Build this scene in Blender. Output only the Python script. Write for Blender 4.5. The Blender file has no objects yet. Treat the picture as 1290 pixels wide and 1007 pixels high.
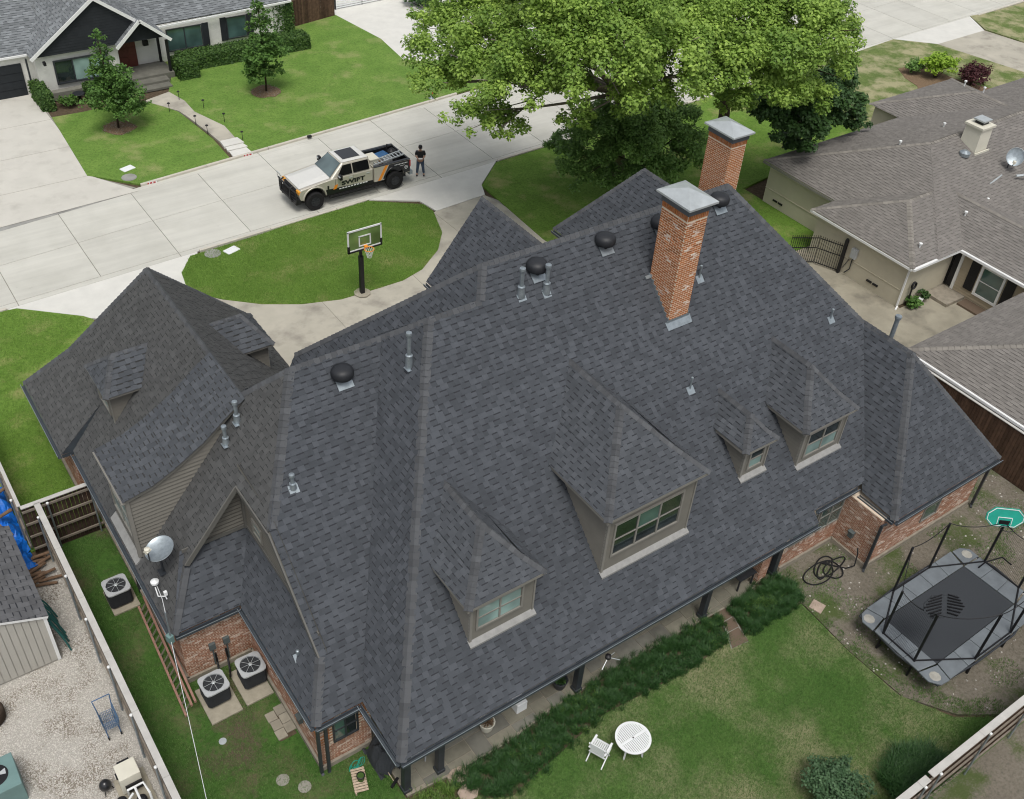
import bpy, bmesh, math, random
import numpy as np
from mathutils import Vector, Matrix
from math import sin, cos, pi, radians, sqrt, hypot, atan2, floor

# ---------------------------------------------------------------- camera, world, sun, exposure
scene = bpy.context.scene
cam_data = bpy.data.cameras.new('camera')
cam = bpy.data.objects.new('camera', cam_data)
scene.collection.objects.link(cam)
cam_data.sensor_width = 36.0
cam_data.lens = 36.067
cam_data.clip_start = 0.1
cam_data.clip_end = 1500
YAW, PITCH, ROLL = 0.661182, 0.699554, -0.0787576
fw = Vector((sin(YAW)*cos(PITCH), cos(YAW)*cos(PITCH), -sin(PITCH)))
rt = fw.cross(Vector((0, 0, 1))).normalized()
dn = fw.cross(rt)
r2 = cos(ROLL)*rt + sin(ROLL)*dn
d2 = -sin(ROLL)*rt + cos(ROLL)*dn
m = Matrix((r2, -d2, -fw)).transposed().to_4x4()
m.translation = Vector((0, 0, 29.0))
cam.matrix_world = m
scene.camera = cam
scene.cycles.filter_width = 1.1

SUN_EL, SUN_AZ = radians(66), radians(205)     # azimuth measured clockwise from +Y
world = bpy.data.worlds.new('World')
scene.world = world
world.use_nodes = True
wn = world.node_tree.nodes; wl = world.node_tree.links
bgn = wn['Background']
sky = wn.new('ShaderNodeTexSky')
sky.sky_type = 'NISHITA'
sky.sun_disc = False
sky.sun_elevation = SUN_EL
sky.sun_rotation = SUN_AZ
sky.air_density = 1.0; sky.dust_density = 4.0; sky.ozone_density = 1.0
hsv = wn.new('ShaderNodeHueSaturation'); hsv.inputs['Saturation'].default_value = .3
wl.new(sky.outputs[0], hsv.inputs['Color']); wl.new(hsv.outputs[0], bgn.inputs[0])
bgn.inputs[1].default_value = 0.12
sun_d = bpy.data.lights.new('sun', 'SUN')
sun_d.energy = 1.35; sun_d.angle = radians(22); sun_d.color = (1.0, 0.96, 0.9)
sun = bpy.data.objects.new('sun', sun_d)
scene.collection.objects.link(sun)
sdir = Vector((sin(SUN_AZ)*cos(SUN_EL), cos(SUN_AZ)*cos(SUN_EL), sin(SUN_EL)))
sun.rotation_euler = sdir.to_track_quat('Z', 'Y').to_euler()
scene.view_settings.view_transform = 'Standard'
scene.view_settings.look = 'None'
scene.view_settings.exposure = 0.15
scene.view_settings.gamma = 1.0
scene.view_settings.use_curve_mapping = False
CAM = Vector((0, 0, 29))
rnd = random.Random(7)

# ---------------------------------------------------------------- materials
def mat(name, col, rough=.8, spec=.3, metal=0, nscale=0, namp=.25, vamp=.0, bump=0, bscale=40, col2=None, c2scale=1, c2lo=.45, c2hi=.6,
        objrand=0, v2=None, coat=0, trans=0, streak=0):
    m = bpy.data.materials.new(name); m.use_nodes = True
    N = m.node_tree.nodes; L = m.node_tree.links
    b = N['Principled BSDF']
    b.inputs['Roughness'].default_value = rough
    b.inputs['Specular IOR Level'].default_value = spec
    b.inputs['Metallic'].default_value = metal
    if coat: b.inputs['Coat Weight'].default_value = coat
    cur = N.new('ShaderNodeRGB'); cur.outputs[0].default_value = (*col, 1); cur = cur.outputs[0]
    geo = N.new('ShaderNodeNewGeometry')
    def mix(a, bcol, fac, mode='MIX'):
        x = N.new('ShaderNodeMix'); x.data_type = 'RGBA'; x.blend_type = mode
        if isinstance(fac, float): x.inputs[0].default_value = fac
        else: L.new(fac, x.inputs[0])
        L.new(a, x.inputs[6])
        if isinstance(bcol, tuple): x.inputs[7].default_value = (*bcol, 1)
        else: L.new(bcol, x.inputs[7])
        return x.outputs[2]
    def noise(sc, det=4, ro=.6):
        n = N.new('ShaderNodeTexNoise'); n.inputs['Scale'].default_value = sc
        n.inputs['Detail'].default_value = det; n.inputs['Roughness'].default_value = ro
        L.new(geo.outputs['Position'], n.inputs['Vector']); return n.outputs['Fac']
    def mr(x, a, b_, c, d):
        n = N.new('ShaderNodeMapRange'); L.new(x, n.inputs[0])
        for i, q in enumerate((a, b_, c, d)): n.inputs[i+1].default_value = q
        return n.outputs[0]
    if v2:                                   # attribute v blends col -> v2
        at = N.new('ShaderNodeAttribute'); at.attribute_name = 'v'
        cur = mix(cur, v2, at.outputs['Fac'])
    if col2:
        cur = mix(cur, col2, mr(noise(c2scale, 5), c2lo, c2hi, 0, 1))
    if nscale:
        f = mr(noise(nscale), .25, .75, 1-namp, 1+namp)
        hs = N.new('ShaderNodeHueSaturation'); L.new(cur, hs.inputs['Color']); L.new(f, hs.inputs['Value']); cur = hs.outputs[0]
    if streak:                               # long stains along the direction of travel
        mp = N.new('ShaderNodeMapping'); L.new(geo.outputs['Position'], mp.inputs[0]); mp.inputs['Scale'].default_value = (.07, 1.1, 1)
        n = N.new('ShaderNodeTexNoise'); n.inputs['Scale'].default_value = 1.0; n.inputs['Detail'].default_value = 8; n.inputs['Roughness'].default_value = .7
        L.new(mp.outputs[0], n.inputs['Vector']); hs = N.new('ShaderNodeHueSaturation'); L.new(cur, hs.inputs['Color']); L.new(mr(n.outputs['Fac'], .35, .65, 1-streak, 1+streak*.5), hs.inputs['Value']); cur = hs.outputs[0]
        st = N.new('ShaderNodeMapRange'); L.new(noise(.9, 8, .75), st.inputs[0]); [setattr(st.inputs[i+1], 'default_value', q) for i, q in enumerate((.62, .74, 1, .8))]
        hs = N.new('ShaderNodeHueSaturation'); L.new(cur, hs.inputs['Color']); L.new(st.outputs[0], hs.inputs['Value']); cur = hs.outputs[0]
    if vamp:
        at = N.new('ShaderNodeAttribute'); at.attribute_name = 'v'
        f = mr(at.outputs['Fac'], 0, 1, 1-vamp, 1+vamp)
        hs = N.new('ShaderNodeHueSaturation'); L.new(cur, hs.inputs['Color']); L.new(f, hs.inputs['Value']); cur = hs.outputs[0]
    if objrand:
        oi = N.new('ShaderNodeObjectInfo')
        f = mr(oi.outputs['Random'], 0, 1, 1-objrand, 1+objrand)
        hs = N.new('ShaderNodeHueSaturation'); L.new(cur, hs.inputs['Color']); L.new(f, hs.inputs['Value']); cur = hs.outputs[0]
    L.new(cur, b.inputs['Base Color'])
    if bump:
        bn = N.new('ShaderNodeBump'); bn.inputs['Strength'].default_value = bump; bn.inputs['Distance'].default_value = .02
        L.new(noise(bscale, 6), bn.inputs['Height']); L.new(bn.outputs[0], b.inputs['Normal'])
    if trans:
        tr = N.new('ShaderNodeBsdfTranslucent'); L.new(cur, tr.inputs[0])
        ms = N.new('ShaderNodeMixShader'); ms.inputs[0].default_value = trans
        L.new(b.outputs[0], ms.inputs[1]); L.new(tr.outputs[0], ms.inputs[2])
        L.new(ms.outputs[0], N['Material Output'].inputs['Surface'])
    return m

def lawn_mat(name, a, b, dry, dscale, dlo, dhi, soil=None, slo=.6, shi=.7):
    m = bpy.data.materials.new(name); m.use_nodes = True
    N = m.node_tree.nodes; L = m.node_tree.links; P_ = N['Principled BSDF']
    P_.inputs['Roughness'].default_value = .9; P_.inputs['Specular IOR Level'].default_value = .15
    geo = N.new('ShaderNodeNewGeometry')
    def noise(sc, det=5, ro=.6, off=(0, 0, 0), stretch=(1, 1, 1)):
        mp = N.new('ShaderNodeMapping'); L.new(geo.outputs['Position'], mp.inputs[0])
        mp.inputs['Location'].default_value = off; mp.inputs['Scale'].default_value = stretch
        n = N.new('ShaderNodeTexNoise'); n.inputs['Scale'].default_value = sc; n.inputs['Detail'].default_value = det
        n.inputs['Roughness'].default_value = ro; L.new(mp.outputs[0], n.inputs['Vector']); return n.outputs['Fac']
    def mr(x, p, q, c=0., d=1.):
        n = N.new('ShaderNodeMapRange'); L.new(x, n.inputs[0])
        for i, z in enumerate((p, q, c, d)): n.inputs[i+1].default_value = z
        return n.outputs[0]
    def mix(x, y, f):
        k = N.new('ShaderNodeMix'); k.data_type = 'RGBA'; L.new(f, k.inputs[0])
        for idx, z in ((6, x), (7, y)):
            if isinstance(z, tuple): k.inputs[idx].default_value = (*z, 1)
            else: L.new(z, k.inputs[idx])
        return k.outputs[2]
    c = mix(a, b, mr(noise(.7), .35, .65))
    c = mix(c, tuple(x*.6 for x in a), mr(noise(9, 6, .75, (3, 1, 0)), .45, .7))
    dn_ = N.new('ShaderNodeMath'); dn_.operation = 'MULTIPLY_ADD'
    L.new(noise(14, 6, .8, (0, 5, 0)), dn_.inputs[0]); dn_.inputs[1].default_value = .5; L.new(noise(dscale, 4, .6, (11, 4, 0)), dn_.inputs[2])
    c = mix(c, dry, mr(dn_.outputs[0], dlo+.25, dhi+.25))
    if soil:
        sn = N.new('ShaderNodeMath'); sn.operation = 'MULTIPLY_ADD'
        L.new(noise(7, 6, .8, (2, 5, 0)), sn.inputs[0]); sn.inputs[1].default_value = .4; L.new(noise(.45, 4, .6, (41, 14, 0)), sn.inputs[2])
        c = mix(c, soil, mr(sn.outputs[0], slo+.2, shi+.2))
    hs = N.new('ShaderNodeHueSaturation'); L.new(c, hs.inputs['Color'])
    L.new(mr(noise(45, 4, .9), .3, .7, .6, 1.45), hs.inputs['Value'])
    L.new(hs.outputs[0], P_.inputs['Base Color'])
    bn = N.new('ShaderNodeBump'); bn.inputs['Strength'].default_value = .7; bn.inputs['Distance'].default_value = .05
    L.new(noise(30, 6, .8), bn.inputs['Height']); L.new(bn.outputs[0], P_.inputs['Normal'])
    return m

def glass_mat(name, col, rough=.08):
    m = bpy.data.materials.new(name); m.use_nodes = True
    b = m.node_tree.nodes['Principled BSDF']; N = m.node_tree.nodes; L = m.node_tree.links
    n = N.new('ShaderNodeTexNoise'); n.inputs['Scale'].default_value = .8; g = N.new('ShaderNodeNewGeometry')
    L.new(g.outputs['Position'], n.inputs['Vector'])
    r = N.new('ShaderNodeValToRGB'); r.color_ramp.elements[0].position = .35; r.color_ramp.elements[1].position = .7
    r.color_ramp.elements[0].color = (*[c*.6 for c in col], 1); r.color_ramp.elements[1].color = (*[min(1, c*1.4) for c in col], 1)
    L.new(n.outputs['Fac'], r.inputs[0]); L.new(r.outputs[0], b.inputs['Base Color'])
    b.inputs['Roughness'].default_value = rough; b.inputs['Specular IOR Level'].default_value = .9; b.inputs['Coat Weight'].default_value = .6
    return m

M = {}
M['shingle'] = mat('shingle', (.081, .089, .101), .95, .15, nscale=2.2, namp=.12, vamp=.17, bump=.6, streak=.07, bscale=120)
M['shingle_single'] = mat('shingle_single', (.081, .089, .101), .95, .15, objrand=.2, bump=.6, bscale=120)
M['shingle_dark'] = mat('shingle_dark', (.044, .047, .054), .95, .1)
M['cap'] = mat('cap', (.102, .107, .114), .95, .15, nscale=5, namp=.12, vamp=.18, bump=.6, bscale=120)
M['cap_single'] = mat('cap_single', (.102, .107, .114), .95, .15, objrand=.16, bump=.6, bscale=120)
M['shingle_skylit'] = mat('shingle_skylit', (.088, .096, .107), .95, .15, nscale=2.2, namp=.1, vamp=.17, bump=.6, bscale=120)  # roof shingle copied lighter: brighter sky light on dormer slopes put into the colour
M['shingle_left'] = mat('shingle_left', (.094, .096, .096), .95, .15, nscale=1.6, namp=.1, vamp=.13, bump=.6, bscale=120)
M['shingle_left_dark'] = mat('shingle_left_dark', (.05, .051, .052), .95, .1)
M['taupe_shingle'] = mat('taupe_shingle', (.215, .202, .187), .95, .15, nscale=1.2, namp=.1, vamp=.1, bump=.5, bscale=100)
M['taupe_cap'] = mat('taupe_cap', (.235, .22, .197), .95, .15, nscale=3, namp=.15, vamp=.15)
M['taupe_dark'] = mat('taupe_dark', (.145, .137, .127), .95, .1)
M['grey_shingle'] = mat('grey_shingle', (.2, .215, .225), .95, .15, nscale=1.2, namp=.15, vamp=.25)
M['grey_dark'] = mat('grey_dark', (.09, .1, .105), .95, .1)
M['shed_shingle'] = mat('shed_shingle', (.125, .127, .133), .95, .15, nscale=2, namp=.2, vamp=.14)
M['mortar'] = mat('mortar', (.66, .56, .44), .95, .1, nscale=12, namp=.15, bump=.4)
M['brick'] = mat('brick', (.37, .155, .07), .9, .15, nscale=16, namp=.35, v2=(.74, .64, .54), bump=.4, bscale=60)
M['brick_chimney'] = mat('brick_chimney', (.43, .165, .06), .9, .15, nscale=16, namp=.3, v2=(.85, .8, .72), bump=.4, bscale=60)
M['mortar_light'] = mat('mortar_light', (.8, .69, .54), .95, .1, nscale=12, namp=.12, bump=.4)
M['brick_single'] = mat('brick_single', (.42, .165, .065), .9, .15, nscale=16, namp=.3, objrand=.35, bump=.4, bscale=60)
M['brick_b'] = mat('brick_b', (.33, .17, .11), .9, .15, nscale=14, namp=.35, v2=(.66, .55, .47), bump=.4, bscale=60)
M['concrete_dark'] = mat('concrete_dark', (.33, .305, .24), .9, .2, nscale=.8, namp=.2, col2=(.2, .185, .15), c2scale=.6, c2lo=.5, c2hi=.7, bump=.3)  # darker mottled concrete for the courtyard between the houses
M['foundation'] = mat('foundation', (.3, .27, .22), .95, .1, nscale=4, namp=.2, bump=.3)
M['taupe_siding'] = mat('taupe_siding', (.205, .195, .17), .75, .25, nscale=2, namp=.08)
M['taupe_trim'] = mat('taupe_trim', (.25, .24, .215), .7, .3, nscale=3, namp=.08)
M['sill_metal'] = mat('sill_metal', (.3, .3, .29), .6, .3, nscale=5, namp=.15)
M['dark_metal'] = mat('dark_metal', (.035, .04, .047), .45, .5, nscale=3, namp=.2)
M['gutter'] = mat('gutter', (.06, .072, .085), .45, .5, nscale=3, namp=.2)
M['galv'] = mat('galv', (.34, .39, .42), .42, .5, metal=.6, nscale=8, namp=.2)
M['galv_light'] = mat('galv_light', (.52, .56, .57), .38, .5, metal=.35, nscale=2.5, namp=.14)
M['vent_black'] = mat('vent_black', (.022, .024, .028), .5, .4, nscale=4, namp=.2)
M['glass'] = glass_mat('glass', (.07, .13, .12))
M['glass_blind'] = glass_mat('glass_blind', (.25, .37, .34), .2)
M['glass_dark'] = glass_mat('glass_dark', (.02, .03, .03))
M['concrete'] = mat('concrete', (.585, .58, .525), .9, .2, nscale=.5, namp=.05, col2=(.545, .54, .485), c2scale=.35, streak=.09, objrand=.03, bump=.25, bscale=50)
M['concrete_new'] = mat('concrete_new', (.66, .655, .61), .9, .2, nscale=1.2, namp=.07, objrand=.02, bump=.2, bscale=50)
M['concrete_old'] = mat('concrete_old', (.46, .435, .365), .9, .2, nscale=.6, namp=.14, col2=(.3, .28, .24), c2scale=.7, c2lo=.5, c2hi=.72, objrand=.03, bump=.3, bscale=40)
M['drive_far'] = mat('drive_far', (.58, .565, .51), .9, .2, nscale=.7, namp=.07, col2=(.49, .475, .425), c2scale=.9, c2lo=.52, c2hi=.75, objrand=.03)
M['gutter_stain'] = mat('gutter_stain', (.31, .31, .29), .9, .2, nscale=1.2, namp=.25)
M['joint'] = mat('joint', (.3, .29, .25), .95, .1)
M['curb'] = mat('curb', (.56, .53, .46), .9, .2, nscale=2, namp=.12)
M['lawn_front'] = lawn_mat('lawn_front', (.12, .22, .034), (.165, .285, .05), (.3, .3, .12), .5, .52, .74)
M['lawn_far'] = lawn_mat('lawn_far', (.13, .24, .045), (.18, .3, .062), (.32, .33, .14), .45, .54, .78)
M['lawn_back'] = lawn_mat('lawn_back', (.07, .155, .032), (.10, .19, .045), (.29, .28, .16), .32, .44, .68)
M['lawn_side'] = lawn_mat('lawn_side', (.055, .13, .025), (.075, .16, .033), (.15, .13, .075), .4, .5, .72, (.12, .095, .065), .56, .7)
M['lawn_patchy'] = lawn_mat('lawn_patchy', (.12, .18, .05), (.17, .22, .07), (.36, .34, .2), .6, .42, .6)
M['dirt'] = lawn_mat('dirt', (.19, .17, .135), (.24, .215, .175), (.085, .115, .04), .5, .5, .64)
M['soil'] = mat('soil', (.1, .075, .05), .98, .1, nscale=6, namp=.35, bump=.6, bscale=20)
M['mulch'] = mat('mulch', (.2, .14, .09), .98, .1, nscale=15, namp=.5, bump=.8, bscale=30)
M['gravel'] = mat('gravel', (.44, .42, .38), .95, .15, nscale=30, namp=.35, col2=(.25, .22, .18), c2scale=.8, bump=.8, bscale=35)
M['pebble'] = mat('pebble', (.40, .38, .345), .9, .2, v2=(.67, .645, .6))
M['flag'] = mat('flag', (.22, .21, .165), .85, .25, nscale=2.5, namp=.2, objrand=.16, bump=.3)
M['flag_grey'] = mat('flag_grey', (.185, .182, .155), .85, .25, nscale=2.5, namp=.2, objrand=.16, bump=.3)
M['paver'] = mat('paver', (.3, .275, .22), .9, .2, nscale=5, namp=.15, objrand=.12)
M['pink_stone'] = mat('pink_stone', (.42, .33, .27), .9, .2, nscale=5, namp=.2, bump=.4)
M['cap_band'] = mat('cap_band', (.11, .12, .13), .6, .3, nscale=3, namp=.15)
M['fence_wood'] = mat('fence_wood', (.10, .062, .042), .9, .15, nscale=5, namp=.35, objrand=.3)
M['fence_dark'] = mat('fence_dark', (.062, .042, .032), .9, .15, nscale=5, namp=.4, objrand=.3)
M['fence_grey'] = mat('fence_grey', (.27, .255, .235), .9, .15, nscale=6, namp=.2, objrand=.12)
M['fence_cap'] = mat('fence_cap', (.50, .49, .46), .8, .2, nscale=3, namp=.12)
M['rail'] = mat('rail', (.23, .2, .165), .9, .15, nscale=6, namp=.25)
M['bark'] = mat('bark', (.26, .23, .185), .95, .1, nscale=9, namp=.3, bump=.6)
M['bark_dark'] = mat('bark_dark', (.06, .045, .035), .95, .1, nscale=9, namp=.3, bump=.6)
M['leaf_light'] = mat('leaf_light', (.09, .20, .03), .55, .35, v2=(.46, .64, .13), trans=.3)
M['leaf_mid'] = mat('leaf_mid', (.05, .12, .022), .55, .35, v2=(.14, .27, .05), trans=.28)
M['leaf_dark'] = mat('leaf_dark', (.025, .065, .02), .5, .35, v2=(.085, .17, .045), trans=.2)
M['leaf_holly'] = mat('leaf_holly', (.07, .155, .036), .5, .35, v2=(.26, .44, .11), trans=.22)
M['leaf_young'] = mat('leaf_young', (.045, .115, .025), .55, .3, v2=(.16, .3, .065), trans=.25)
M['leaf_lime'] = mat('leaf_lime', (.2, .36, .03), .55, .3, v2=(.42, .6, .08), trans=.25)
M['leaf_purple'] = mat('leaf_purple', (.045, .015, .018), .55, .3, v2=(.12, .04, .045), trans=.2)
M['leaf_hedge'] = mat('leaf_hedge', (.035, .085, .02), .55, .3, v2=(.11, .2, .045), trans=.22)
M['leaf_blue'] = mat('leaf_blue', (.035, .085, .035), .55, .3, v2=(.13, .23, .11), trans=.2)
M['liriope'] = mat('liriope', (.016, .055, .014), .5, .35, v2=(.06, .15, .038), trans=.2)
M['liriope_yellow'] = mat('liriope_yellow', (.07, .15, .03), .5, .35, v2=(.2, .32, .06), trans=.2)
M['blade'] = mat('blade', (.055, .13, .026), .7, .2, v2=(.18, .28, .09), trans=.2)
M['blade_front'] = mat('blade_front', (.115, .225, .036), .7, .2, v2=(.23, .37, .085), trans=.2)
M['white_brick'] = mat('white_brick', (.76, .76, .71), .7, .3, nscale=2, namp=.05, bump=.4, bscale=18)
M['white_trim'] = mat('white_trim', (.82, .83, .82), .5, .4, nscale=2, namp=.03)
M['black_siding'] = mat('black_siding', (.022, .026, .03), .7, .3, nscale=3, namp=.2)
M['door_red'] = mat('door_red', (.11, .03, .022), .5, .4, nscale=4, namp=.2)
M['beige_wall'] = mat('beige_wall', (.56, .52, .41), .85, .2, nscale=1.5, namp=.06, bump=.3, bscale=25)
M['beige_siding'] = mat('beige_siding', (.43, .37, .27), .8, .2, nscale=1.5, namp=.06)
M['white'] = mat('white', (.8, .82, .82), .45, .4, nscale=3, namp=.04)
M['offwhite'] = mat('offwhite', (.68, .66, .56), .6, .3, nscale=3, namp=.06)
M['black'] = mat('black', (.012, .012, .014), .5, .4, nscale=5, namp=.2)
M['rubber'] = mat('rubber', (.02, .02, .021), .85, .2, nscale=9, namp=.25)
M['ac_grey'] = mat('ac_grey', (.43, .45, .46), .5, .4, nscale=5, namp=.1)
M['ac_dark'] = mat('ac_dark', (.035, .038, .042), .6, .3, nscale=5, namp=.2)
M['pad'] = mat('pad', (.36, .33, .26), .9, .15, nscale=6, namp=.15)
M['teal'] = mat('teal', (.16, .26, .25), .6, .3, nscale=2, namp=.12)
M['blue'] = mat('blue', (.04, .12, .26), .5, .4, nscale=5, namp=.2)
M['cart_blue'] = mat('cart_blue', (.09, .16, .26), .5, .4, nscale=5, namp=.2)
M['tarp'] = mat('tarp', (.01, .16, .62), .45, .4, nscale=4, namp=.3, bump=.6, bscale=6)
M['log'] = mat('log', (.2, .13, .085), .95, .1, nscale=8, namp=.35)
M['shed_wall'] = mat('shed_wall', (.47, .455, .41), .8, .2, nscale=2, namp=.05)
M['mat_black'] = mat('mat_black', (.045, .05, .056), .8, .2, nscale=30, namp=.15)
M['pad_grey'] = mat('pad_grey', (.155, .175, .19), .6, .35, nscale=2, namp=.2)
M['pad_worn'] = mat('pad_worn', (.36, .35, .31), .8, .2, nscale=5, namp=.2)
M['net'] = mat('net', (.02, .022, .024), .8, .2)
M['board_green'] = mat('board_green', (.02, .36, .27), .5, .4, nscale=4, namp=.1)
M['orange'] = mat('orange', (.85, .30, .03), .4, .4)
M['silver'] = mat('silver', (.58, .55, .47), .28, .5, metal=.25, nscale=3, namp=.04, coat=.5)
M['truck_white'] = mat('truck_white', (.68, .68, .65), .28, .5, coat=.5, nscale=3, namp=.03)
M['truck_black'] = mat('truck_black', (.012, .013, .015), .3, .5, coat=.4)
M['windscreen'] = glass_mat('windscreen', (.1, .14, .145), .05)
M['tint'] = glass_mat('tint', (.008, .009, .01), .05)
M['amber'] = mat('amber', (.8, .35, .03), .3, .5)
M['red'] = mat('red', (.5, .02, .02), .35, .5)
M['skin'] = mat('skin', (.45, .27, .19), .6, .3)
M['jeans'] = mat('jeans', (.07, .1, .15), .85, .2, nscale=12, namp=.2)
M['terracotta'] = mat('terracotta', (.42, .33, .27), .9, .15, nscale=5, namp=.15)
M['ladder_red'] = mat('ladder_red', (.33, .19, .145), .7, .3, nscale=4, namp=.2)
M['slat_wood'] = mat('slat_wood', (.5, .4, .3), .85, .2, nscale=8, namp=.3)
M['paint_red'] = mat('paint_red', (.45, .03, .03), .7, .2)
M['green_net'] = mat('green_net', (.03, .13, .12), .7, .3)
M['vert_box'] = mat('vert_box', (.1, .12, .12), .6, .3)
M['bronze'] = mat('bronze', (.15, .11, .08), .6, .3)

# ---------------------------------------------------------------- mesh helpers
def wloc(o):
    v = Vector((0, 0, 0))
    while o is not None:
        v += o.location; o = o.parent
    return v

class MB:
    def __init__(s): s.v = []; s.f = []; s.val = []; s.mi = []; s.cm = 0; s.cv = .5
    def face(s, pts, val=None, mi=None):
        n = len(s.v); s.v.extend([tuple(p) for p in pts]); s.f.append(tuple(range(n, n+len(pts))))
        s.val.append(s.cv if val is None else val); s.mi.append(s.cm if mi is None else mi)
    def idx(s, pts, faces, val=None, mi=None):
        n = len(s.v); s.v.extend([tuple(p) for p in pts])
        for f in faces:
            s.f.append(tuple(n+i for i in f)); s.val.append(s.cv if val is None else val); s.mi.append(s.cm if mi is None else mi)
    def box(s, x0, y0, z0, x1, y1, z1, **k):
        p = [(x0,y0,z0),(x1,y0,z0),(x1,y1,z0),(x0,y1,z0),(x0,y0,z1),(x1,y0,z1),(x1,y1,z1),(x0,y1,z1)]
        s.idx(p, [(3,2,1,0),(4,5,6,7),(0,1,5,4),(1,2,6,5),(2,3,7,6),(3,0,4,7)], **k); return s
    def rbox(s, c, size, rz=0, rx=0, ry=0, **k):
        a, b, d = [q/2 for q in size]
        R = Matrix.Rotation(rz, 3, 'Z') @ Matrix.Rotation(ry, 3, 'Y') @ Matrix.Rotation(rx, 3, 'X'); c = Vector(c)
        p = [c + R @ Vector(q) for q in ((-a,-b,-d),(a,-b,-d),(a,b,-d),(-a,b,-d),(-a,-b,d),(a,-b,d),(a,b,d),(-a,b,d))]
        s.idx(p, [(3,2,1,0),(4,5,6,7),(0,1,5,4),(1,2,6,5),(2,3,7,6),(3,0,4,7)], **k); return s
    def prism(s, poly, z0, z1, **k):
        a = sum(poly[i][0]*poly[(i+1) % len(poly)][1]-poly[(i+1) % len(poly)][0]*poly[i][1] for i in range(len(poly)))
        if a < 0: poly = poly[::-1]
        n = len(poly); p = [(x, y, z0) for x, y in poly]+[(x, y, z1) for x, y in poly]
        s.idx(p, [tuple(range(n-1, -1, -1)), tuple(range(n, 2*n))]+[(i, (i+1) % n, n+(i+1) % n, n+i) for i in range(n)], **k); return s
    def beam(s, a, b, w, h, up=(0, 0, 1), **k):
        a = Vector(a); b = Vector(b); d = (b-a).normalized(); r = d.cross(Vector(up))
        if r.length < 1e-4: r = d.cross(Vector((1, 0, 0)))
        r.normalize(); u = r.cross(d); r = r*w/2; u = u*h/2
        p = [a-r-u, a+r-u, a+r+u, a-r+u, b-r-u, b+r-u, b+r+u, b-r+u]
        s.idx(p, [(0,1,2,3),(7,6,5,4),(1,0,4,5),(2,1,5,6),(3,2,6,7),(0,3,7,4)], **k); return s
    def tube(s, pts, r, n=8, cap=True, **k):
        pts = [Vector(p) for p in pts]; rs = r if isinstance(r, (list, tuple)) else [r]*len(pts)
        P = []; last = None
        for i, p in enumerate(pts):
            d = (pts[min(i+1, len(pts)-1)]-pts[max(i-1, 0)]).normalized()
            q = last if last is not None else (Vector((0, 0, 1)) if abs(d.z) < .9 else Vector((1, 0, 0)))
            x = d.cross(q)
            if x.length < 1e-4: x = d.cross(Vector((0, 1, 0)))
            x.normalize(); y = d.cross(x).normalized(); last = -y if False else x.cross(d)
            for j in range(n):
                t = 2*pi*j/n; P.append(p+x*cos(t)*rs[i]+y*sin(t)*rs[i])
        F = [(i*n+j, i*n+(j+1) % n, (i+1)*n+(j+1) % n, (i+1)*n+j) for i in range(len(pts)-1) for j in range(n)]
        if cap: F += [tuple(range(n-1, -1, -1)), tuple(range((len(pts)-1)*n, len(pts)*n))]
        s.idx(P, F, **k); return s
    def lathe(s, c, prof, n=20, **k):
        P = []; c = Vector(c)
        for r, z in prof:
            for j in range(n): t = 2*pi*j/n; P.append(c+Vector((r*cos(t), r*sin(t), z)))
        m_ = len(prof)
        F = [(i*n+j, i*n+(j+1) % n, (i+1)*n+(j+1) % n, (i+1)*n+j) for i in range(m_-1) for j in range(n)]
        F += [tuple(range(n-1, -1, -1)), tuple(range((m_-1)*n, m_*n))]
        s.idx(P, F, **k); return s
    def build(s, name, mats, parent=None, smooth=False, bevel=0, world=True):
        me = bpy.data.meshes.new(name)
        off = wloc(parent) if world else Vector((0, 0, 0))
        arr = np.array(s.v, dtype=np.float64).reshape(-1, 3)-np.array(off)
        me.from_pydata(arr.tolist(), [], s.f)
        if not isinstance(mats, (list, tuple)): mats = [mats]
        for x in mats: me.materials.append(x)
        if len(mats) > 1: me.polygons.foreach_set('material_index', s.mi)
        at = me.attributes.new('v', 'FLOAT', 'FACE'); at.data.foreach_set('value', s.val)
        if smooth: me.polygons.foreach_set('use_smooth', [True]*len(s.f))
        me.update()
        o = bpy.data.objects.new(name, me); scene.collection.objects.link(o)
        o.parent = parent
        if bevel:
            md = o.modifiers.new('bevel', 'BEVEL'); md.width = bevel; md.segments = 2; md.limit_method = 'ANGLE'
        return o

def tag(o, label=None, cat=None, group=None, kind=None):
    if label: o['label'] = label
    if cat: o['category'] = cat
    if group: o['group'] = group
    if kind: o['kind'] = kind
    return o
def thing(name, label, cat, loc=(0, 0, 0), rz=0, group=None):
    o = bpy.data.objects.new(name, None); scene.collection.objects.link(o)
    o.empty_display_size = .2; o.location = loc; o.rotation_euler.z = rz
    return tag(o, label, cat, group)
KIDS = {}
def copy_tree(o, parent=None):
    c = o.copy(); scene.collection.objects.link(c)
    if parent: c.parent = parent
    for ch in list(o.children): copy_tree(ch, c)
    return c
def struct(name, mb, m_, label=None, parent=None, **k):
    o = mb.build(name, m_, parent, **k)
    if parent is None: o['kind'] = 'structure'
    if label: o['label'] = label
    return o
def stuff(o): o['kind'] = 'stuff'; return o

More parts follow.
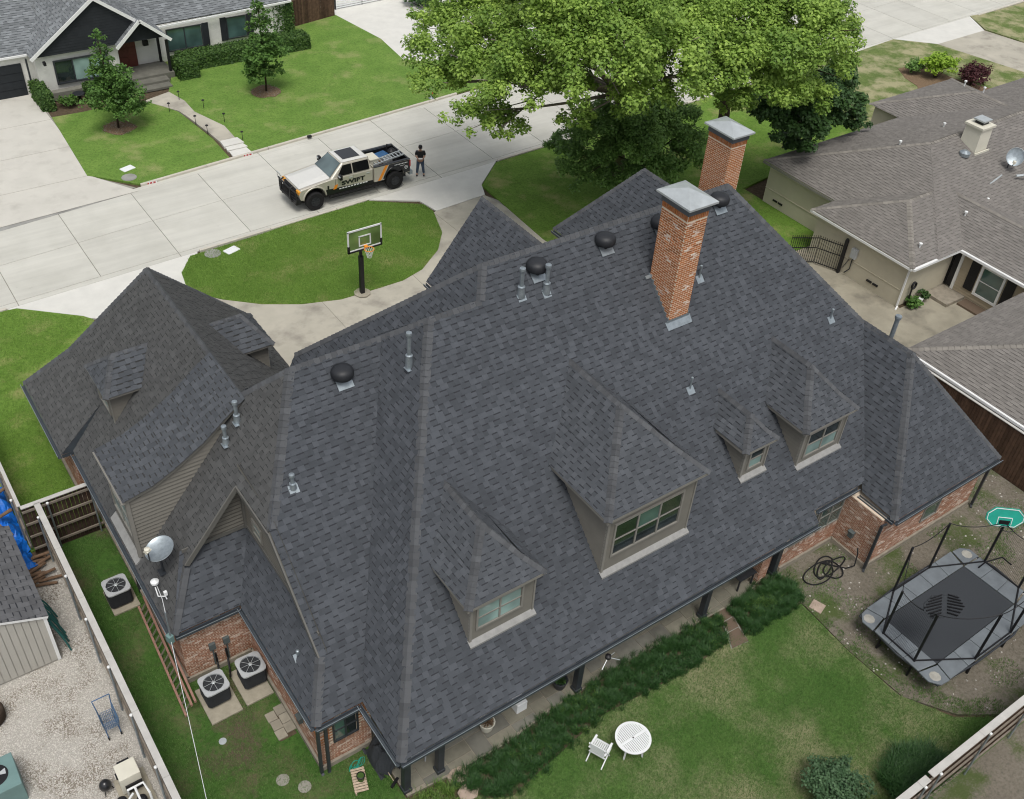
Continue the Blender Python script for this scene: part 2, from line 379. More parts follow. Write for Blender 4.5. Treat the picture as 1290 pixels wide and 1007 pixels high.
# ---------------------------------------------------------------- 2D clipping, shingles, bricks
def clip(poly, cl):
    out = poly
    for i in range(len(cl)):
        ax, ay = cl[i]; bx, by = cl[(i+1) % len(cl)]
        ex, ey = bx-ax, by-ay
        inp = out; out = []
        if not inp: break
        pv = inp[-1]; ps = ex*(pv[1]-ay)-ey*(pv[0]-ax)
        for q in inp:
            qs = ex*(q[1]-ay)-ey*(q[0]-ax)
            if (qs >= 0) != (ps >= 0):
                t = ps/(ps-qs); out.append((pv[0]+(q[0]-pv[0])*t, pv[1]+(q[1]-pv[1])*t))
            if qs >= 0: out.append(q)
            pv, ps = q, qs
    return out

SINGLE = []          # candidate shingles for single objects: (distance, corners)
def plane_frame(P):
    n = (P[1]-P[0]).cross(P[2]-P[0])
    for i in range(3, len(P)):
        if n.length > 1e-3: break
        n = (P[i-1]-P[0]).cross(P[i]-P[0])
    n.normalize()
    if n.z < 0: n = -n
    u = Vector((0, 0, 1)).cross(n).normalized(); w = n.cross(u)
    return n, u, w
def shingles(mb, poly3, **kw):
    # split a plane with re-entrant corners into convex pieces, rows stay aligned
    P = [Vector(p) for p in poly3]; n, u, w = plane_frame(P)
    c = [(p.dot(u), p.dot(w)) for p in P]; N_ = len(c)
    ar = sum(c[i][0]*c[(i+1) % N_][1]-c[(i+1) % N_][0]*c[i][1] for i in range(N_)); sg = 1 if ar > 0 else -1
    def cr(i): a, b, d = c[i-1], c[i], c[(i+1) % N_]; return sg*((b[0]-a[0])*(d[1]-b[1])-(b[1]-a[1])*(d[0]-b[0]))
    if all(cr(i) > -1e-3 for i in range(N_)): shingles_convex(mb, poly3, **kw); return
    from mathutils.geometry import tessellate_polygon
    for tri in tessellate_polygon([[Vector((x, y, 0)) for x, y in c]]):
        shingles_convex(mb, [P[i] for i in tri], **kw)
def shingles_convex(mb, poly3, exp=.178, seed=0, single=False, thick=1.0, tooth=(.12, .30), gap=(.13, .26), base=True):
    P = [Vector(p) for p in poly3]; n, u, w = plane_frame(P)
    c2 = [(p.dot(u), p.dot(w)) for p in P]
    a = sum(c2[i][0]*c2[(i+1) % len(c2)][1]-c2[(i+1) % len(c2)][0]*c2[i][1] for i in range(len(c2)))
    if a < 0: c2 = c2[::-1]
    d = P[0].dot(n)
    pt = lambda x, y, h: u*x+w*y+n*(d+h)
    if base: mb.face([pt(x, y, 0) for x, y in c2], 0, 1)
    x0, x1 = min(q[0] for q in c2), max(q[0] for q in c2); y0, y1 = min(q[1] for q in c2), max(q[1] for q in c2)
    inside_all = lambda r: all((bx-ax)*(y-ay)-(by-ay)*(x-ax) > 0 for x, y in r for (ax, ay), (bx, by) in edges)
    edges = [(c2[i], c2[(i+1) % len(c2)]) for i in range(len(c2))]
    R = random.Random(int(seed*1000+1))
    k = floor(y0/exp)
    while k*exp < y1:
        ya = k*exp; yb = ya+exp
        rr = random.Random(int(k*7919+seed*31)); x = -45+rr.random()*.5; t = True
        if x0 < -44.5: x = x0-1
        # span of this row
        while x < x1:
            L_ = rr.uniform(*(tooth if t else gap)); v = rr.random()**1.2
            if x+L_ <= x0: x += L_; t = not t; continue
            if x+L_ > x0:
                h = (.026 if t else .012)*thick
                segs = [(ya, yb, v, 0)] if t else [(ya, ya+exp*.77, v*.9, 0), (ya+exp*.77, yb, 0, 1)]
                whole = [(x, ya), (x+L_, ya), (x+L_, yb), (x, yb)]
                ins = inside_all(whole)
                if t and single and ins:
                    c = pt(x+L_/2, ya+exp/2, 0)
                    SINGLE.append(((c-CAM).length, c, u.copy(), w.copy(), n.copy(), L_, exp, h, v, mb,
                        [pt(x, ya, h), pt(x+L_, ya, h), pt(x+L_, yb, .004), pt(x, yb, .004)],
                        [pt(x, ya, 0), pt(x+L_, ya, 0), pt(x+L_, ya, h), pt(x, ya, h)]))
                else:
                    for sa, sb, vv, mi in segs:
                        q = [(x, sa), (x+L_, sa), (x+L_, sb), (x, sb)]
                        if not ins: q = clip(q, c2)
                        if len(q) < 3: continue
                        hh = lambda y: h*(1-(y-ya)/exp)+.004
                        mb.face([pt(px, py, hh(py)) for px, py in q], vv, mi)
                        if sa == ya:
                            lo = sorted([px for px, py in q if abs(py-ya) < 1e-6])
                            if len(lo) >= 2: mb.face([pt(lo[0], ya, 0), pt(lo[-1], ya, 0), pt(lo[-1], ya, h+.004), pt(lo[0], ya, h+.004)], 0, 1)
            x += L_; t = not t
        k += 1
CAPS = []
def caps(mb, A, B, n1=None, n2=None, wd=.17, exp=.2, single=False, mi=2):
    A = Vector(A); B = Vector(B); d = (B-A).normalized(); Ln = (B-A).length
    # side directions: down-slope perpendicular to the hip in each plane, n1 / n2 are plane normals
    def side(nn, sgn):
        s_ = Vector(nn).cross(d).normalized()
        return s_ if s_.z < 0 or (abs(s_.z) < 1e-6 and sgn > 0) else -s_
    s1 = side(n1, 1); s2 = side(n2, -1)
    if (s1-s2).length < .05: s2 = -s1
    up = (Vector(n1)+Vector(n2)).normalized()
    k = 0; N_ = max(1, int(round(Ln/exp)))
    for k in range(N_):
        a = A+d*(Ln*k/N_); b = A+d*(Ln*(k+1.06)/N_)
        h0 = .055; h1 = .03; v = rnd.random()
        rec = (a, b, s1, s2, up, wd, h0, h1, v)
        if single: CAPS.append(((a-CAM).length, rec, mb, mi))
        else: cap_faces(mb, rec, mi)
def cap_faces(mb, rec, mi):
    a, b, s1, s2, up, wd, h0, h1, v = rec
    l0 = a+s1*wd+up*(h0*.55); r0 = a+s2*wd+up*(h0*.55); c0 = a+up*h0
    l1 = b+s1*wd+up*(h1*.55); r1 = b+s2*wd+up*(h1*.55); c1 = b+up*h1
    mb.face([l0, c0, c1, l1], v, mi); mb.face([c0, r0, r1, c1], v, mi)
    g = up*-.03
    mb.face([l0+g, c0+g, c0, l0], v*.3, mi); mb.face([c0+g, r0+g, r0, c0], v*.3, mi)
def nrm(*P):
    return plane_frame([Vector(p) for p in P])[0]

BRICKS = []          # candidates for single bricks
def bricks(mb, A, B, z0, z1, out, mask=None, par=None, bl=.205, bh=.072, j=.019, proud=.008, single=False, pale=.07, vbase=.35):
    A = Vector((*A, 0)); B = Vector((*B, 0)); d = (B-A); Ln = d.length; d.normalize(); o = Vector((*out, 0)).normalized()
    n = int((z1-z0)/bh)
    for r in range(n):
        za = z0+r*bh+j/2; zb = z0+(r+1)*bh-j/2
        x = -(bl/2 if r % 2 else 0)
        while x < Ln-.01:
            xa = max(0, x+j/2); xb = min(Ln, x+bl-j/2); x += bl
            if xb-xa < .03: continue
            if mask and not mask((xa+xb)/2, (za+zb)/2): continue
            v = rnd.random()**2*vbase
            if rnd.random() < pale: v = rnd.uniform(.5, 1)
            pr = proud+rnd.uniform(-.003, .003)
            rec = (A+d*xa, A+d*xb, za, zb, o, pr, v)
            c = A+d*(xa+xb)/2; c.z = za
            if single and xb-xa > .15 and v < .5: BRICKS.append(((c-CAM).length, rec, mb, par))
            else: brick_faces(mb, rec)
def brick_faces(mb, rec):
    a, b, za, zb, o, pr, v = rec
    i = -o*.004
    P = []
    for q, z in ((a, za), (b, za), (b, zb), (a, zb)):
        p = q.copy(); p.z = z; P.append(p)
    f = [p+o*pr for p in P]; g = [p+i for p in P]
    mb.face(f, v)
    for k in range(4): mb.face([g[k], g[(k+1) % 4], f[(k+1) % 4], f[k]], v)

# ================================================================ THE SETTING
g = MB(); g.box(-120, -60, -.5, 260, 240, -.06)
struct('ground', g, M['soil'])

def sheet(name, poly, z, mt, z0=-.055):
    b = MB(); b.prism(poly, z0, z); return struct(name, b, mt)

# street: concrete slabs 4 m long, two lanes, recessed joints; near kerb, far kerb
def yn(x): return 44.62+.046*(x-4)
def ym(x): return 48.55+.072*(x-5.3)
def yf(x): return 52.2+.098*(x-6)
road = struct('road', (lambda b: (b.prism([(-40, yn(-40)+.1), (150, yn(150)+.1), (150, yf(150)-.1), (-40, yf(-40)-.1)], -.055, -.03), b)[1])(MB()), M['joint'])
rr = random.Random(3)
for i in range(-11, 34):
    xa = 5.15+4*i+.018; xb = xa+4-.036; sk = .25
    for lo, hi in ((lambda x: yn(x)+.42, lambda x: ym(x)-.012), (lambda x: ym(x)+.012, lambda x: yf(x)-.42)):
        b = MB(); b.prism([(xa, lo(xa)), (xb, lo(xb)), (xb, hi(xb)), (xa, hi(xa))], -.028, 0)
        b.build('concrete_slab', M['concrete'], road)
for lo, hi in ((lambda x: yn(x)+.05, lambda x: yn(x)+.40), (lambda x: yf(x)-.40, lambda x: yf(x)-.05)):
    for i in range(-6, 18):
        xa = 5.15+8*i+.02; xb = xa+7.96
        b = MB(); b.prism([(xa, lo(xa)), (xb, lo(xb)), (xb, hi(xb)), (xa, hi(xa))], -.028, -.004)
        b.build('gutter_slab', M['gutter_stain'] if (i in (-1, 0) and lo(0) > 48) else M['concrete'], road)
def kerb(fn, sgn, spans):
    for xa, xb in spans:
        x = xa
        while x < xb-.01:
            xe = min(x+4, xb)
            b = MB(); b.prism([(x+.01, fn(x)-sgn*.05), (xe-.01, fn(xe)-sgn*.05), (xe-.01, fn(xe)+sgn*.12), (x+.01, fn(x)+sgn*.12)], -.03, .12)
            struct('kerb', b, M['curb'], bevel=.02)
            x = xe
kerb(yn, -1, [(-40, 4.6), (14.1, 24.0), (33.2, 64.8), (84.5, 150)])
kerb(yf, 1, [(13.9, 36.2), (46.5, 150), (-40, -4)])

# street-side lawns and drives of the brick house
apron = [(4.3, 44.75), (4.6, 44.35), (7.5, 42.3), (8.4, 41.6), (13.2, 41.9), (13.9, 44.95), (13.58, 45.05), (4.3, 44.75)]
sheet('driveway_apron', [(4.6, yn(4.6)), (7.3, 42.35), (8.0, 41.8), (12.6, 42.0), (14.0, yn(14))], .02, M['concrete_new'])
circ = [(13.52, 44.81), (12.05, 42.92), (12.36, 41.87), (13.40, 40.49), (14.85, 39.19), (16.48, 38.25), (18.31, 37.66), (20.48, 37.60), (22.50, 37.92), (24.43, 39.15), (25.84, 40.46), (26.64, 42.41), (26.57, 43.55)]
drv = MB(); drv.prism([(4.6, 33.0), (32, 33.0), (31.2, 40.5), (30.2, 42.85), (26.6, 42.6), (24, 41), (14, 41.9), (8.2, 41.7), (4.6, 39)], -.05, .012)
drive = struct('driveway', drv, M['joint'])
rr = random.Random(5)
for (a, b_, c, d_) in [((4.62, 33.0), (12.6, 33.0), (12.6, 41.95), (8.2, 41.75)), ((12.63, 33), (17.4, 33), (17.4, 39.6), (12.63, 41.95)),
                       ((17.43, 33), (22.4, 33), (22.4, 40.0), (17.43, 39.6)), ((22.43, 33), (27, 33), (26.6, 42.6), (22.43, 40.0)), ((27.03, 33), (32, 33), (30.2, 42.85), (26.63, 42.62))]:
    b = MB(); b.prism([a, b_, c, d_], .012, .024); b.build('concrete_slab', M['concrete_old'], drive)
sheet('driveway_apron', [(24.2, yn(24.2)), (26.6, 44.1), (26.85, 42.68), (30.25, 42.9), (30.75, 44.0), (33.1, yn(33.1))], .02, M['concrete_new'])
island = [(12.25, 41.9), (12.59, 43.58), (13.52, 44.81), (17.52, 45.03), (19.56, 45.24), (24.05, 45.39), (26.57, 43.55), (26.62, 42.62), (25.88, 40.53), (24.81, 39.21), (23.11, 38.00), (21.75, 37.60), (20.48, 37.60), (18.31, 37.66), (16.48, 38.25), (14.85, 39.19), (13.40, 40.49), (13.4, 40.5)]
sheet('lawn', island, .06, M['lawn_front'])
sheet('lawn', [(-40, yn(-40)-.13), (4.5, yn(4.5)-.13), (5.0, 44.45), (7.4, 42.35), (7.7, 41.9), (7.7, 36.5), (4.75, 35.5), (4.5, 29.1), (-.3, 29.1), (-40, 29.1)], .06, M['lawn_front'])
sheet('lawn', [(33.0, yn(33)-.15), (30.66, 43.84), (30.28, 37.32), (31.0, 30), (44, 30), (44, 36), (60, 38.0), (66.6, 47.3), (60, yn(60)-.15)], .06, M['lawn_front'])
# far side of the street
sheet('lawn', [(12.2, 63.6), (11.74, 55.48), (13.86, 53.18), (19.45, 53.68), (19.54, 56.46), (19.13, 60.89), (18.21, 62.81), (17.0, 63.7), (14, 63.5)], .06, M['lawn_far'])
sheet('lawn', [(19.50, 63.62), (19.86, 60.25), (20.74, 57.40), (20.88, 53.75), (32.5, yf(32.5)+.13), (36.2, yf(36.2)+.13), (46.6, yf(46.6)+.13), (46.6, 57.6), (36.79, 61.06), (35.92, 61.80), (36.40, 65.84), (35.66, 71.53), (35, 75), (21, 75), (20.6, 66)], .06, M['lawn_far'])
sheet('driveway', [(-40, yf(-40)), (13.6, yf(13.6)), (11.85, 55.4), (12.2, 63.7), (12.35, 67.8), (-40, 67.8)], .01, M['joint'])
for k in range(2):
    for j_, (ya, yb) in enumerate(((52.1, 55.45), (55.48, 59.4), (59.43, 63.4), (63.43, 67.7))):
        xa, xb = (-3 if k == 0 else 5.32), (5.3 if k == 0 else (13.6 if j_ == 0 else 12.1))
        b = MB(); pts = [(xa, ya), (xb, ya+(.4 if k and j_ == 0 else 0)), ((xb if (j_ or k == 0) else 11.85), yb), (xa, yb)]
        b.prism(pts, .012, .024); struct('concrete_slab', b, M['drive_far'])
sheet('footpath', [(17.90, 63.36), (19.67, 63.94), (20.05, 62.2), (19.99, 60.45), (20.83, 57.72), (20.75, 55.8), (19.75, 55.9), (19.66, 57.12), (19.35, 60.0), (19.17, 61.00), (18.08, 62.87)], .07, M['concrete_old'])
for k, (ya, yb, z) in enumerate(((55.05, 55.85, .13), (54.55, 55.02, .09), (53.72, 54.52, .05))):
    b = MB(); b.prism([(19.68, ya), (20.95, ya), (20.85, yb), (19.75, yb)], -.05, z); struct('concrete_step', b, M['concrete_new'], bevel=.01)
sheet('driveway', [(35.66, 71.53), (35.92, 61.80), (36.89, 61.01), (45, 57), (58, 58), (56, 80), (34, 80)], .03, M['concrete_new'])
sheet('lawn', [(58, 58.2), (150, yf(150)+.2), (150, 100), (56, 82)], .06, M['lawn_far'])
sheet('lawn', [(-40, 76), (60, 80), (200, 100), (200, 200), (-40, 200)], .05, M['lawn_far'])
# right neighbour's front
sheet('lawn', [(60, yn(60)-.15), (66.6, yn(66.6)-.1), (72.87, 47.97), (75.39, 45.64), (76.90, 38.70), (90, 31), (60, 30), (56, 37), (58, 40)], .065, M['lawn_patchy'])
sheet('driveway', [(75.39, 45.64), (81.88, 45.78), (82.50, 42.44), (98, 33), (90, 30), (76.90, 38.70)], .03, M['concrete_old'])
sheet('driveway_apron', [(72.87, 47.97), (75.39, 45.64), (81.88, 45.78), (83.62, 48.44)], .035, M['concrete_new'])
sheet('lawn', [(83.70, 48.50), (82.11, 45.86), (82.66, 42.55), (110, 35), (140, 50.5), (86, yn(86)-.15)], .06, M['lawn_patchy'])
sheet('mulch_bed', [(68.19, 43.74), (67.20, 42.29), (66.82, 40.90), (63, 37), (72, 37), (70.59, 40.57), (70.70, 42.82), (69.80, 43.60)], .09, M['mulch'])
sheet('courtyard_concrete', [(40.2, 31), (43.9, 31), (43.9, 26), (42.35, 22.9), (46.1, 22.9), (46.1, 18.7), (36.2, 18.7), (37.6, 20.5), (38.5, 24)], .01, M['concrete_dark'])
sheet('courtyard_concrete', [(33.7, 18.5), (40.3, 18.5), (40.3, 31), (33.7, 28)], .006, M['concrete_dark'])
sheet('lawn', [(31, 29.5), (44.2, 29.5), (44.2, 37), (31, 37)], .05, M['lawn_front'])
# back and side yards
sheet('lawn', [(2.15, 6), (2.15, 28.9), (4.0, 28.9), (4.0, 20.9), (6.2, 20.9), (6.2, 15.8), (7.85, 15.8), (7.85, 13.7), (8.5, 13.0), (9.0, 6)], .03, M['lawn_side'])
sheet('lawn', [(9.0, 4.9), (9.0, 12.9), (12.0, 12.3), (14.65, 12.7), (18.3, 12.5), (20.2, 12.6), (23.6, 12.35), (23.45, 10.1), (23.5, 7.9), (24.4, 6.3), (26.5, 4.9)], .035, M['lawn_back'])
sheet('bare_yard', [(22.9, 14), (23.65, 12.3), (23.45, 10.1), (23.5, 7.9), (24.6, 6.3), (26.7, 4.95), (36.0, 4.95), (36.0, 22), (33.2, 22), (33.2, 12.5), (27.1, 12.5), (27.1, 14.1)], .02, M['dirt'])
sheet('alley_ground', [(-5, -5), (45, -5), (45, 4.9), (-5, 4.9)], .0, M['dirt'])
b = MB(); b.tube([(23.63, 12.2, .04), (23.46, 10.1, .04), (23.5, 8.9, .04), (23.55, 7.8, .04)], .014, 5); struct('lawn_edging', b, M['bark_dark'])
sheet('gravel_yard', [(-12, 4), (2.0, 4), (2.0, 28.8), (-12, 28.8)], .0, M['gravel'])
sheet('soil_bed', [(-12, 28.8), (1.5, 28.8), (1.5, 34), (-12, 34)], .0, M['soil'])
# mulch rings under the young trees
for c in ((15.2, 60.4), (25.2, 61.2)):
    b = MB(); q = []
    for k in range(18):
        t = 2*pi*k/18; r = .95+rnd.uniform(-.12, .15); q.append((c[0]+r*cos(t), c[1]+r*sin(t)))
    b.prism(q, .0, .085); struct('mulch_ring', b, M['mulch'])
    b = MB()
    for k in range(160):
        t = rnd.random()*6.28; r = rnd.random()**.5*1.05; b.rbox((c[0]+r*cos(t), c[1]+r*sin(t), .09), (.09, .02, .012), rnd.random()*3, v if False else 0, rnd.uniform(-.3, .3), val=rnd.random())
    o = b.build('bark_chips', M['bark']); o['kind'] = 'stuff'; tag(o, 'dry bark chips scattered in the ring round the %s young tree' % ('left' if c[0] < 20 else 'right'), 'mulch')

# patio of irregular flagstones with mortar joints
pat = MB(); pat.prism([(7.9, 13.72), (9.2, 13.6), (11.5, 13.55), (13.5, 13.75), (15.6, 13.85), (18.8, 13.8), (21.2, 13.7), (22.6, 13.7), (23.3, 14.4), (23.3, 17.2), (7.9, 17.2)], -.05, .05)
patio = struct('patio', pat, M['foundation'])
edge_y = lambda x: np.interp(x, [7.9, 9.2, 11.5, 13.5, 15.6, 18.8, 21.2, 22.6, 23.3], [13.75, 13.63, 13.58, 13.78, 13.88, 13.83, 13.73, 13.73, 14.4])
rr = random.Random(11); x = 7.93; col = 0
while x < 23.2:
    w_ = rr.choice((.62, .62, .9)); y = None; yy = 17.1 - rr.random()*.3
    xe = min(x+w_, 23.25)
    while yy > edge_y((x+xe)/2)+.05:
        h_ = rr.choice((.45, .62, .62, .9)); ya = max(yy-h_, edge_y((x+xe)/2))
        if yy-ya > .1:
            ja, jb = max(ya, edge_y(x))+.012, max(ya, edge_y(xe))+.012
            b = MB(); b.prism([(x+.012, ja), (xe-.012, jb), (xe-.012, yy-.012), (x+.012, yy-.012)], .05, .062+rr.random()*.006)
            b.build('flagstone', M['flag_grey'] if rr.random() < .35 else M['flag'], patio)
        yy = ya-.001
        if ya <= edge_y((x+xe)/2)+.001: break
    x = xe+.0
# brown pavers by the corner wall
pv = struct('paver_patch', (lambda b: (b.box(5.55, 17.4, -.03, 6.1, 18.5, .035), b)[1])(MB()), M['soil'])
for i in range(2):
    for j in range(3):
        b = MB(); b.rbox((5.67+i*.33+(j == 1)*.02, 17.62+j*.36+i*.1, .05), (.31, .34, .05), rnd.uniform(-.03, .03)); b.build('paver', M['paver'], pv)
for i, (x, y) in enumerate(((9.56, 13.45), (9.52, 12.85))):
    b = MB(); q = [(x+rr.uniform(.9, 1.1)*.36*cos(t), y+rr.uniform(.85, 1.1)*.29*sin(t)) for t in [k*pi/4+.3 for k in range(8)]]
    b.prism(q, 0, .09); tag(b.build('stepping_stone', M['pink_stone'], bevel=.015), ('pinkish stepping stone touching the patio edge by the grass bed', 'pinkish stepping stone below the first one at the bottom edge')[i], 'stepping stone', 'pink stepping stones by the patio')
pth = struct('stone_path', (lambda b: (b.prism([(20.55, 13.75), (21.2, 13.7), (20.75, 12.2), (20.0, 12.3), (20.4, 13.0)], -.02, .04), b)[1])(MB()), M['joint'])
for q in ([(20.62, 13.72), (21.15, 13.68), (21.05, 13.3), (20.55, 13.3)], [(20.53, 13.26), (21.03, 13.26), (20.9, 12.85), (20.42, 12.88)], [(20.38, 12.84), (20.86, 12.82), (20.75, 12.22), (20.05, 12.3)]):
    b = MB(); b.prism(q, .04, .06); b.build('path_stone', M['bronze'], pth)

# ================================================================ THE BRICK HOUSE
M['taupe_dim'] = mat('taupe_dim', (.14, .137, .125), .7, .3, nscale=3, namp=.1)
M['siding_shadow'] = mat('siding_lap_shade', (.135, .128, .113), .9, .1)  # shade under each lap, painted as dark strips on the siding
house = thing('brick_house', 'large brick house under a steep dark grey shingle roof with dormers and two chimneys', 'house', (18, 22, 0))
ZE = 2.7
R1 = MB()                                   # all far shingles of this roof, one part
RW = MB()                                   # the browner shingles of the left wing
def SH(*P, seed=1, single=True, thick=1.0): (shingles(RW, P, seed=seed, single=False, thick=thick) if seed in (4, 5, 6, 7) else shingles(R1, P, seed=seed, single=single, thick=thick))
mainP = [(7.53, 13.42, ZE), (24.71, 13.42, ZE), (24.71, 13.75, 3.03), (27.3, 13.75, 3.03), (30.3, 17.6, 6.88), (26.4, 22.25, 11.53), (15.72, 22.25, 11.53), (15.18, 21.5, 10.78), (13.3, 21.5, 10.78)]
mz = lambda x, y: (x, y, y-13.42+2.7)
SH(mz(7.53, 13.42), mz(24.71, 13.42), mz(24.71, 13.75), mz(24.71, 22.25), mz(15.72, 22.25), mz(15.18, 21.5), mz(13.3, 21.5))
SH(mz(24.71, 13.75), mz(27.45, 13.75), mz(30.35, 17.6), mz(26.4, 22.25), mz(24.71, 22.25))
E0s = (10.78-2.7)/(13.3-7.53)
ez = lambda x, y: (x, y, 2.7+(x-7.53)*E0s)
V1 = (12.42, 22.87, ez(12.42, 0)[2])
SH(ez(7.53, 13.42), (13.3, 21.5, 10.78), V1, (7.57, 15.7, ez(7.57, 0)[2]), seed=2)
CS = (V1[2]-2.7)/(22.87-15.7)
cz = lambda x, y: (x, y, 2.7+(y-15.7)*CS)
LS = 1.2486
lz = lambda x, y: (x, y, 2.7+(x-3.85)*LS)
CT = (9.28, 22.87, cz(0, 22.87)[2])
ch = (7.0, 15.7+(lz(7.0, 0)[2]-2.7)/CS, lz(7.0, 0)[2])
SH(cz(6.05, 15.7), cz(7.57, 15.7), V1, CT, cz(6.93, ch[1]), cz(6.9, 16.95), seed=3)
# left plane of section C (with the well cut out), garage
SH(lz(3.85, 22.1), lz(9.28-.0, 22.87), (8.15, 24.2, lz(8.15, 0)[2]), (8.15, 32.6, lz(8.15, 0)[2]), lz(5.2, 34.1), lz(5.2, 30.5), lz(3.85, 30.5), seed=4) if False else None
SH(lz(3.85, 22.1), lz(8.7, 22.1), CT, (8.15, 24.2, lz(8.15, 0)[2]), (8.15, 30.5, lz(8.15, 0)[2]), lz(3.85, 30.5), seed=4)
SH(lz(6.9, ch[1]+.02), lz(6.95, ch[1]), CT, lz(8.7, 22.1), lz(6.9, 22.1), seed=4)
SH(lz(3.85, 20.85), lz(4.95, 22.1), lz(3.85, 22.1), seed=4)
SH((3.43, 30.5, 2.7), (5.2, 30.5, 4.39), (5.2, 34.2, 4.39), (3.43, 35.29, 2.7), seed=5)
SH((5.2, 30.5, 4.39), (8.15, 30.5, 8.07), (8.15, 32.4, 8.07), (5.2, 34.2, 4.39), seed=5)
jf = MB(); jf.face([(3.43, 30.5, 2.7), (3.85, 30.5, 2.7), (5.25, 30.5, 4.47), (5.2, 30.5, 4.39)]); jf.face([(3.43, 30.48, 2.55), (3.86, 30.48, 2.55), (3.86, 30.48, 2.72), (3.43, 30.48, 2.7)]); jf.build('rake_fascia', M['gutter'], house)
# garage right plane and far hip
grs = (8.07-2.7)/(12.6-8.15)
gz = lambda x, y: (x, y, 8.07-(x-8.15)*grs)
SH(gz(12.6, 23.5), gz(12.6, 35.3), gz(8.15, 32.4), gz(8.15, 24.2), seed=6)
SH((3.43, 35.29, 2.7), (5.2, 34.2, 4.39), (11.0, 34.25, 4.39), (12.6, 35.3, 2.7), seed=7)
SH((5.2, 34.2, 4.39), (8.15, 32.4, 8.07), (11.0, 34.2, 4.39), seed=7)
# lower roofs in the well
SH((3.87, 20.85, 2.7), (6.05, 20.85, 2.7), (7.2, 22.5, 4.3), (4.95, 22.5, 4.3), seed=8)
SH((6.05, 15.7, 2.7), (6.93, 16.98, 3.93), (7.2, 17.35, 4.3), (7.2, 22.5, 4.3), (6.05, 20.85, 2.7), seed=9)
# second ridge on the left: front-left hip plane, upper main left hip, front planes
UL = (11.53-10.78)/(15.72-15.18)
SH((15.72, 22.25, 11.53), (11.6, 27.9, 5.85), (11.2, 27.8, 5.3), (11.2, 22.9, 5.3), (15.18, 21.5, 10.78), seed=10) if False else None
uz = lambda x, y: (x, y, 11.53-(15.72-x)*UL)
SH(uz(15.72, 22.25), uz(11.6, 27.9), uz(11.2, 27.75), uz(11.2, 22.6), uz(13.3, 21.5), uz(15.18, 21.5), seed=10)
SH((11.6, 27.9, 5.83), (15.72, 22.25, 11.53), (26.4, 22.25, 11.53), (31.0, 27.9, 5.83), seed=11)
SH((13.3, 21.5, 10.78), (15.18, 21.5, 10.78), (15.18, 23.4, 9.2), (12.42, 23.4, 9.2), seed=12)
SH((9.28, 22.87, 9.45), (12.42, 22.87, 9.45), (12.42, 29, 3.6), (11.9, 29, 3.6), (8.3, 24.3, 8.1), seed=12)
SH((26.4, 22.25, 11.53), (30.35, 17.6, 6.88), (33.6, 13.9, 2.9), (33.6, 29.5, 2.9), (31.2, 27.9, 5.83), seed=13) if False else None
rs_ = (11.53-2.7)/(33.6-26.4)
rz_ = lambda x, y: (x, y, 11.53-(x-26.4)*rs_)
SH(rz_(26.4, 22.25), rz_(33.6, 13.77), rz_(33.6, 30.9), seed=13)
# right rear wing
SH((27.2, 12.0, 2.7), (33.6, 12.0, 2.7), (30.4, 15.35, 6.88), seed=14)
SH((27.2, 12.0, 2.7), (30.4, 15.35, 6.88), (30.4, 17.65, 6.88), (27.25, 13.6, 2.78), seed=15)
SH((33.6, 12.0, 2.7), (33.6, 18.5, 2.7), (30.4, 17.65, 6.88), (30.4, 15.35, 6.88), seed=16)
# front gables behind the ridge
SH((18.56, 30.21, 5.3), (21.15, 30.21, 8.53), (21.15, 25.2, 8.53), (18.56, 25.2, 5.3), seed=17)
SH((23.74, 30.21, 5.3), (21.15, 30.21, 8.53), (21.15, 25.2, 8.53), (23.74, 25.2, 5.3), seed=18)
SH((25.72, 31.03, 5.3), (28.28, 28.48, 8.79), (28.28, 25.0, 8.79), (25.72, 25.0, 5.3), seed=19)
SH((30.84, 31.03, 5.3), (28.28, 28.48, 8.79), (28.28, 25.0, 8.79), (30.84, 25.0, 5.3), seed=20)
SH((25.72, 31.03, 5.3), (30.84, 31.03, 5.3), (28.28, 28.48, 8.79), seed=21)
# hips and ridges
nm = nrm(mz(0, 0), mz(1, 0), mz(0, 1)); ne = nrm(ez(0, 0), ez(1, 0), ez(0, 1)); nc = nrm(cz(0, 0), cz(1, 0), cz(0, 1)); nl = nrm(lz(0, 0), lz(1, 0), lz(0, 1))
ng = nrm(gz(0, 0), gz(1, 0), gz(0, 1)); nu = nrm(uz(0, 0), uz(1, 0), uz(0, 1)); nr_ = nrm(rz_(0, 0), rz_(1, 0), rz_(0, 1))
nb = Vector((0, 1, 1)).normalized(); CAPARG = dict(single=True)
def HC(A, B, n1, n2, **k): caps(R1, A, B, n1, n2, single=True, **k)
HC(mz(7.53, 13.42), mz(13.3, 21.5), nm, ne, wd=.19); HC((13.3, 21.5, 10.78), (15.18, 21.5, 10.78), nm, nb)
HC((15.18, 21.5, 10.78), (15.72, 22.25, 11.53), nm, nu); HC((15.72, 22.25, 11.53), (26.4, 22.25, 11.53), nm, nb)
HC(mz(30.35, 17.6), mz(26.4, 22.25), nm, nr_)
HC(V1, (13.3, 21.5, 10.78), ne, nb); HC(CT, V1, nc, nb)
HC(cz(6.05, 15.7), cz(6.9, 16.95), nc, Vector((-1.4, 0, 1)).normalized(), wd=.19); HC(ch, CT, nc, nl, wd=.19)
HC((8.15, 24.2, 8.07), CT, nl, nb); HC((8.15, 32.4, 8.07), (8.15, 24.2, 8.07), nl, ng, wd=.15)
HC((3.43, 35.29, 2.7), (5.2, 34.2, 4.39), nl, nb); HC((5.2, 34.2, 4.39), (8.15, 32.4, 8.07), nl, nb)
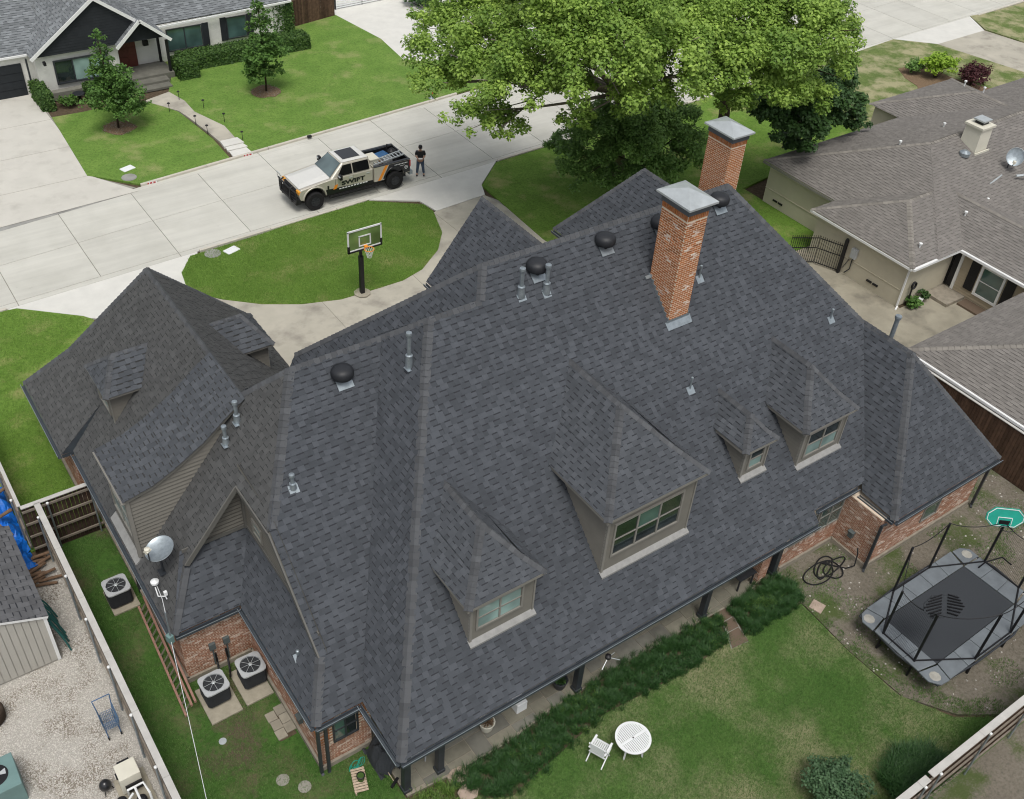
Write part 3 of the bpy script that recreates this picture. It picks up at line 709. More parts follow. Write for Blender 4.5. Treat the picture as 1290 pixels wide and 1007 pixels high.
HC((12.6, 35.3, 2.7), (8.15, 32.4, 8.07), ng, nb)
HC((3.87, 20.85, 2.7), (4.9, 22.05, 3.98), nl, Vector((0, -1, 1)).normalized())
HC((11.6, 27.9, 5.83), (15.72, 22.25, 11.53), nu, nb)
wfn, wln, wrn = nrm((27.2, 12, 2.7), (33.6, 12, 2.7), (30.4, 15.35, 6.88)), nrm((27.2, 12, 2.7), (30.4, 15.35, 6.88), (30.4, 17.65, 6.88)), nrm((33.6, 12, 2.7), (33.6, 18.5, 2.7), (30.4, 15.35, 6.88))
HC((27.2, 12, 2.7), (30.4, 15.35, 6.88), wfn, wln, wd=.19); HC((33.6, 12, 2.7), (30.4, 15.35, 6.88), wfn, wrn, wd=.15); HC((30.4, 15.35, 6.88), (30.4, 17.65, 6.88), wln, wrn)
for A_, B_ in (((21.15, 30.21, 8.53), (21.15, 25.2, 8.53)), ((28.28, 28.48, 8.79), (28.28, 25.0, 8.79))):
    HC(A_, B_, Vector((-1.25, 0, 1)).normalized(), Vector((1.25, 0, 1)).normalized())
HC((25.72, 31.03, 5.3), (28.28, 28.48, 8.79), Vector((-1.36, 0, 1)).normalized(), Vector((0, 1.36, 1)).normalized())

# dormers with hipped roofs on the rear slope
def window(par, x0, x1, z0, z1, y, nx, ny, glass, depth=.05, fr=.06, outer=.07, mt=None, axis='y', s=-1, lower=None):
    """frame and panes set in the plane y (facing s*y) or, with axis 'x', in the plane x=y"""
    mt = mt or M['taupe_trim']
    T = (lambda a, b_, c: (a, y+s*b_, c)) if axis == 'y' else (lambda a, b_, c: (y+s*b_, a, c))
    f = MB()
    def bar(a0, a1, c0, c1, d0, d1):
        p = T(a0, d0, c0); q = T(a1, d1, c1); f.box(min(p[0], q[0]), min(p[1], q[1]), c0, max(p[0], q[0]), max(p[1], q[1]), c1)
    bar(x0-outer, x0, z0-outer, z1+outer, 0, depth); bar(x1, x1+outer, z0-outer, z1+outer, 0, depth)
    bar(x0, x1, z1, z1+outer, 0, depth); bar(x0, x1, z0-outer, z0, 0, depth)
    w_ = (x1-x0)/nx; h_ = (z1-z0)/ny
    for i in range(1, nx): bar(x0+i*w_-fr/2, x0+i*w_+fr/2, z0, z1, 0, depth*.8)
    for j in range(1, ny): bar(x0, x1, z0+j*h_-fr*.35, z0+j*h_+fr*.35, .002, depth*.7)
    wf = f.build('window_frame', mt, par)
    for i in range(nx):
        for j in range(ny):
            g_ = MB(); a0 = x0+i*w_+fr*.4; a1 = x0+(i+1)*w_-fr*.4; c0 = z0+j*h_+.015; c1 = z0+(j+1)*h_-.015
            q = [T(a0, .012, c0), T(a1, .012, c0), T(a1, .012, c1), T(a0, .012, c1)]
            g_.face(q); g_.face([T(a0, .012, c0), T(a0, .012, c1), T(a0, -.01, c1), T(a0, -.01, c0)])
            gm = glass[(i+j*nx) % len(glass)] if isinstance(glass, list) else glass
            g_.build('pane', gm, par)
    return wf

def siding(b, A, B, z0, z1fn, out, step=.16, ztop=None):
    """lapped boards: each board a wedge, lower edge proud"""
    A = Vector((*A, 0)); B = Vector((*B, 0)); o = Vector((*out, 0)).normalized(); z = z0
    top = z1fn
    L_ = (B-A).length; n = max(1, int((ztop-z0)/step)) 
    for k in range(n+1):
        za = z0+k*step; zb = min(za+step, ztop)
        if zb-za < .01: break
        p = [A+o*.022, B+o*.022, B+o*.004, A+o*.004]
        q = []
        for i, (pp, zz) in enumerate(zip(p, (za, za, zb, zb))): v = pp.copy(); v.z = zz; q.append(v)
        b.face(q); b.face([Vector((A.x, A.y, za)), Vector((B.x, B.y, za)), q[1], q[0]])

def dormer(xl, xr, yf_, zs, ze, zp, yp, wins, ov=.28, lab=None, wx=None, wz=None, glass=None):
    rz0 = lambda y: y-13.42+2.7
    d = MB(); yb = 13.42+(ze-2.7)          # where eave height meets the roof
    d.idx([(xl, yf_, zs-.05), (xr, yf_, zs-.05), (xr, yf_, ze-.05), (xl, yf_, ze-.05), (xl, yb, ze-.05), (xr, yb, ze-.05)],
          [(0, 1, 2, 3), (0, 3, 4), (1, 5, 2), (3, 2, 5, 4)])
    # siding boards on the two cheeks and the face
    for x_, s_ in ((xl, -1), (xr, 1)):
        k = 0; st = .15
        z = zs
        while z < ze-.08:
            zb = min(z+st, ze-.06); ya0 = yf_; y1a = 13.42+z-2.7+.02; y1b = 13.42+zb-2.7+.02
            d.face([(x_+s_*.035, ya0, z), (x_+s_*.035, y1a, z), (x_+s_*.003, y1b, zb), (x_+s_*.004, ya0, zb)])
            d.face([(x_, ya0, z-.012), (x_, y1a, z-.012), (x_+s_*.035, y1a, z), (x_+s_*.035, ya0, z)], mi=1); d.face([(x_+s_*.013, ya0, zb-.024), (x_+s_*.013, y1b, zb-.024), (x_+s_*.009, y1b, zb), (x_+s_*.009, ya0, zb)], mi=1)
            z = zb
    dm = d.build('dormer', [M['taupe_siding'], M['siding_shadow']], house)
    t = MB()
    for x_ in (xl, xr): t.box(x_-.03, yf_-.035, zs, x_+.06 if x_ == xl else x_+.03, yf_+.06, ze-.1)
    t.box(xl-.02, yf_-.03, ze-.3, xr+.02, yf_+.02, ze-.12)
    t.build('corner_trim', M['taupe_trim'], dm)
    s_ = MB(); s_.idx([(xl-.06, yf_-.17, zs-.06), (xr+.06, yf_-.17, zs-.06), (xr+.06, yf_+.02, zs+.06), (xl-.06, yf_+.02, zs+.06), (xl-.06, yf_-.17, zs-.13), (xr+.06, yf_-.17, zs-.13)], [(0, 1, 2, 3), (4, 5, 1, 0)])
    s_.build('sill_flashing', M['sill_metal'], dm)
    window(dm, wx[0], wx[1], wz[0], wz[1], yf_, wins, 2, glass, mt=M['taupe_trim'])
    # eave slab
    e = MB(); exl, exr, ey = xl-ov, xr+ov, yf_-ov*.8
    e.idx([(exl, ey, ze-.12), (exr, ey, ze-.12), (exr, yb+.1, ze-.12), (exl, yb+.1, ze-.12), (exl, ey, ze-.01), (exr, ey, ze-.01), (exr, yb+.1, ze-.01), (exl, yb+.1, ze-.01)],
          [(3, 2, 1, 0), (4, 5, 6, 7), (0, 1, 5, 4), (1, 2, 6, 5), (3, 0, 4, 7)])
    e.build('eave_board', M['taupe_trim'], dm)
    xm = (xl+xr)/2; ypk = yp; yrb = 13.42+zp-2.7+.25
    r = MB(); kf = .42; sag = .07
    A0, A1 = Vector((exl, ey, ze)), Vector((exr, ey, ze)); Pk = Vector((xm, ypk, zp)); Rb = Vector((xm, yrb, zp)); B0 = Vector((exl, yb+.12, ze)); B1 = Vector((exr, yb+.12, ze))
    m0 = A0.lerp(Pk, kf)-Vector((0, 0, sag)); m1 = A1.lerp(Pk, kf)-Vector((0, 0, sag)); n0 = B0.lerp(Rb, kf)+Vector((0, .12, 0)); n1 = B1.lerp(Rb, kf)+Vector((0, .12, 0))
    for q in ([A0, A1, m1, m0], [m0, m1, Pk], [A0, m0, n0, B0], [m0, Pk, Rb, n0], [A1, B1, n1, m1], [m1, n1, Rb, Pk]):
        shingles(r, q, seed=30+xl, thick=.8, exp=.165, tooth=(.12, .27), gap=(.13, .24))
    fr = Vector((0, -.8, 1)).normalized(); lf = Vector((-.9, 0, 1)).normalized(); rg = Vector((.9, 0, 1)).normalized()
    for a_, b_, n1_, n2_ in ((A0, m0, fr, lf), (m0, Pk, fr, lf), (A1, m1, fr, rg), (m1, Pk, fr, rg), (Pk, Rb, lf, rg)):
        caps(r, a_, b_, n1_, n2_, wd=.15, exp=.18)
    o = r.build('dormer_roof', [M['shingle_skylit'], M['shingle_dark'], M['cap']], dm)
    return dm
G_, GB, GD = M['glass'], M['glass_blind'], M['glass_dark']
dormer(15.65, 19.25, 14.9, 4.18, 6.84, 8.86, 17.0, 3, wx=(15.98, 18.72), wz=(4.85, 6.2), glass=[GD, GD, GD, GD, M['glass_yellow'] if 'glass_yellow' in M else G_, GD])
dormer(10.72, 12.98, 14.9, 4.18, 5.98, 7.45, 16.2, 2, wx=(10.97, 12.5), wz=(4.7, 5.6), glass=[GB, GB, GB, GB], ov=.24)
dormer(22.1, 23.25, 15.37, 4.65, 6.02, 6.85, 16.0, 1, wx=(22.4, 23.02), wz=(4.98, 5.75), glass=[GB, GD], ov=.22)
dormer(24.65, 26.9, 15.0, 4.25, 6.02, 7.5, 16.32, 2, wx=(24.95, 26.55), wz=(4.6, 5.62), glass=[GB, GB, GD, GD], ov=.24)

# shed dormer on the left slope, two small dormers on the garage roof
prof = [(3.92, 5.8), (4.9, 6.02), (5.65, 6.38), (6.65, 6.98), (7.6, 7.75), (8.15, 8.12)]
r = MB()
for (xa, za), (xb, zb) in zip(prof, prof[1:]):
    shingles(r, [(xa, 23.85, za), (xb, 23.85, zb), (xb, 26.6, zb), (xa, 26.6, za)], seed=41, thick=.9)
d = MB(); wy = 24.02
pts = [(4.1, wy, 3.0)]+[(x_, wy, z_-.07) for x_, z_ in prof if x_ > 4]+[(8.1, wy, 7.9)]
pts = [(4.1, wy, 3.0), (4.1, wy, 5.75), (4.9, wy, 5.95), (5.65, wy, 6.31), (6.65, wy, 6.9), (7.6, wy, 7.5)]
d.face(pts); d.face([(a, 26.45, c) for a, _, c in pts][::-1]); d.face([(4.1, wy, 3.0), (4.1, 26.45, 3.0), (4.1, 26.45, 5.75), (4.1, wy, 5.75)])
z = 3.1
while z < 7.1:
    zb = z+.15; xr_ = 3.85+(z-2.7)/LS; xl_ = 4.12 if z < 5.5 else np.interp(z+.26, [5.8, 6.02, 6.38, 6.98, 7.75], [4.1, 4.9, 5.65, 6.65, 7.6])
    if xr_+.02 > xl_: d.face([(xl_, wy-.045, z), (xr_, wy-.045, z), (xr_+.12, wy-.004, zb), (xl_, wy-.004, zb)]); d.face([(xl_, wy, z-.01), (xr_, wy, z-.01), (xr_, wy-.045, z), (xl_, wy-.045, z)], mi=1); d.face([(xl_, wy-.014, zb-.022), (xr_+.1, wy-.014, zb-.022), (xr_+.12, wy-.01, zb), (xl_, wy-.01, zb)], mi=1)
    z = zb
sd = d.build('dormer', [M['taupe_siding'], M['siding_shadow']], house)
r.build('dormer_roof', [M['shingle_skylit'], M['shingle_left_dark'], M['cap']], sd)
e = MB()
for (xa, za), (xb, zb) in zip(prof[:-1], prof[1:]): 
    e.beam((xa, 23.94, za-.1), (xb, 23.94, zb-.1), .04, .12)
e.beam((3.94, 23.86, 5.72), (3.94, 26.6, 5.72), .12, .04); e.box(4.0, 23.95, 3.15, 4.12, 24.05, 5.7)
e.build('corner_trim', M['taupe_trim'], sd)
s_ = MB(); s_.beam((3.98, 24.0, 2.93), (3.98, 26.45, 2.93), .05, .3, up=(1, 0, 1)); s_.build('sill_flashing', M['sill_metal'], sd)
window(sd, 24.4, 26.1, 3.7, 5.2, 4.09, 2, 2, GB, axis='x', s=-1)
def side_dormer(s, x0, wall, xin):
    # s=-1: left slope, +1: right slope; wall x, ridge height 6.75
    d = MB(); z0, ze_, zr = 4.4, 5.75, 6.7; ya, yb, ym_ = 29.15, 30.75, 29.95
    xe = xin(ze_)
    d.idx([(wall, ya, z0-.1), (wall, yb, z0-.1), (wall, yb, ze_), (wall, ya, ze_), (xe, ya, ze_), (xe, yb, ze_)], [(0, 1, 2, 3), (0, 3, 4), (1, 5, 2), (3, 2, 5, 4)])
    z = z0
    while z < ze_-.05:
        zb = min(z+.15, ze_); 
        for yy, sy in ((ya, -1), (yb, 1)):
            d.face([(wall, yy+sy*.02, z), (xin(z), yy+sy*.02, z), (xin(zb), yy+sy*.004, zb), (wall, yy+sy*.004, zb)]); d.face([(wall, yy, z), (xin(z), yy, z), (xin(z), yy+sy*.02, z), (wall, yy+sy*.02, z)])
        z = zb
    dm = d.build('dormer', M['taupe_siding'], house)
    t = MB(); t.box(min(wall, wall+s*.03), ya-.03, z0-.1, max(wall, wall+s*.03), ya+.08, ze_); t.box(min(wall, wall+s*.03), yb-.08, z0-.1, max(wall, wall+s*.03), yb+.03, ze_)
    xo = wall+s*.2; t.box(min(xo, xe), ya-.25, ze_-.06, max(xo, xe), yb+.25, ze_+.03); t.build('corner_trim', M['taupe_trim'], dm)
    q = MB(); q.idx([(wall+s*.22, ya, z0-.34), (wall+s*.22, yb, z0-.34), (wall-s*.02, yb, z0-.04), (wall-s*.02, ya, z0-.04)], [(0, 1, 2, 3)]); q.build('sill_flashing', M['sill_metal'], dm)
    window(dm, ya+.35, yb-.35, z0+.25, ze_-.3, wall, 1, 2, GB, axis='x', s=s)
    r = MB(); xp = wall-s*.55; xr0 = xin(zr)-s*.15; A0 = (xo, ya-.27, ze_+.03); A1 = (xo, yb+.27, ze_+.03); Pk = (xp, ym_, zr); Rb = (xr0, ym_, zr); B0 = (xe-s*.1, ya-.27, ze_+.03); B1 = (xe-s*.1, yb+.27, ze_+.03)
    for k, qq in enumerate(([A0, A1, Pk], [A0, Pk, Rb, B0], [A1, B1, Rb, Pk])): shingles(r, qq, seed=50+k, thick=1.2, exp=.19)
    sd_ = Vector((s*.9, 0, 1)).normalized(); na = Vector((0, -.9, 1)).normalized(); nb_ = Vector((0, .9, 1)).normalized()
    caps(r, A0, Pk, sd_, na, wd=.13); caps(r, A1, Pk, sd_, nb_, wd=.13); caps(r, Pk, Rb, na, nb_, wd=.13)
    r.build('dormer_roof', [M['shingle_skylit'], M['shingle_left_dark'], M['cap']], dm)
side_dormer(-1, 5.2, 5.25, lambda z: 3.85+(z-2.7)/LS+.03)
side_dormer(1, 11.1, 11.05, lambda z: 12.6-(z-2.7)/grs-.03)

# the well between the upper and lower roofs: siding walls, trim, small window
w = MB(); w.face([(4.9, 22.45, 3.9), (7.25, 22.45, 3.9), (7.25, 22.45, 7.0), (6.95, 22.45, 6.45)]); w.face([(7.15, 16.9, 3.8), (7.15, 22.5, 3.8), (7.15, 22.5, 7.0), (7.15, 19.9, 6.8), (7.15, 17.0, 4.1)])
z = 4.3
while z < 6.6:
    zb = z+.15; xl_ = 3.85+(z-2.7)/LS
    w.face([(xl_, 22.43, z), (7.14, 22.43, z), (7.14, 22.446, zb), (xl_+.12, 22.446, zb)]); w.face([(xl_, 22.425, z-.01), (7.14, 22.425, z-.01), (7.14, 22.42, z+.02), (xl_, 22.42, z+.02)], mi=1)
    ys = 15.7+(z-2.7)/CS+.1
    w.face([(7.13, ys, z), (7.13, 22.44, z), (7.146, 22.44, zb), (7.146, ys+.14, zb)]); w.face([(7.125, ys, z-.01), (7.125, 22.44, z-.01), (7.12, 22.44, z+.02), (7.12, ys, z+.02)], mi=1)
    z = zb
wl_ = w.build('siding_wall', [M['taupe_siding'], M['siding_shadow']], house)
t = MB(); t.beam((5.0, 22.42, 4.34), (7.12, 22.42, 4.34), .04, .14); t.beam((7.12, 17.35, 4.34), (7.12, 22.42, 4.34), .04, .14); t.box(7.05, 22.33, 4.3, 7.13, 22.42, 6.5)
t.beam((6.9, 22.08, 6.43), (4.98, 22.08, 4.03), .05, .16, up=(1, 0, 1)); t.beam((6.88, 22.1, 6.42), (6.88, ch[1], 6.42), .05, .16); t.beam((6.88, ch[1], 6.5), (6.88, 16.98, 3.85), .05, .16)
t.build('barge_board', M['taupe_dim'], wl_)
s_ = MB(); s_.face([(6.9, 22.1, 6.47), (5.0, 22.1, 4.1), (5.0, 22.45, 4.1), (6.9, 22.45, 6.47)]); s_.face([(6.9, 22.1, 6.47), (7.15, 22.45, 6.7), (7.15, ch[1], 6.6), (6.9, ch[1], 6.47)]); s_.face([(6.9, 17.0, 3.9), (7.15, 17.0, 3.9), (7.15, ch[1], 6.6), (6.9, ch[1], 6.45)])
s_.build('soffit', M['taupe_siding'], wl_)
window(wl_, 21.15, 21.7, 4.7, 5.2, 7.13, 1, 2, GB, axis='x', s=-1)

# gutters, fascias, downspouts
def gutter(pts, name='gutter', mt='gutter', par=house, zoff=-.1):
    for a, b_ in zip(pts, pts[1:]):
        a = Vector(a); b_ = Vector(b_); q = MB(); d = (b_-a).normalized(); o = Vector((d.y, -d.x, 0))
        # U-shaped trough
        a0 = a+Vector((0, 0, zoff)); b0 = b_+Vector((0, 0, zoff))
        q.beam(a0+o*.02, b0+o*.02, .02, .13); q.beam(a0+o*.13, b0+o*.13, .018, .11); q.beam(a0+o*.075+Vector((0, 0, -.055)), b0+o*.075+Vector((0, 0, -.055)), .12, .014)
        q.beam(a0+o*.145+Vector((0, 0, .058)), b0+o*.145+Vector((0, 0, .058)), .016, .012, mi=1)
        q.build(name, [M[mt], M['galv']], par)
gutter([(24.71, 13.42, 2.7), (7.53, 13.42, 2.7)][::-1]); gutter([(7.53, 15.7, 2.7), (7.53, 13.42, 2.7)])
gutter([(6.05, 15.7, 2.7), (7.45, 15.7, 2.7)]); gutter([(6.05, 20.8, 2.7), (6.05, 15.7, 2.7)])
gutter([(24.85, 13.75, 3.03), (27.1, 13.75, 3.03)])
gutter([(27.2, 12.0, 2.7), (33.6, 12.0, 2.7)]); gutter([(27.2, 13.6, 2.7), (27.2, 12.0, 2.7)])
gutter([(3.85, 30.4, 2.7), (3.85, 20.85, 2.7)]); gutter([(3.43, 35.29, 2.7), (3.43, 30.5, 2.7)]); gutter([(3.9, 20.85, 2.7), (6.0, 20.85, 2.7)])
gutter([(18.56, 30.2, 5.3), (18.56, 27, 5.3)]); gutter([(25.72, 31.0, 5.3), (25.72, 27, 5.3)])
def spout(x, y, z1, ox, oy):
    q = MB(); q.box(x-.045, y-.045, .1, x+.045, y+.045, z1-.25); q.beam((x, y, z1-.25), (x+ox, y+oy, z1-.12), .09, .07, up=(0, 1, 0)); q.beam((x, y, .1), (x-ox*.8-.02, y+oy*.8, .04), .09, .07, up=(0, 1, 0))
    q.build('downspout', M['dark_metal'], house)
spout(6.12, 15.75, 2.7, -.05, -.1); spout(26.84, 12.2, 2.7, .1, -.1); spout(33.35, 12.1, 2.7, .1, -.1); spout(3.99, 25.3, 2.7, -.1, 0); spout(6.35, 15.7, 2.6, 0, -.05)

# walls
def wall_part(name, poly, z0, z1, mt):
    b = MB(); b.prism(poly, z0, z1); return b.build(name, mt, house)
wall_part('brick_wall', [(4.05, 20.98), (6.23, 20.98), (6.23, 15.88), (7.9, 15.88), (7.9, 16.9), (22.7, 16.9), (22.7, 15.0), (23.9, 15.0), (23.9, 13.95), (26.95, 13.95), (26.95, 12.3), (33.3, 12.3), (33.3, 28), (31, 28), (31, 27.9), (12.2, 27.9), (12.2, 34.9), (3.78, 34.9), (3.78, 30.6), (4.05, 30.6)], 0, 2.58, M['mortar'])
for A_, B_, w_ in (((4.0, 20.95), (6.2, 20.95), .1), ((6.2, 20.95), (6.2, 15.85), .1), ((6.2, 15.85), (7.9, 15.85), .1), ((24.0, 13.92), (26.92, 13.92), .1), ((26.92, 13.92), (26.92, 12.27), .1), ((26.92, 12.27), (33.3, 12.27), .1), ((4.02, 30.5), (4.02, 20.95), .1), ((3.75, 34.9), (3.75, 30.6), .14)):
    fb = MB(); fb.beam((*A_, .1), (*B_, .1), w_, .26); fb.build('foundation', M['foundation'], house)
WB = MB()
wm4 = lambda x, z: not (.37 < x < 1.3 and 1.05 < z < 2.35)
bricks(WB, (4.05, 20.98), (6.23, 20.98), .24, 2.6, (0, -1), single=True, par=house, pale=.1)
bricks(WB, (6.23, 20.98), (6.23, 15.88), .24, 2.58, (-1, 0), single=True, par=house, pale=.12)
bricks(WB, (6.23, 15.88), (7.9, 15.88), .24, 2.58, (0, -1), mask=wm4, single=True, par=house, pale=.12)
bricks(WB, (23.9, 13.95), (26.95, 13.95), .24, 1.0, (0, -1), pale=.15)
bricks(WB, (26.95, 13.95), (26.95, 12.3), .24, 2.58, (-1, 0), pale=.12)
wm7 = lambda x, z: not (2.9 < x < 3.9 and .85 < z < 2.5)
bricks(WB, (26.95, 12.3), (33.3, 12.3), .24, 2.58, (0, -1), mask=wm7, pale=.22)
bricks(WB, (33.3, 12.3), (33.3, 22), .24, 2.58, (1, 0), pale=.1)
bricks(WB, (4.05, 20.98), (4.05, 30.6), .24, 2.4, (-1, 0), pale=.1)
bricks(WB, (3.78, 30.6), (3.78, 34.9), .24, 2.4, (-1, 0), pale=.05); bricks(WB, (3.78, 30.6), (4.1, 30.6), .24, 2.4, (0, -1), pale=.05)
bricks(WB, (7.9, 16.9), (22.7, 16.9), .1, 2.4, (0, -1))
bricks(WB, (22.7, 15.0), (23.9, 15.0), .1, 2.4, (0, -1)); bricks(WB, (22.7, 16.9), (22.7, 15.0), .1, 2.4, (-1, 0))
wall_part('brick_pier', [(22.85, 13.92), (23.3, 13.92), (23.3, 15.0), (22.85, 15.0)], 0, 2.5, M['mortar'])
bricks(WB, (22.85, 13.92), (23.3, 13.92), .1, 2.4, (0, -1)); bricks(WB, (22.85, 15.0), (22.85, 13.92), .1, 2.4, (-1, 0))
# soldier course under the corner window
for k in range(13): 
    b0 = Vector((6.55+k*.078, 15.88, 0)); brick_faces(WB, (b0, b0+Vector((.066, 0, 0)), .88, 1.08, Vector((0, -1, 0)), .02, rnd.random()*.3))
for k in range(36):
    b0 = Vector((24.05+k*.078, 13.95, 0)); brick_faces(WB, (b0, b0+Vector((.066, 0, 0)), 1.0, 1.2, Vector((0, -1, 0)), .03, rnd.choice((.1, .3, .8))))
window(house, 6.68, 7.42, 1.22, 2.2, 15.86, 2, 2, [G_, GD], mt=M['dark_metal'], outer=.05)
window(house, 24.2, 25.4, 1.3, 2.35, 13.93, 2, 2, G_, mt=M['taupe_trim'], outer=.05); window(house, 25.6, 26.8, 1.3, 2.6, 13.93, 2, 2, G_, mt=M['taupe_trim'], outer=.05)
window(house, 29.9, 30.8, .9, 2.3, 12.3, 1, 2, G_, mt=M['taupe_trim'], outer=.05)
uw = MB(); uw.box(24.0, 13.98, 2.55, 27.2, 14.4, 3.0); uw.box(22.75, 13.8, 2.45, 24.6, 14.6, 2.62)
uw.box(11.4, 22.9, 2.5, 31.0, 27.7, 5.2); uw.box(18.8, 27.7, .1, 23.5, 30.0, 5.3); uw.box(26.0, 27.7, .1, 30.6, 30.8, 5.2)
uw.face([(18.8, 30.0, 5.3), (23.5, 30.0, 5.3), (21.15, 30.0, 8.2)]); uw.build('upper_wall', M['taupe_siding'], house)
pb = MB(); pb.beam((7.75, 13.7, 2.5), (24.6, 13.7, 2.5), .15, .25); pb.face([(7.6, 13.5, 2.62), (24.6, 13.5, 2.62), (24.6, 16.9, 2.62), (7.6, 16.9, 2.62)]); pb.build('porch_beam', M['gutter'], house)
for x, y in ((7.98, 13.92), (9.15, 13.92), (14.45, 13.92), (20.08, 13.9), (23.7, 13.95)):
    q = MB(); q.box(x-.11, y-.11, .05, x+.11, y+.11, 2.45); q.box(x-.14, y-.14, .05, x+.14, y+.14, .2); q.build('porch_post', M['dark_metal'], house, bevel=.01)
for c, s_ in (((26.88, 13.2, 1.05), -1), ((6.16, 17.15, 1.1), -1)):
    q = MB(); q.rbox(c, (.16, .2, .26)); q.rbox((c[0], c[1], c[2]+.15), (.22, .26, .05)); q.build('wall_lamp', M['vert_box'], house, bevel=.01)
for x in (4.95, 5.42):
    q = MB(); q.box(x-.1, 20.86, 1.15, x+.1, 20.96, 1.42); q.box(x-.02, 20.9, .35, x+.02, 20.95, 1.15); q.build('disconnect_box', M['vert_box'], house)
for x in (5.0, 5.35): 
    q = MB(); q.tube([(x, 20.9, .9), (x, 20.85, .5), (x-.1, 20.5, .3), (x-.2, 20.2, .35)], .035, 6); q.build('refrigerant_line', M['black'], house)

# chimneys
def chimney(x0, x1, y0, y1, zb, zt, near):
    b = MB(); b.box(x0, y0, zb, x1, y1, zt); c = b.build('chimney', M['mortar_light'], house)
    bb = MB()
    mk = (lambda A_, B_: (lambda s_, z: z > (y0-13.42+2.7)-.05)) if near else None
    for A_, B_, o in (((x0, y0), (x1, y0), (0, -1)), ((x1, y0), (x1, y1), (1, 0)), ((x1, y1), (x0, y1), (0, 1)), ((x0, y1), (x0, y0), (-1, 0))):
        bricks(bb, A_, B_, zb, zt-.22, o, single=near, par=c, pale=.012, vbase=.1, j=.026, bh=.084, bl=.235)
        bricks(bb, A_, B_, zt-.22, zt, o, bl=.08, bh=.22, proud=.02, pale=.02, vbase=.1)
    cx, cy = (x0+x1)/2, (y0+y1)/2
    cp = MB(); cp.box(x0-.05, y0-.05, zt, x1+.05, y1+.05, zt+.24, mi=1)
    o_ = .19; z1 = zt+.33; q = [(x0-o_, y0-o_, z1), (x1+o_, y0-o_, z1), (x1+o_, y1+o_, z1), (x0-o_, y1+o_, z1)]
    lip = [(a, b_, z1-.07) for a, b_, _ in q]; i_ = [(a*.86+cx*.14, b_*.86+cy*.14, z1+.05) for a, b_, _ in q]
    pk = (cx, cy, z1+.27)
    for k in range(4):
        k2 = (k+1) % 4; cp.face([lip[k], lip[k2], q[k2], q[k]], mi=0); cp.face([q[k], q[k2], i_[k2], i_[k]], mi=0); cp.face([i_[k], i_[k2], pk], mi=0)
    cp.face(lip[::-1], mi=1)
    for sx in (x0+.1, x1-.1):
        for sy in (y0+.1, y1-.1): cp.box(sx-.03, sy-.03, zt+.16, sx+.03, sy+.03, z1-.05, mi=1)
    cp.build('chimney_cap', [M['galv_light'], M['cap_band']], c)
    return c, bb
c1, bb1 = chimney(21.63, 22.50, 19.51, 20.72, 8.3, 12.95, True)
# whitewashed patches of salvaged brick on the near chimney
for (fx, z_, k_) in ((0, 12.55, 2), (.35, 12.1, 3), (.1, 11.6, 2), (.5, 11.2, 3), (.62, 10.5, 2), (.4, 10.0, 3), (.6, 9.3, 3), (.2, 9.1, 2)):
    for i_ in range(k_):
        a_ = Vector((21.65+fx*.87+.21*(i_ % 2)*.5, 19.51, 0)); brick_faces(bb1, (a_, a_+Vector((min(.2, 22.5-a_.x), 0, 0)), z_+.072*i_, z_+.072*i_+.055, Vector((0, -1, 0)), .012, rnd.uniform(.5, .85)))
for (fy, z_, k_) in ((.2, 12.3, 2), (.5, 11.7, 3), (.3, 11.0, 2), (.1, 9.9, 2), (.35, 9.7, 2)):
    for i_ in range(k_):
        a_ = Vector((21.63, 19.6+fy*1.0+.1*(i_ % 2), 0)); brick_faces(bb1, (a_, a_+Vector((0, .2, 0)), z_+.072*i_, z_+.072*i_+.055, Vector((-1, 0, 0)), .012, rnd.uniform(.5, .85)))
fl = MB(); zf = lambda y: y-13.42+2.7
fl.idx([(21.52, 19.31, zf(19.31)+.04), (22.61, 19.31, zf(19.31)+.04), (22.63, 19.52, zf(19.52)+.05), (21.5, 19.52, zf(19.52)+.05)], [(0, 1, 2, 3)])
fl.idx([(21.55, 19.49, zf(19.49)), (22.57, 19.49, zf(19.49)), (22.57, 19.49, zf(19.49)+.16), (21.55, 19.49, zf(19.49)+.16)], [(0, 1, 2, 3)])
for k in range(9):
    ya = 19.5+k*.14; fl.box(21.6, ya, zf(ya)+.02, 21.625, ya+.15, zf(ya)+.22); fl.box(22.51, ya, zf(ya)+.02, 22.53, ya+.15, zf(ya)+.22)
fl.rbox((21.5, 20.68, zf(20.68)+.08), (.22, .12, .05), 0, .7)
fl.build('flashing', M['galv'], c1)
c2, bb2 = chimney(30.4, 31.25, 25.85, 27.2, .1, 10.62, False)

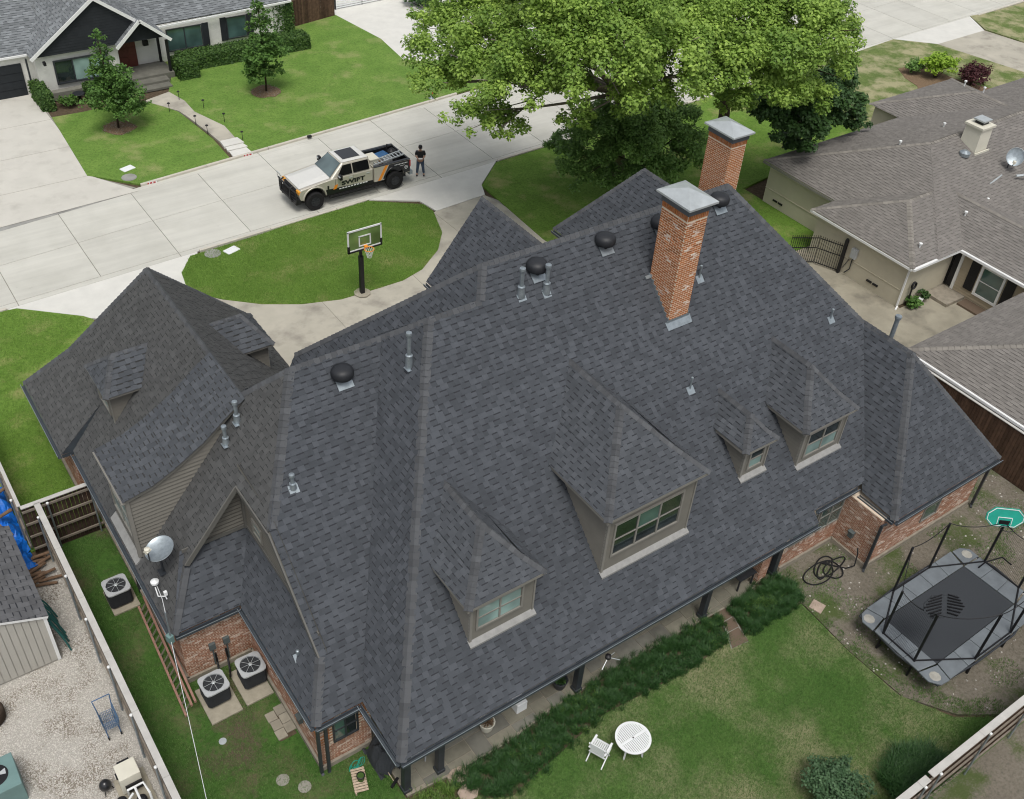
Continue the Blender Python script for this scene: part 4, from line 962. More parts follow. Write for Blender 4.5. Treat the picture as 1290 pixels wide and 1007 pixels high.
# flush bricks: the nearest 300 as single objects, the rest joined
BRICKS.sort(key=lambda t: t[0])
chim_first = [t for t in BRICKS if t[3] is c1][:170]; wall_first = [t for t in BRICKS if t[3] is house][:130]
sel = set(id(t) for t in chim_first+wall_first)
unit = {}
def unit_box(name, mt):
    b = MB(); b.box(0, 0, 0, 1, 1, 1); me = bpy.data.meshes.new(name); me.from_pydata(b.v, [], b.f); me.materials.append(mt); return me
bme = unit_box('brick', M['brick_single'])
for t in BRICKS:
    if id(t) in sel:
        a, b_, za, zb, o, pr, v = t[1]; d = (b_-a); L_ = d.length; d.normalize()
        ob = bpy.data.objects.new('brick', bme); scene.collection.objects.link(ob); ob.parent = t[3]
        z = Vector((0, 0, 1)); y = z.cross(d); sgn = 1 if y.dot(o) > 0 else -1
        org = a+Vector((0, 0, za)); dep = pr+.004
        if sgn > 0: X, Y, O = d*L_, y*dep, org-o*.004
        else: X, Y, O = d*L_, y*dep, org+o*pr
        mm = Matrix((X, Y, z*(zb-za))).transposed().to_4x4(); mm.translation = O-wloc(t[3])
        ob.matrix_local = mm
    else: brick_faces(t[2], t[1])
stuff(bb1.build('brickwork', M['brick_chimney'], c1)); stuff(bb2.build('brickwork', M['brick_chimney'], c2)); stuff(WB.build('brickwork', M['brick_b'], house))

# flush shingles and hip caps the same way
SINGLE.sort(key=lambda t: t[0])
sme = unit_box('shingle', M['shingle_single'])
for k, t in enumerate(SINGLE):
    if k < 300:
        _, c, u, w_, n, L_, ex, h, v, mb_, top, frn = t
        ob = bpy.data.objects.new('shingle', sme); scene.collection.objects.link(ob); ob.parent = house
        # a wedge: thin slab tilted so that its lower edge is proud
        X = u*L_; Yv = (top[3]-top[0]); Z = n*.012
        mm = Matrix((X, Yv, Z)).transposed().to_4x4(); mm.translation = top[0]-n*.011-wloc(house)
        ob.matrix_local = mm
    else:
        t[9].face(t[10], t[8], 0); t[9].face(t[11], 0, 1)
CAPS.sort(key=lambda t: t[0])
for k, (dd, rec, mb_, mi) in enumerate(CAPS):
    if k < 290:
        b = MB(); cap_faces(b, rec, 0); b.build('hip_cap', M['cap_single'], house)
    else: cap_faces(mb_, rec, mi)
stuff(RW.build('shingle_roof', [M['shingle_left'], M['shingle_left_dark'], M['cap']], house))
stuff(R1.build('shingle_roof', [M['shingle'], M['shingle_dark'], M['cap']], house))

# roof vents, flue pipes
def mushroom(p, s=1.0):
    p = Vector(p); q = MB(); q.lathe(p, [(.12, -.15), (.12, .14)], 16); q.lathe(p, [(.2*s, .04), (.34*s, .05), (.36*s, .12), (.355*s, .24), (.31*s, .32), (.2*s, .375), (.08*s, .395), (0.01, .4)], 28)
    o = q.build('roof_vent', M['vent_black'], house, smooth=True)
    f = MB(); f.rbox(p+Vector((0, -.13, -.16)), (.52, .36, .02), 0, radians(44)); f.build('vent_flange', M['galv'], o)
for q in ((17.45, 21.68, 10.96), (20.31, 21.75, 11.03), (25.6, 21.8, 11.08)): mushroom((q[0], q[1], q[2]+.1))
mushroom((10.71, 22.25, 9.05)); mushroom((22.75, 21.72, 11.1))
def pipe(p, h, r=.07, big=True, sl=45):
    p = Vector(p); q = MB()
    q.lathe(p, [(r, -.1), (r, h)], 14); q.lathe(p, [(r*1.35, h-.06), (r*1.5, h), (r*1.4, h+.07), (.01, h+.09)], 14)
    if big: q.lathe(p, [(r*2.0, -.05), (r*1.55, h*.32), (r*1.75, h*.33), (r*1.75, h*.36), (r, h*.38)], 14)
    o = q.build('flue_pipe', M['galv'], house, smooth=False)
    f = MB(); f.rbox(p+Vector((0, -.05, -.04)), (.3, .28, .015), 0, radians(sl)); f.build('pipe_flange', M['galv'], o)
pipe((16.6, 21.31, 10.6), .95, .07); pipe((17.53, 21.2, 10.49), .95, .07); pipe((12.4, 21.13, 9.55), 1.2, .065, sl=0)
pipe((7.72, 23.6, 7.6), .72, .06, sl=0); pipe((7.24, 23.5, 7.0), .62, .06, sl=0)
pipe((23.6, 20.27, 9.57), .42, .035, False); pipe((21.5, 17.84, 7.15), .42, .03, False); pipe((28.76, 18.03, 7.34), .35, .035, False); pipe((8.04, 20.45, 7.25), .45, .06); pipe((31.6, 17.0, 4.9), 2.1, .09, True)
pipe((6.56, 17.72, 3.35), .15, .04, False)
print('house done', len(SINGLE), len(CAPS), len(BRICKS))

# ================================================================ BUILDING NEXT DOOR (right), sheds
def simple_roof(mb, P, seed): shingles(mb, P, seed=seed, exp=.17, thick=.7, tooth=(.25, .35), gap=(.25, .35))
nh = thing('beige_house', 'beige single storey house with a low taupe hip roof right of the brick house', 'house', (52, 27, 0))
RN = MB(); ns = .38
def nf(x0, y0, z0, dx, dy):   # plane through an eave point rising along (dx,dy)
    return lambda x, y: (x, y, z0+((x-x0)*dx+(y-y0)*dy)*ns)
A_ = nf(43.8, 34.7, 2.6, 1, 0); S_ = nf(0, 22.6, 2.6, 0, 1); N_ = nf(0, 34.7, 2.6, 0, -1)
RY = 28.65; rzv = 2.6+(34.7-RY)*ns
simple_roof(RN, [(43.8, 34.7, 2.6), (43.8, 29.4, 2.6), (43.8, 22.6, 2.6), (43.8+6.05, RY, rzv)], 61)
simple_roof(RN, [(43.8, 34.7, 2.6), (49.85, RY, rzv), (72, RY, rzv), (72, 34.7, 2.6)], 62)
simple_roof(RN, [(43.8, 22.6, 2.6), (49.85, RY, rzv), (72, RY, rzv), (72, 22.6, 2.6)], 63)
simple_roof(RN, [(41.95, 29.4, 2.6), (41.95, 22.75, 2.6), (45.28, 26.08, 3.865)], 64)
simple_roof(RN, [(41.95, 29.4, 2.6), (45.28, 26.08, 3.865), (48, 26.08, 3.865), (48, 29.4, 2.6)], 65)
simple_roof(RN, [(41.95, 22.75, 2.6), (45.28, 26.08, 3.865), (49.5, 26.08, 3.865), (45.75, 22.75, 2.6)], 66)
simple_roof(RN, [(45.75, 8, 2.6), (45.75, 22.75, 2.6), (48.6, 25.7, 3.68), (48.6, 26.2, 3.69), (48.6, 8, 3.69)], 67)
simple_roof(RN, [(51.45, 8, 2.6), (51.45, 24.5, 2.6), (48.6, 26.2, 3.69), (48.6, 8, 3.69)], 68)
simple_roof(RN, [(55.7, 37.0, 2.6), (64.3, 37.0, 2.6), (60.0, 32.7, 4.24)], 69)
simple_roof(RN, [(55.7, 37.0, 2.6), (60.0, 32.7, 4.24), (60, 30.3, 4.24), (55.7, 34.6, 2.64)], 70)
simple_roof(RN, [(64.3, 37.0, 2.6), (60.0, 32.7, 4.24), (60, 30.3, 4.24), (64.3, 34.6, 2.64)], 71)
tn = [Vector(q).normalized() for q in ((-ns, 0, 1), (0, -ns, 1), (ns, 0, 1), (0, ns, 1))]
for a, b_, n1, n2 in (((43.8, 34.7, 2.6), (49.85, RY, rzv), tn[0], tn[3]), ((49.85, RY, rzv), (72, RY, rzv), tn[1], tn[3]), ((41.95, 29.4, 2.6), (45.28, 26.08, 3.865), tn[0], tn[3]),
                      ((41.95, 22.75, 2.6), (45.28, 26.08, 3.865), tn[0], tn[1]), ((45.28, 26.08, 3.865), (47.4, 26.08, 3.865), tn[1], tn[3]), ((48.6, 26.0, 3.69), (48.6, 8, 3.69), tn[0], tn[2]),
                      ((55.7, 37.0, 2.6), (60.0, 32.7, 4.24), tn[0], tn[3]), ((60, 32.7, 4.24), (60, 30.3, 4.24), tn[0], tn[2]), ((64.3, 37, 2.6), (60, 32.7, 4.24), tn[2], tn[3])):
    caps(RN, a, b_, n1, n2, wd=.15, exp=.25)
stuff(RN.build('shingle_roof', [M['taupe_shingle'], M['taupe_dark'], M['taupe_cap']], nh))
b = MB(); b.prism([(44.15, 34.4), (44.15, 29.1), (42.3, 29.1), (42.3, 23.1), (46.1, 23.1), (46.1, 8), (51.1, 8), (51.1, 22.9), (71.6, 22.9), (71.6, 34.4), (64, 34.4), (64, 36.7), (56, 36.7), (56, 34.4)], 0, 2.5); b.build('wall', M['beige_wall'], nh)
for k in range(16):      # lap siding on the courtyard wall, below the window
    z = .05+k*.155; b = MB(); b.idx([(46.08, 18.2, z), (46.08, 22.55, z), (46.095, 22.55, z+.155), (46.095, 18.2, z+.155)], [(0, 1, 2, 3)]); b.beam((46.085, 18.2, z), (46.085, 22.55, z), .03, .01); b.build('siding_board', M['beige_siding'], nh)
b = MB(); b.box(42.27, 23.1, .95, 42.3, 29.1, .985); b.box(44.12, 29.1, .95, 44.15, 34.4, .985); b.build('wall_ledge', M['beige_wall'], nh)
for y in (24.6, 25.0): b = MB(); b.box(42.24, y-.16, .42, 42.3, y+.16, .52); b.build('crawl_vent', M['black'], nh)
for y in (33.1, 33.5): b = MB(); b.box(44.1, y-.16, .42, 44.16, y+.16, .52); b.build('crawl_vent', M['black'], nh)
def wtrim(pts, w=.16, h=.12, mt='white_trim', par=nh, name='fascia', z=None):
    for a, b_ in zip(pts, pts[1:]):
        q = MB(); q.beam(a, b_, w, h); q.build(name, M[mt], par)
wtrim([(43.75, 34.7, 2.52), (43.75, 29.4, 2.52)], .03, .12, 'taupe_trim'); wtrim([(41.9, 29.4, 2.52), (41.9, 22.75, 2.52)], .04, .12); wtrim([(41.95, 22.68, 2.55), (45.7, 22.68, 2.55)], .14, .13, name='gutter'); wtrim([(45.68, 22.7, 2.55), (45.68, 8, 2.55)], .14, .13, name='gutter')
b = MB(); b.box(42.2, 23.0, .1, 42.28, 23.08, 2.5); b.beam((42.24, 23.0, .1), (42.0, 22.9, .03), .08, .06); b.build('downspout', M['white_trim'], nh)
b = MB(); b.box(46.04, 22.65, .25, 46.1, 23.55, 2.3); b.build('door', M['door_red'] if False else M['black'], nh)
b = MB(); b.box(46.0, 22.5, .2, 46.08, 22.64, 2.45); b.box(46.0, 23.0, .2, 46.0+.08, 23.0+.0, 2.45); b.box(45.9, 23.45, .1, 46.05, 23.58, 2.5); b.build('door_casing', M['white_trim'], nh)
for y0, y1 in ((21.5, 22.0), (19.45, 19.95)): b = MB(); b.box(46.02, y0, .6, 46.08, y1, 2.2); [b.box(46.01, y0+.04, .66+i*.1, 46.02, y1-.04, .7+i*.1) for i in range(15)]; b.build('shutter', M['black'], nh)
window(nh, 20.15, 21.3, .65, 2.15, 46.08, 1, 2, G_, mt=M['white_trim'], outer=.12, axis='x', s=-1, depth=.06)
b = MB(); b.box(44.55, 21.7, 0, 46.1, 23.05, .18); b.build('door_step', M['foundation'], nh); b = MB(); b.box(45.3, 20.2, 0, 46.05, 21.6, .12); b.build('door_step', M['bronze'], nh)
nc_ = MB(); nc_.idx([(52.1, 27.2, 4.2), (53.2, 27.2, 4.2), (53.2, 28.3, 4.2), (52.1, 28.3, 4.2), (52.15, 27.25, 5.75), (53.15, 27.25, 5.75), (53.15, 28.25, 5.75), (52.15, 28.25, 5.75)], [(0,1,5,4),(1,2,6,5),(2,3,7,6),(3,0,4,7),(4,5,6,7)])
nc_.beam((52.0, 27.1, 4.35), (53.3, 27.1, 4.35), .06, .14); nc_.box(52.05, 27.15, 5.7, 53.25, 28.35, 5.82)
o = nc_.build('chimney', M['offwhite'], nh); q = MB(); q.box(52.45, 27.5, 5.82, 53.0, 28.0, 6.0, mi=1); q.box(52.35, 27.4, 6.0, 53.1, 28.1, 6.08); q.build('chimney_cap', [M['galv_light'], M['black']], o)
def nz(x, y): 
    if x < 49 and y < 26.5 and x < 45.8: return 2.6+min((x-41.95), (y-22.75))*ns
    return 2.6+min(x-43.8, y-22.6, 34.7-y)*ns
for x, y, zz in ((49.0, 29.9, None), (60.6, 33.9, 4.1), (62.6, 33.6, 3.4), (43.4, 23.6, None), (53.7, 30.4, None), (47.6, 24.1, 3.3), (50.3, 24.6, 3.1), (57.5, 27.0, None)):
    z = zz or nz(x, y); q = MB(); q.lathe((x, y, z-.1), [(.04, 0), (.04, .25), (.085, .28), (.09, .36), (.02, .39)], 10); q.build('roof_vent', M['white'], nh)
    
q = MB(); q.lathe((51.3, 27.3, 4.1), [(.14, 0), (.14, .25), (.28, .3), (.3, .5), (.1, .62)], 12); q.build('turbine_vent', M['galv'], nh)
o = thing('satellite_dish', 'grey satellite dish on the taupe roof right of the small beige chimney', 'satellite dish', (53.3, 25.2, 3.6))
def dish(o, c, R, aim, mt='ac_grey', base=None):
    c = Vector(c); a = Vector(aim).normalized(); q = MB(); rot = a.to_track_quat('Z', 'Y').to_matrix(); n = 28; P_ = []; prof_ = [(0, 0), (.4, .02), (.75, .07), (.97, .12), (1.0, .135), (1.0, .11), (.75, .05), (.4, 0), (.0, -.02)]
    for r, h in prof_:
        for j in range(n): t = 2*pi*j/n; P_.append(c+rot @ Vector((R*r*cos(t)*.93, R*r*sin(t), R*h*1.4)))
    q.idx(P_, [(i*n+j, i*n+(j+1) % n, (i+1)*n+(j+1) % n, (i+1)*n+j) for i in range(len(prof_)-1) for j in range(n)]); q.build('dish_plate', M[mt], o, smooth=True)
    q = MB(); lo = c+rot @ Vector((0, -R, R*.15)); f = c+rot @ Vector((0, -R*.75, R*1.1)); q.tube([c+rot @ Vector((0, -R*.9, 0)), lo, f], .022, 6); q.build('feed_arm', M['dark_metal'], o)
    q = MB(); q.rbox(f, (.17, .14, .14), .5, .5); q.lathe(f+Vector((0, 0, -.05)), [(.05, 0), (.09, .05), (.09, .14), (.03, .17)], 12); q.build('feed_horn', M['offwhite'], o)
    q = MB(); q.tube([base, (base[0], base[1], c.z-.1), c-a*.05], .035, 8); q.rbox(base, (.3, .3, .03)); q.build('mast', M['dark_metal'], o)
dish(o, (53.5, 25.6, 4.55), .5, (-.75, -.45, .5), 'galv', (53.5, 25.8, 3.75))
q = MB(); q.tube([(53.2, 25.0, 3.75), (54.6, 24.3, 3.9), (57.0, 23.9, 3.35)], .07, 6); q.tube([(51.3, 25.3, 3.6), (52.6, 25.5, 3.72)], .05, 6); q.build('support_arm', M['galv_light'], o)

o = thing('garage_building', 'taupe shingled garage with white gutter behind the brown fence at the right edge', 'building', (42, 13, 0))
G2 = MB(); gs_ = .33; za = 2.55; x0, y1, x1, y0 = 36.3, 18.65, 50.0, 2.0; rz2 = za+(44-x0)*gs_
mid = (x0+y1)/2
simple_roof(G2, [(x0, y0, za), (x0, y1, za), (x0+6.5, y1-6.5, za+6.5*gs_), (x0+6.5, y0, za+6.5*gs_)], 75)
simple_roof(G2, [(x0, y1, za), (x1, y1, za), (x1-6.5, y1-6.5, za+6.5*gs_), (x0+6.5, y1-6.5, za+6.5*gs_)], 76)
simple_roof(G2, [(x1, y0, za), (x1, y1, za), (x1-6.5, y1-6.5, za+6.5*gs_), (x1-6.5, y0, za+6.5*gs_)], 77)
caps(G2, (x0, y1, za), (x0+6.5, y1-6.5, za+6.5*gs_), tn[0], tn[3], wd=.16, exp=.25)
stuff(G2.build('shingle_roof', [M['taupe_shingle'], M['taupe_dark'], M['taupe_cap']], o))
b = MB(); b.box(x0+.45, y0+.4, 0, x1-.4, y1-.4, 2.45); b.build('wall', M['beige_wall'], o)
wtrim([(x0-.05, y1, za-.06), (x0-.05, y0, za-.06)], .13, .12, par=o, name='gutter')

# ================================================================ FENCES
def fence(name, label, A, B, h, face, mt, cap=None, capw=.2, posts=(), rails=0, bw=.145, group=None, postside=1, post_mt='galv', capz=.035, zb=0.02):
    A = Vector((*A, 0)); B = Vector((*B, 0)); d = B-A; L_ = d.length; d.normalize(); o_ = Vector((d.y, -d.x, 0))*face
    f = thing(name, label, 'fence', tuple(A), 0, group)
    n = int(L_/bw)
    bm = MB(); bm.box(0, 0, 0, 1, 1, 1); 
    me = bpy.data.meshes.new('board'); me.from_pydata(bm.v, [], bm.f); me.materials.append(M[mt])
    for i in range(n):
        ob = bpy.data.objects.new('board', me); scene.collection.objects.link(ob); ob.parent = f
        hh = h-.01+rnd.uniform(-.012, .012) if not cap else h-.02
        X = d*(bw-.012); Y = o_*.02; Z = Vector((rnd.uniform(-.004, .004), 0, hh-zb))
        mm = Matrix((X, Y, Z)).transposed().to_4x4(); mm.translation = d*(i*bw)+o_*rnd.uniform(0, .008)+Vector((0, 0, zb)); ob.matrix_local = mm
    if cap:
        k = 0
        while k < L_:
            e = min(k+2.44, L_); q = MB(); q.beam(A+d*k+Vector((0, 0, h+.01)), A+d*(e-.008)+Vector((0, 0, h+.01)), capw, capz); q.build('cap_board', M[cap], f, bevel=.004); k = e
    for r in range(rails):
        z = h*(.14+.78*r/max(1, rails-1)); q = MB(); q.beam(A-o_*(.03*postside+(.025 if postside > 0 else -.033))+Vector((0, 0, z)), B-o_*(.03*postside+(.025 if postside > 0 else -.033))+Vector((0, 0, z)), .05, .09); q.build('rail', M['rail'], f)
    for p in posts:
        c = A+d*p-o_*postside*.13; q = MB(); q.lathe(c, [(.032, 0), (.032, h-.12)], 10); q.lathe(c, [(.045, h-.12), (.05, h-.06), (.01, h-.03)], 10, mi=1); q.build('post', [M[post_mt], M['white']], f)
    return f
fence('side_fence', 'grey side yard fence with a wide pale cap board along the gravel yard', (2.03, 28.9), (2.03, 12.0), 2.36, 1, 'fence_grey', 'fence_cap', .2, posts=(.6, 3.65, 5.7, 7.8, 9.75, 11.7, 13.7), rails=3, postside=-1)
fence('cross_fence', 'short dark fence with pale cap and rails joining the side fence to the house', (1.5, 28.95), (3.95, 28.95), 2.36, -1, 'fence_dark', 'fence_cap', .17, posts=(.85, 2.3), rails=4, postside=1)
fence('front_side_fence', 'narrow capped fence beside the blue tarp at the left edge', (1.48, 36.0), (1.48, 29.05), 2.36, 1, 'fence_grey', 'fence_cap', .12, posts=(4.2, 6.4), rails=3, postside=-1)
fence('back_fence', 'brown back fence with pale cap and steel posts at the lower right corner', (20.2, 4.95), (42, 4.95), 2.4, -1, 'fence_wood', 'fence_cap', .22, posts=(.35, 2.75, 5.1, 7.6, 10.0), rails=4, postside=1)
fence('back_fence', 'lower section of capped back fence left of the step in its cap board', (10.0, 4.95), (20.15, 4.95), 2.28, -1, 'fence_wood', 'fence_cap', .22, posts=(2.5, 5, 7.5, 9.9), rails=4, postside=1)
fence('board_fence', 'tall dark brown board fence running under the white gutter on the right', (36.05, 4.9), (36.05, 18.2), 2.42, -1, 'fence_wood', 'fence_cap', .12)
fence('board_fence', 'dark brown board fence across the street beside the white gate', (31.3, 70.6), (35.7, 71.5), 1.95, -1, 'fence_wood')
o = thing('slatted_gate', 'white slatted gate across the drive over the street', 'gate', (36.2, 72.6, 0))
for k in range(11):
    q = MB(); q.beam((36.25, 72.6, .15+k*.16), (41.0, 72.9, .15+k*.16), .03, .09); q.build('slat', M['white'], o)
for x in (36.2, 38.6, 41.0): q = MB(); q.box(x-.05, 72.58+(x-36)*.06, 0, x+.05, 72.68+(x-36)*.06, 1.9); q.build('post', M['black'], o)
o = thing('iron_gate', 'black iron picket gate between the houses, standing ajar by the beige wall', 'gate', (42.0, 26.9, 0))
for (a, b_) in (((42.1, 26.9), (41.6, 28.1)), ((41.6, 28.15), (40.3, 28.9))):
    a = Vector((*a, 0)); b_ = Vector((*b_, 0)); n = int((b_-a).length/.11)
    for k in range(n+1):
        c = a.lerp(b_, k/n); q = MB(); q.beam(c+Vector((0, 0, .08)), c+Vector((0, 0, 1.75)), .02, .02); q.build('picket', M['black'], o)
    for z in (.15, 1.0, 1.6): q = MB(); q.beam(a+Vector((0, 0, z)), b_+Vector((0, 0, z)), .035, .04); q.build('rail', M['black'], o)
q = MB(); q.box(42.04, 26.78, 0, 42.2, 26.92, 2.0); q.lathe((42.12, 26.85, 2.0), [(.1, 0), (.06, .08), (.01, .12)], 8); q.build('post', M['black'], o)
o = thing('utility_meter', 'grey electric meter box with conduit on the beige wall beside the iron gate', 'meter', (42.25, 26.2, 0)); q = MB(); q.box(42.1, 26.1, 1.2, 42.28, 26.45, 1.75); q.build('box', M['ac_grey'], o, bevel=.01)
q = MB(); q.tube([(42.22, 26.3, 1.2), (42.22, 26.3, .5), (42.15, 26.5, .2)], .03, 6); q.tube([(42.24, 26.5, 1.0), (42.2, 26.7, .4), (42.2, 26.9, .3)], .02, 5); q.build('conduit', M['ac_dark'], o)
o = thing('hose_reel', 'black hose reel hanging on the beige wall near its corner', 'hose reel', (42.9, 22.98, 0)); q = MB()
for k in range(5): q.tube([(42.95+.16*cos(t), 22.95-k*.02, 1.2+.2*sin(t)) for t in np.linspace(0, 2*pi, 13)], .025, 5)
q.build('hose', M['black'], o); q = MB(); q.box(42.9, 22.9, .4, 42.95, 22.97, 1.0); q.build('bracket', M['black'], o)

# ================================================================ HOUSE ACROSS THE STREET
fh = thing('white_house', 'white brick ranch house with black gable and grey roof across the street', 'house', (15, 70, 0))
FR = MB()
def fr(P, s): shingles(FR, P, seed=s, exp=.2, thick=.6, tooth=(.25, .4), gap=(.25, .4))
ms = .42
fr([(-12, 67.45, 2.62), (14, 67.45, 2.62), (14, 74.6, 5.6), (-12, 74.6, 5.6)], 81)
fr([(14, 68.35, 2.62), (31, 69.2, 2.62), (31, 75.5, 5.3), (14, 74.6, 5.3)], 82)
fr([(31, 69.2, 2.62), (31, 82, 2.62), (31, 82, 2.7), (31, 75.5, 5.3)], 83) if False else None
fr([(-12, 74.6, 5.6), (14, 74.6, 5.6), (31, 75.5, 5.3), (31, 82, 2.6), (-12, 82, 2.6)], 84)
gx0, gx1, gxm, gy = 12.35, 20.9, 16.65, 66.35; gsl = 3.15/4.3
fr([(gx0, gy, 2.62), (gxm, gy, 5.77), (gxm, 75, 5.77), (gx0, 69.0, 2.62)], 85); fr([(gx1, gy+.3, 2.62), (gxm, gy, 5.77), (gxm, 75, 5.77), (gx1, 69.5, 2.62)], 86)
fr([(17.5, 66.0, 2.62), (19.15, 66.0, 4.1), (19.15, 68.6, 4.1), (17.5, 68.0, 2.62)], 87); fr([(20.95, 66.0, 2.62), (19.15, 66.0, 4.1), (19.15, 68.6, 4.1), (20.95, 68.6, 2.62)], 88)
stuff(FR.build('shingle_roof', [M['grey_shingle'], M['grey_dark'], M['grey_shingle']], fh))
def fbrick(poly, z0, z1): b = MB(); b.prism(poly, z0, z1); return b.build('wall', M['white_brick'], fh)
fbrick([(-11.5, 67.75), (12.6, 67.6), (12.6, 66.75), (17.75, 66.95), (17.75, 68.1), (20.7, 68.4), (21.1, 68.65), (30.6, 69.4), (30.6, 81), (-11.5, 81)], 0, 2.55)
# painted brick courses standing proud on the front wall
cw = MB()
for (ax, ay), (bx, by) in (((12.6, 66.75), (17.75, 66.95)), ((21.1, 68.65), (30.6, 69.4)), ((9.0, 67.62), (12.6, 67.6))):
    a = Vector((ax, ay, 0)); b_ = Vector((bx, by, 0)); d = (b_-a).normalized(); o_ = Vector((d.y, -d.x, 0))
    bricks(cw, (ax, ay), (bx, by), .1, 2.5, (o_.x, o_.y), bl=.4, bh=.13, j=.012, proud=.006)
stuff(cw.build('painted_brickwork', M['white_brick'], fh))
q = MB(); q.face([(12.45, 66.55, 2.6), (20.8, 66.65, 2.6), (16.65, 66.55, 5.65)])
for k in range(18):
    z = 2.62+k*.17; xa = 12.5+(z-2.6)/gsl; xb = 20.8-(z-2.6)/gsl
    if xb-xa > .3: q.face([(xa, 66.5, z), (xb, 66.5, z), (xb, 66.54, z+.17), (xa, 66.54, z+.17)]); q.face([(xa, 66.54, z), (xb, 66.54, z), (xb, 66.5, z), (xa, 66.5, z)])
q.build('gable_siding', M['black_siding'], fh)
for a, b_ in (((12.3, 66.35, 2.55), (16.65, 66.3, 5.72)), ((16.65, 66.3, 5.72), (19.0, 66.3, 4.0)), ((17.45, 65.95, 2.55), (19.15, 65.95, 4.06)), ((19.15, 65.95, 4.06), (21.0, 65.95, 2.55))):
    q = MB(); q.beam(a, b_, .06, .2); q.build('barge_board', M['white_trim'], fh)
wtrim([(-11, 67.4, 2.55), (12.4, 67.4, 2.55)], .1, .12, par=fh, name='fascia'); wtrim([(20.9, 68.3, 2.55), (31, 69.15, 2.55)], .1, .12, par=fh, name='fascia')
q = MB(); q.box(2.0, 67.52, .03, 11.9, 67.7, 2.05); [q.box(2.0, 67.5, .03+i*.5, 11.9, 67.52, .48+i*.5) for i in range(4)]; q.build('garage_door', M['black_siding'], fh)
q = MB(); q.box(12.15, 67.2, 0, 12.25, 67.3, 2.4); q.build('downspout', M['dark_metal'], fh)
q = MB(); q.box(17.5, 66.0, -.05, 20.9, 68.1, .42); q.box(17.8, 65.3, 0, 20.3, 66.0, .28); q.box(18.0, 64.6, 0, 20.2, 65.3, .14); q.build('porch', M['flag_grey'], fh)
q = MB(); q.box(12.5, 65.9, 0, 17.4, 66.4, .5); q.build('planter_wall', M['flag_grey'], fh)
q = MB(); q.box(17.9, 67.98, .42, 19.2, 68.05, 2.4); [q.box(18.0+i*.64, 67.95, .6+j_*.6, 18.5+i*.64, 67.98, 1.1+j_*.6) for i in range(2) for j_ in range(3)]; q.build('front_door', M['door_red'], fh)
q = MB(); q.box(19.75, 68.0, 1.6, 20.1, 68.25, 1.95); q.build('letter_box', M['black'], fh, bevel=.03)
q = MB(); q.face([(17.75, 67.9, 2.5), (20.85, 68.1, 2.5), (19.15, 68, 3.95)]); q.box(17.76, 67.9, 2.3, 20.8, 68.0, 2.55); q.build('porch_gable', M['white_brick'], fh)
for y in (66.15, 67.9): q = MB(); q.box(20.65, y, 0, 20.8, y+.15, 2.5); q.build('porch_post', M['black'], fh)
q = MB(); q.box(12.95, 66.1, 2.2, 13.1, 66.4, 2.4); q.build('wall_lamp', M['black'], fh)
window(fh, 13.7, 16.9, .75, 2.1, 66.73, 3, 1, [GD, GB, GB], mt=M['dark_metal'], outer=.09, depth=.09)
for xa, xb in ((21.6, 24.0), (26.0, 27.4)):
    ya = 68.62+(xa-21)*.08; window(fh, xa, xb, .75, 2.15, ya-.02, 2 if xb-xa > 2 else 1, 1, G_, mt=M['dark_metal'], outer=.06, depth=.09)
    for s_ in ((xb+.07, xb+.5), ) + (((xa-.5, xa-.07), ) if xa > 25 else ()):
        q = MB(); q.box(s_[0], ya-.1, .65, s_[1], ya-.02, 2.25); q.build('shutter', M['black_siding'], fh)

# ================================================================ SHED, TARP, YARD THINGS ON THE LEFT
o = thing('garden_shed', 'small pale board shed with weathered grey shingle roof on the gravel', 'shed', (0, 26, 0))
RS = MB(); shingles(RS, [(.96, 23.92, 2.3), (.96, 28.4, 2.3), (-1.4, 28.4, 3.3), (-1.4, 23.92, 3.3)], seed=91, exp=.2); shingles(RS, [(-3.8, 23.92, 2.3), (-3.8, 28.4, 2.3), (-1.4, 28.4, 3.3), (-1.4, 23.92, 3.3)], seed=92, exp=.2)
stuff(RS.build('shingle_roof', [M['shed_shingle'], M['shingle_dark'], M['cap']], o))
q = MB(); q.box(-3.6, 24.05, 0, .82, 28.2, 2.28); q.face([(-3.6, 24.05, 2.28), (.82, 24.05, 2.28), (-1.4, 24.05, 3.2)]); q.build('wall', M['shed_wall'], o)
for k in range(21):
    x = -3.55+k*.208; zt = min(2.3, 9)+max(0, (2.2-abs(x+1.4))*.42)-.05; q = MB(); q.box(x, 24.0, .08, x+.19, 24.05, zt-.02); q.build('wall_board', M['shed_wall'], o)
q = MB(); q.box(.8, 23.98, .05, .9, 24.1, 2.25); q.beam((.95, 23.95, 2.24), (-1.4, 23.95, 3.24), .04, .1); q.build('corner_trim', M['white_trim'], o)
o = thing('rolled_net', 'teal garden netting leaning against the shed wall', 'netting', (1.05, 25.2, 0))
for k in range(9): 
    q = MB(); y = 24.3+k*.2; q.tube([(.95, y, 1.5-.05*k), (1.08+rnd.uniform(0, .1), y-.1, .8), (1.2+rnd.uniform(0, .15), y-.15, .05)], .03, 5); q.build('net_fold', M['green_net'], o)
tp = MB(); n = 26; H = {}
for i in range(n+1):
    for j_ in range(n+1):
        x = -1.2+2.55*i/n; y = 28.2+4.6*j_/n
        z = .55+.35*sin(x*2.1+1)*cos(y*1.3)+.18*sin(x*6+y*4)+.12*sin(y*9-x*5)+rnd.uniform(-.03, .03)
        ed = min(i, n-i, j_, n-j_)/3
        if ed < 1: z *= .35+.65*ed
        H[i, j_] = (x+rnd.uniform(-.04, .04), y+rnd.uniform(-.04, .04), max(z, .06))
for i in range(n):
    for j_ in range(n): tp.face([H[i, j_], H[i+1, j_], H[i+1, j_+1], H[i, j_+1]])
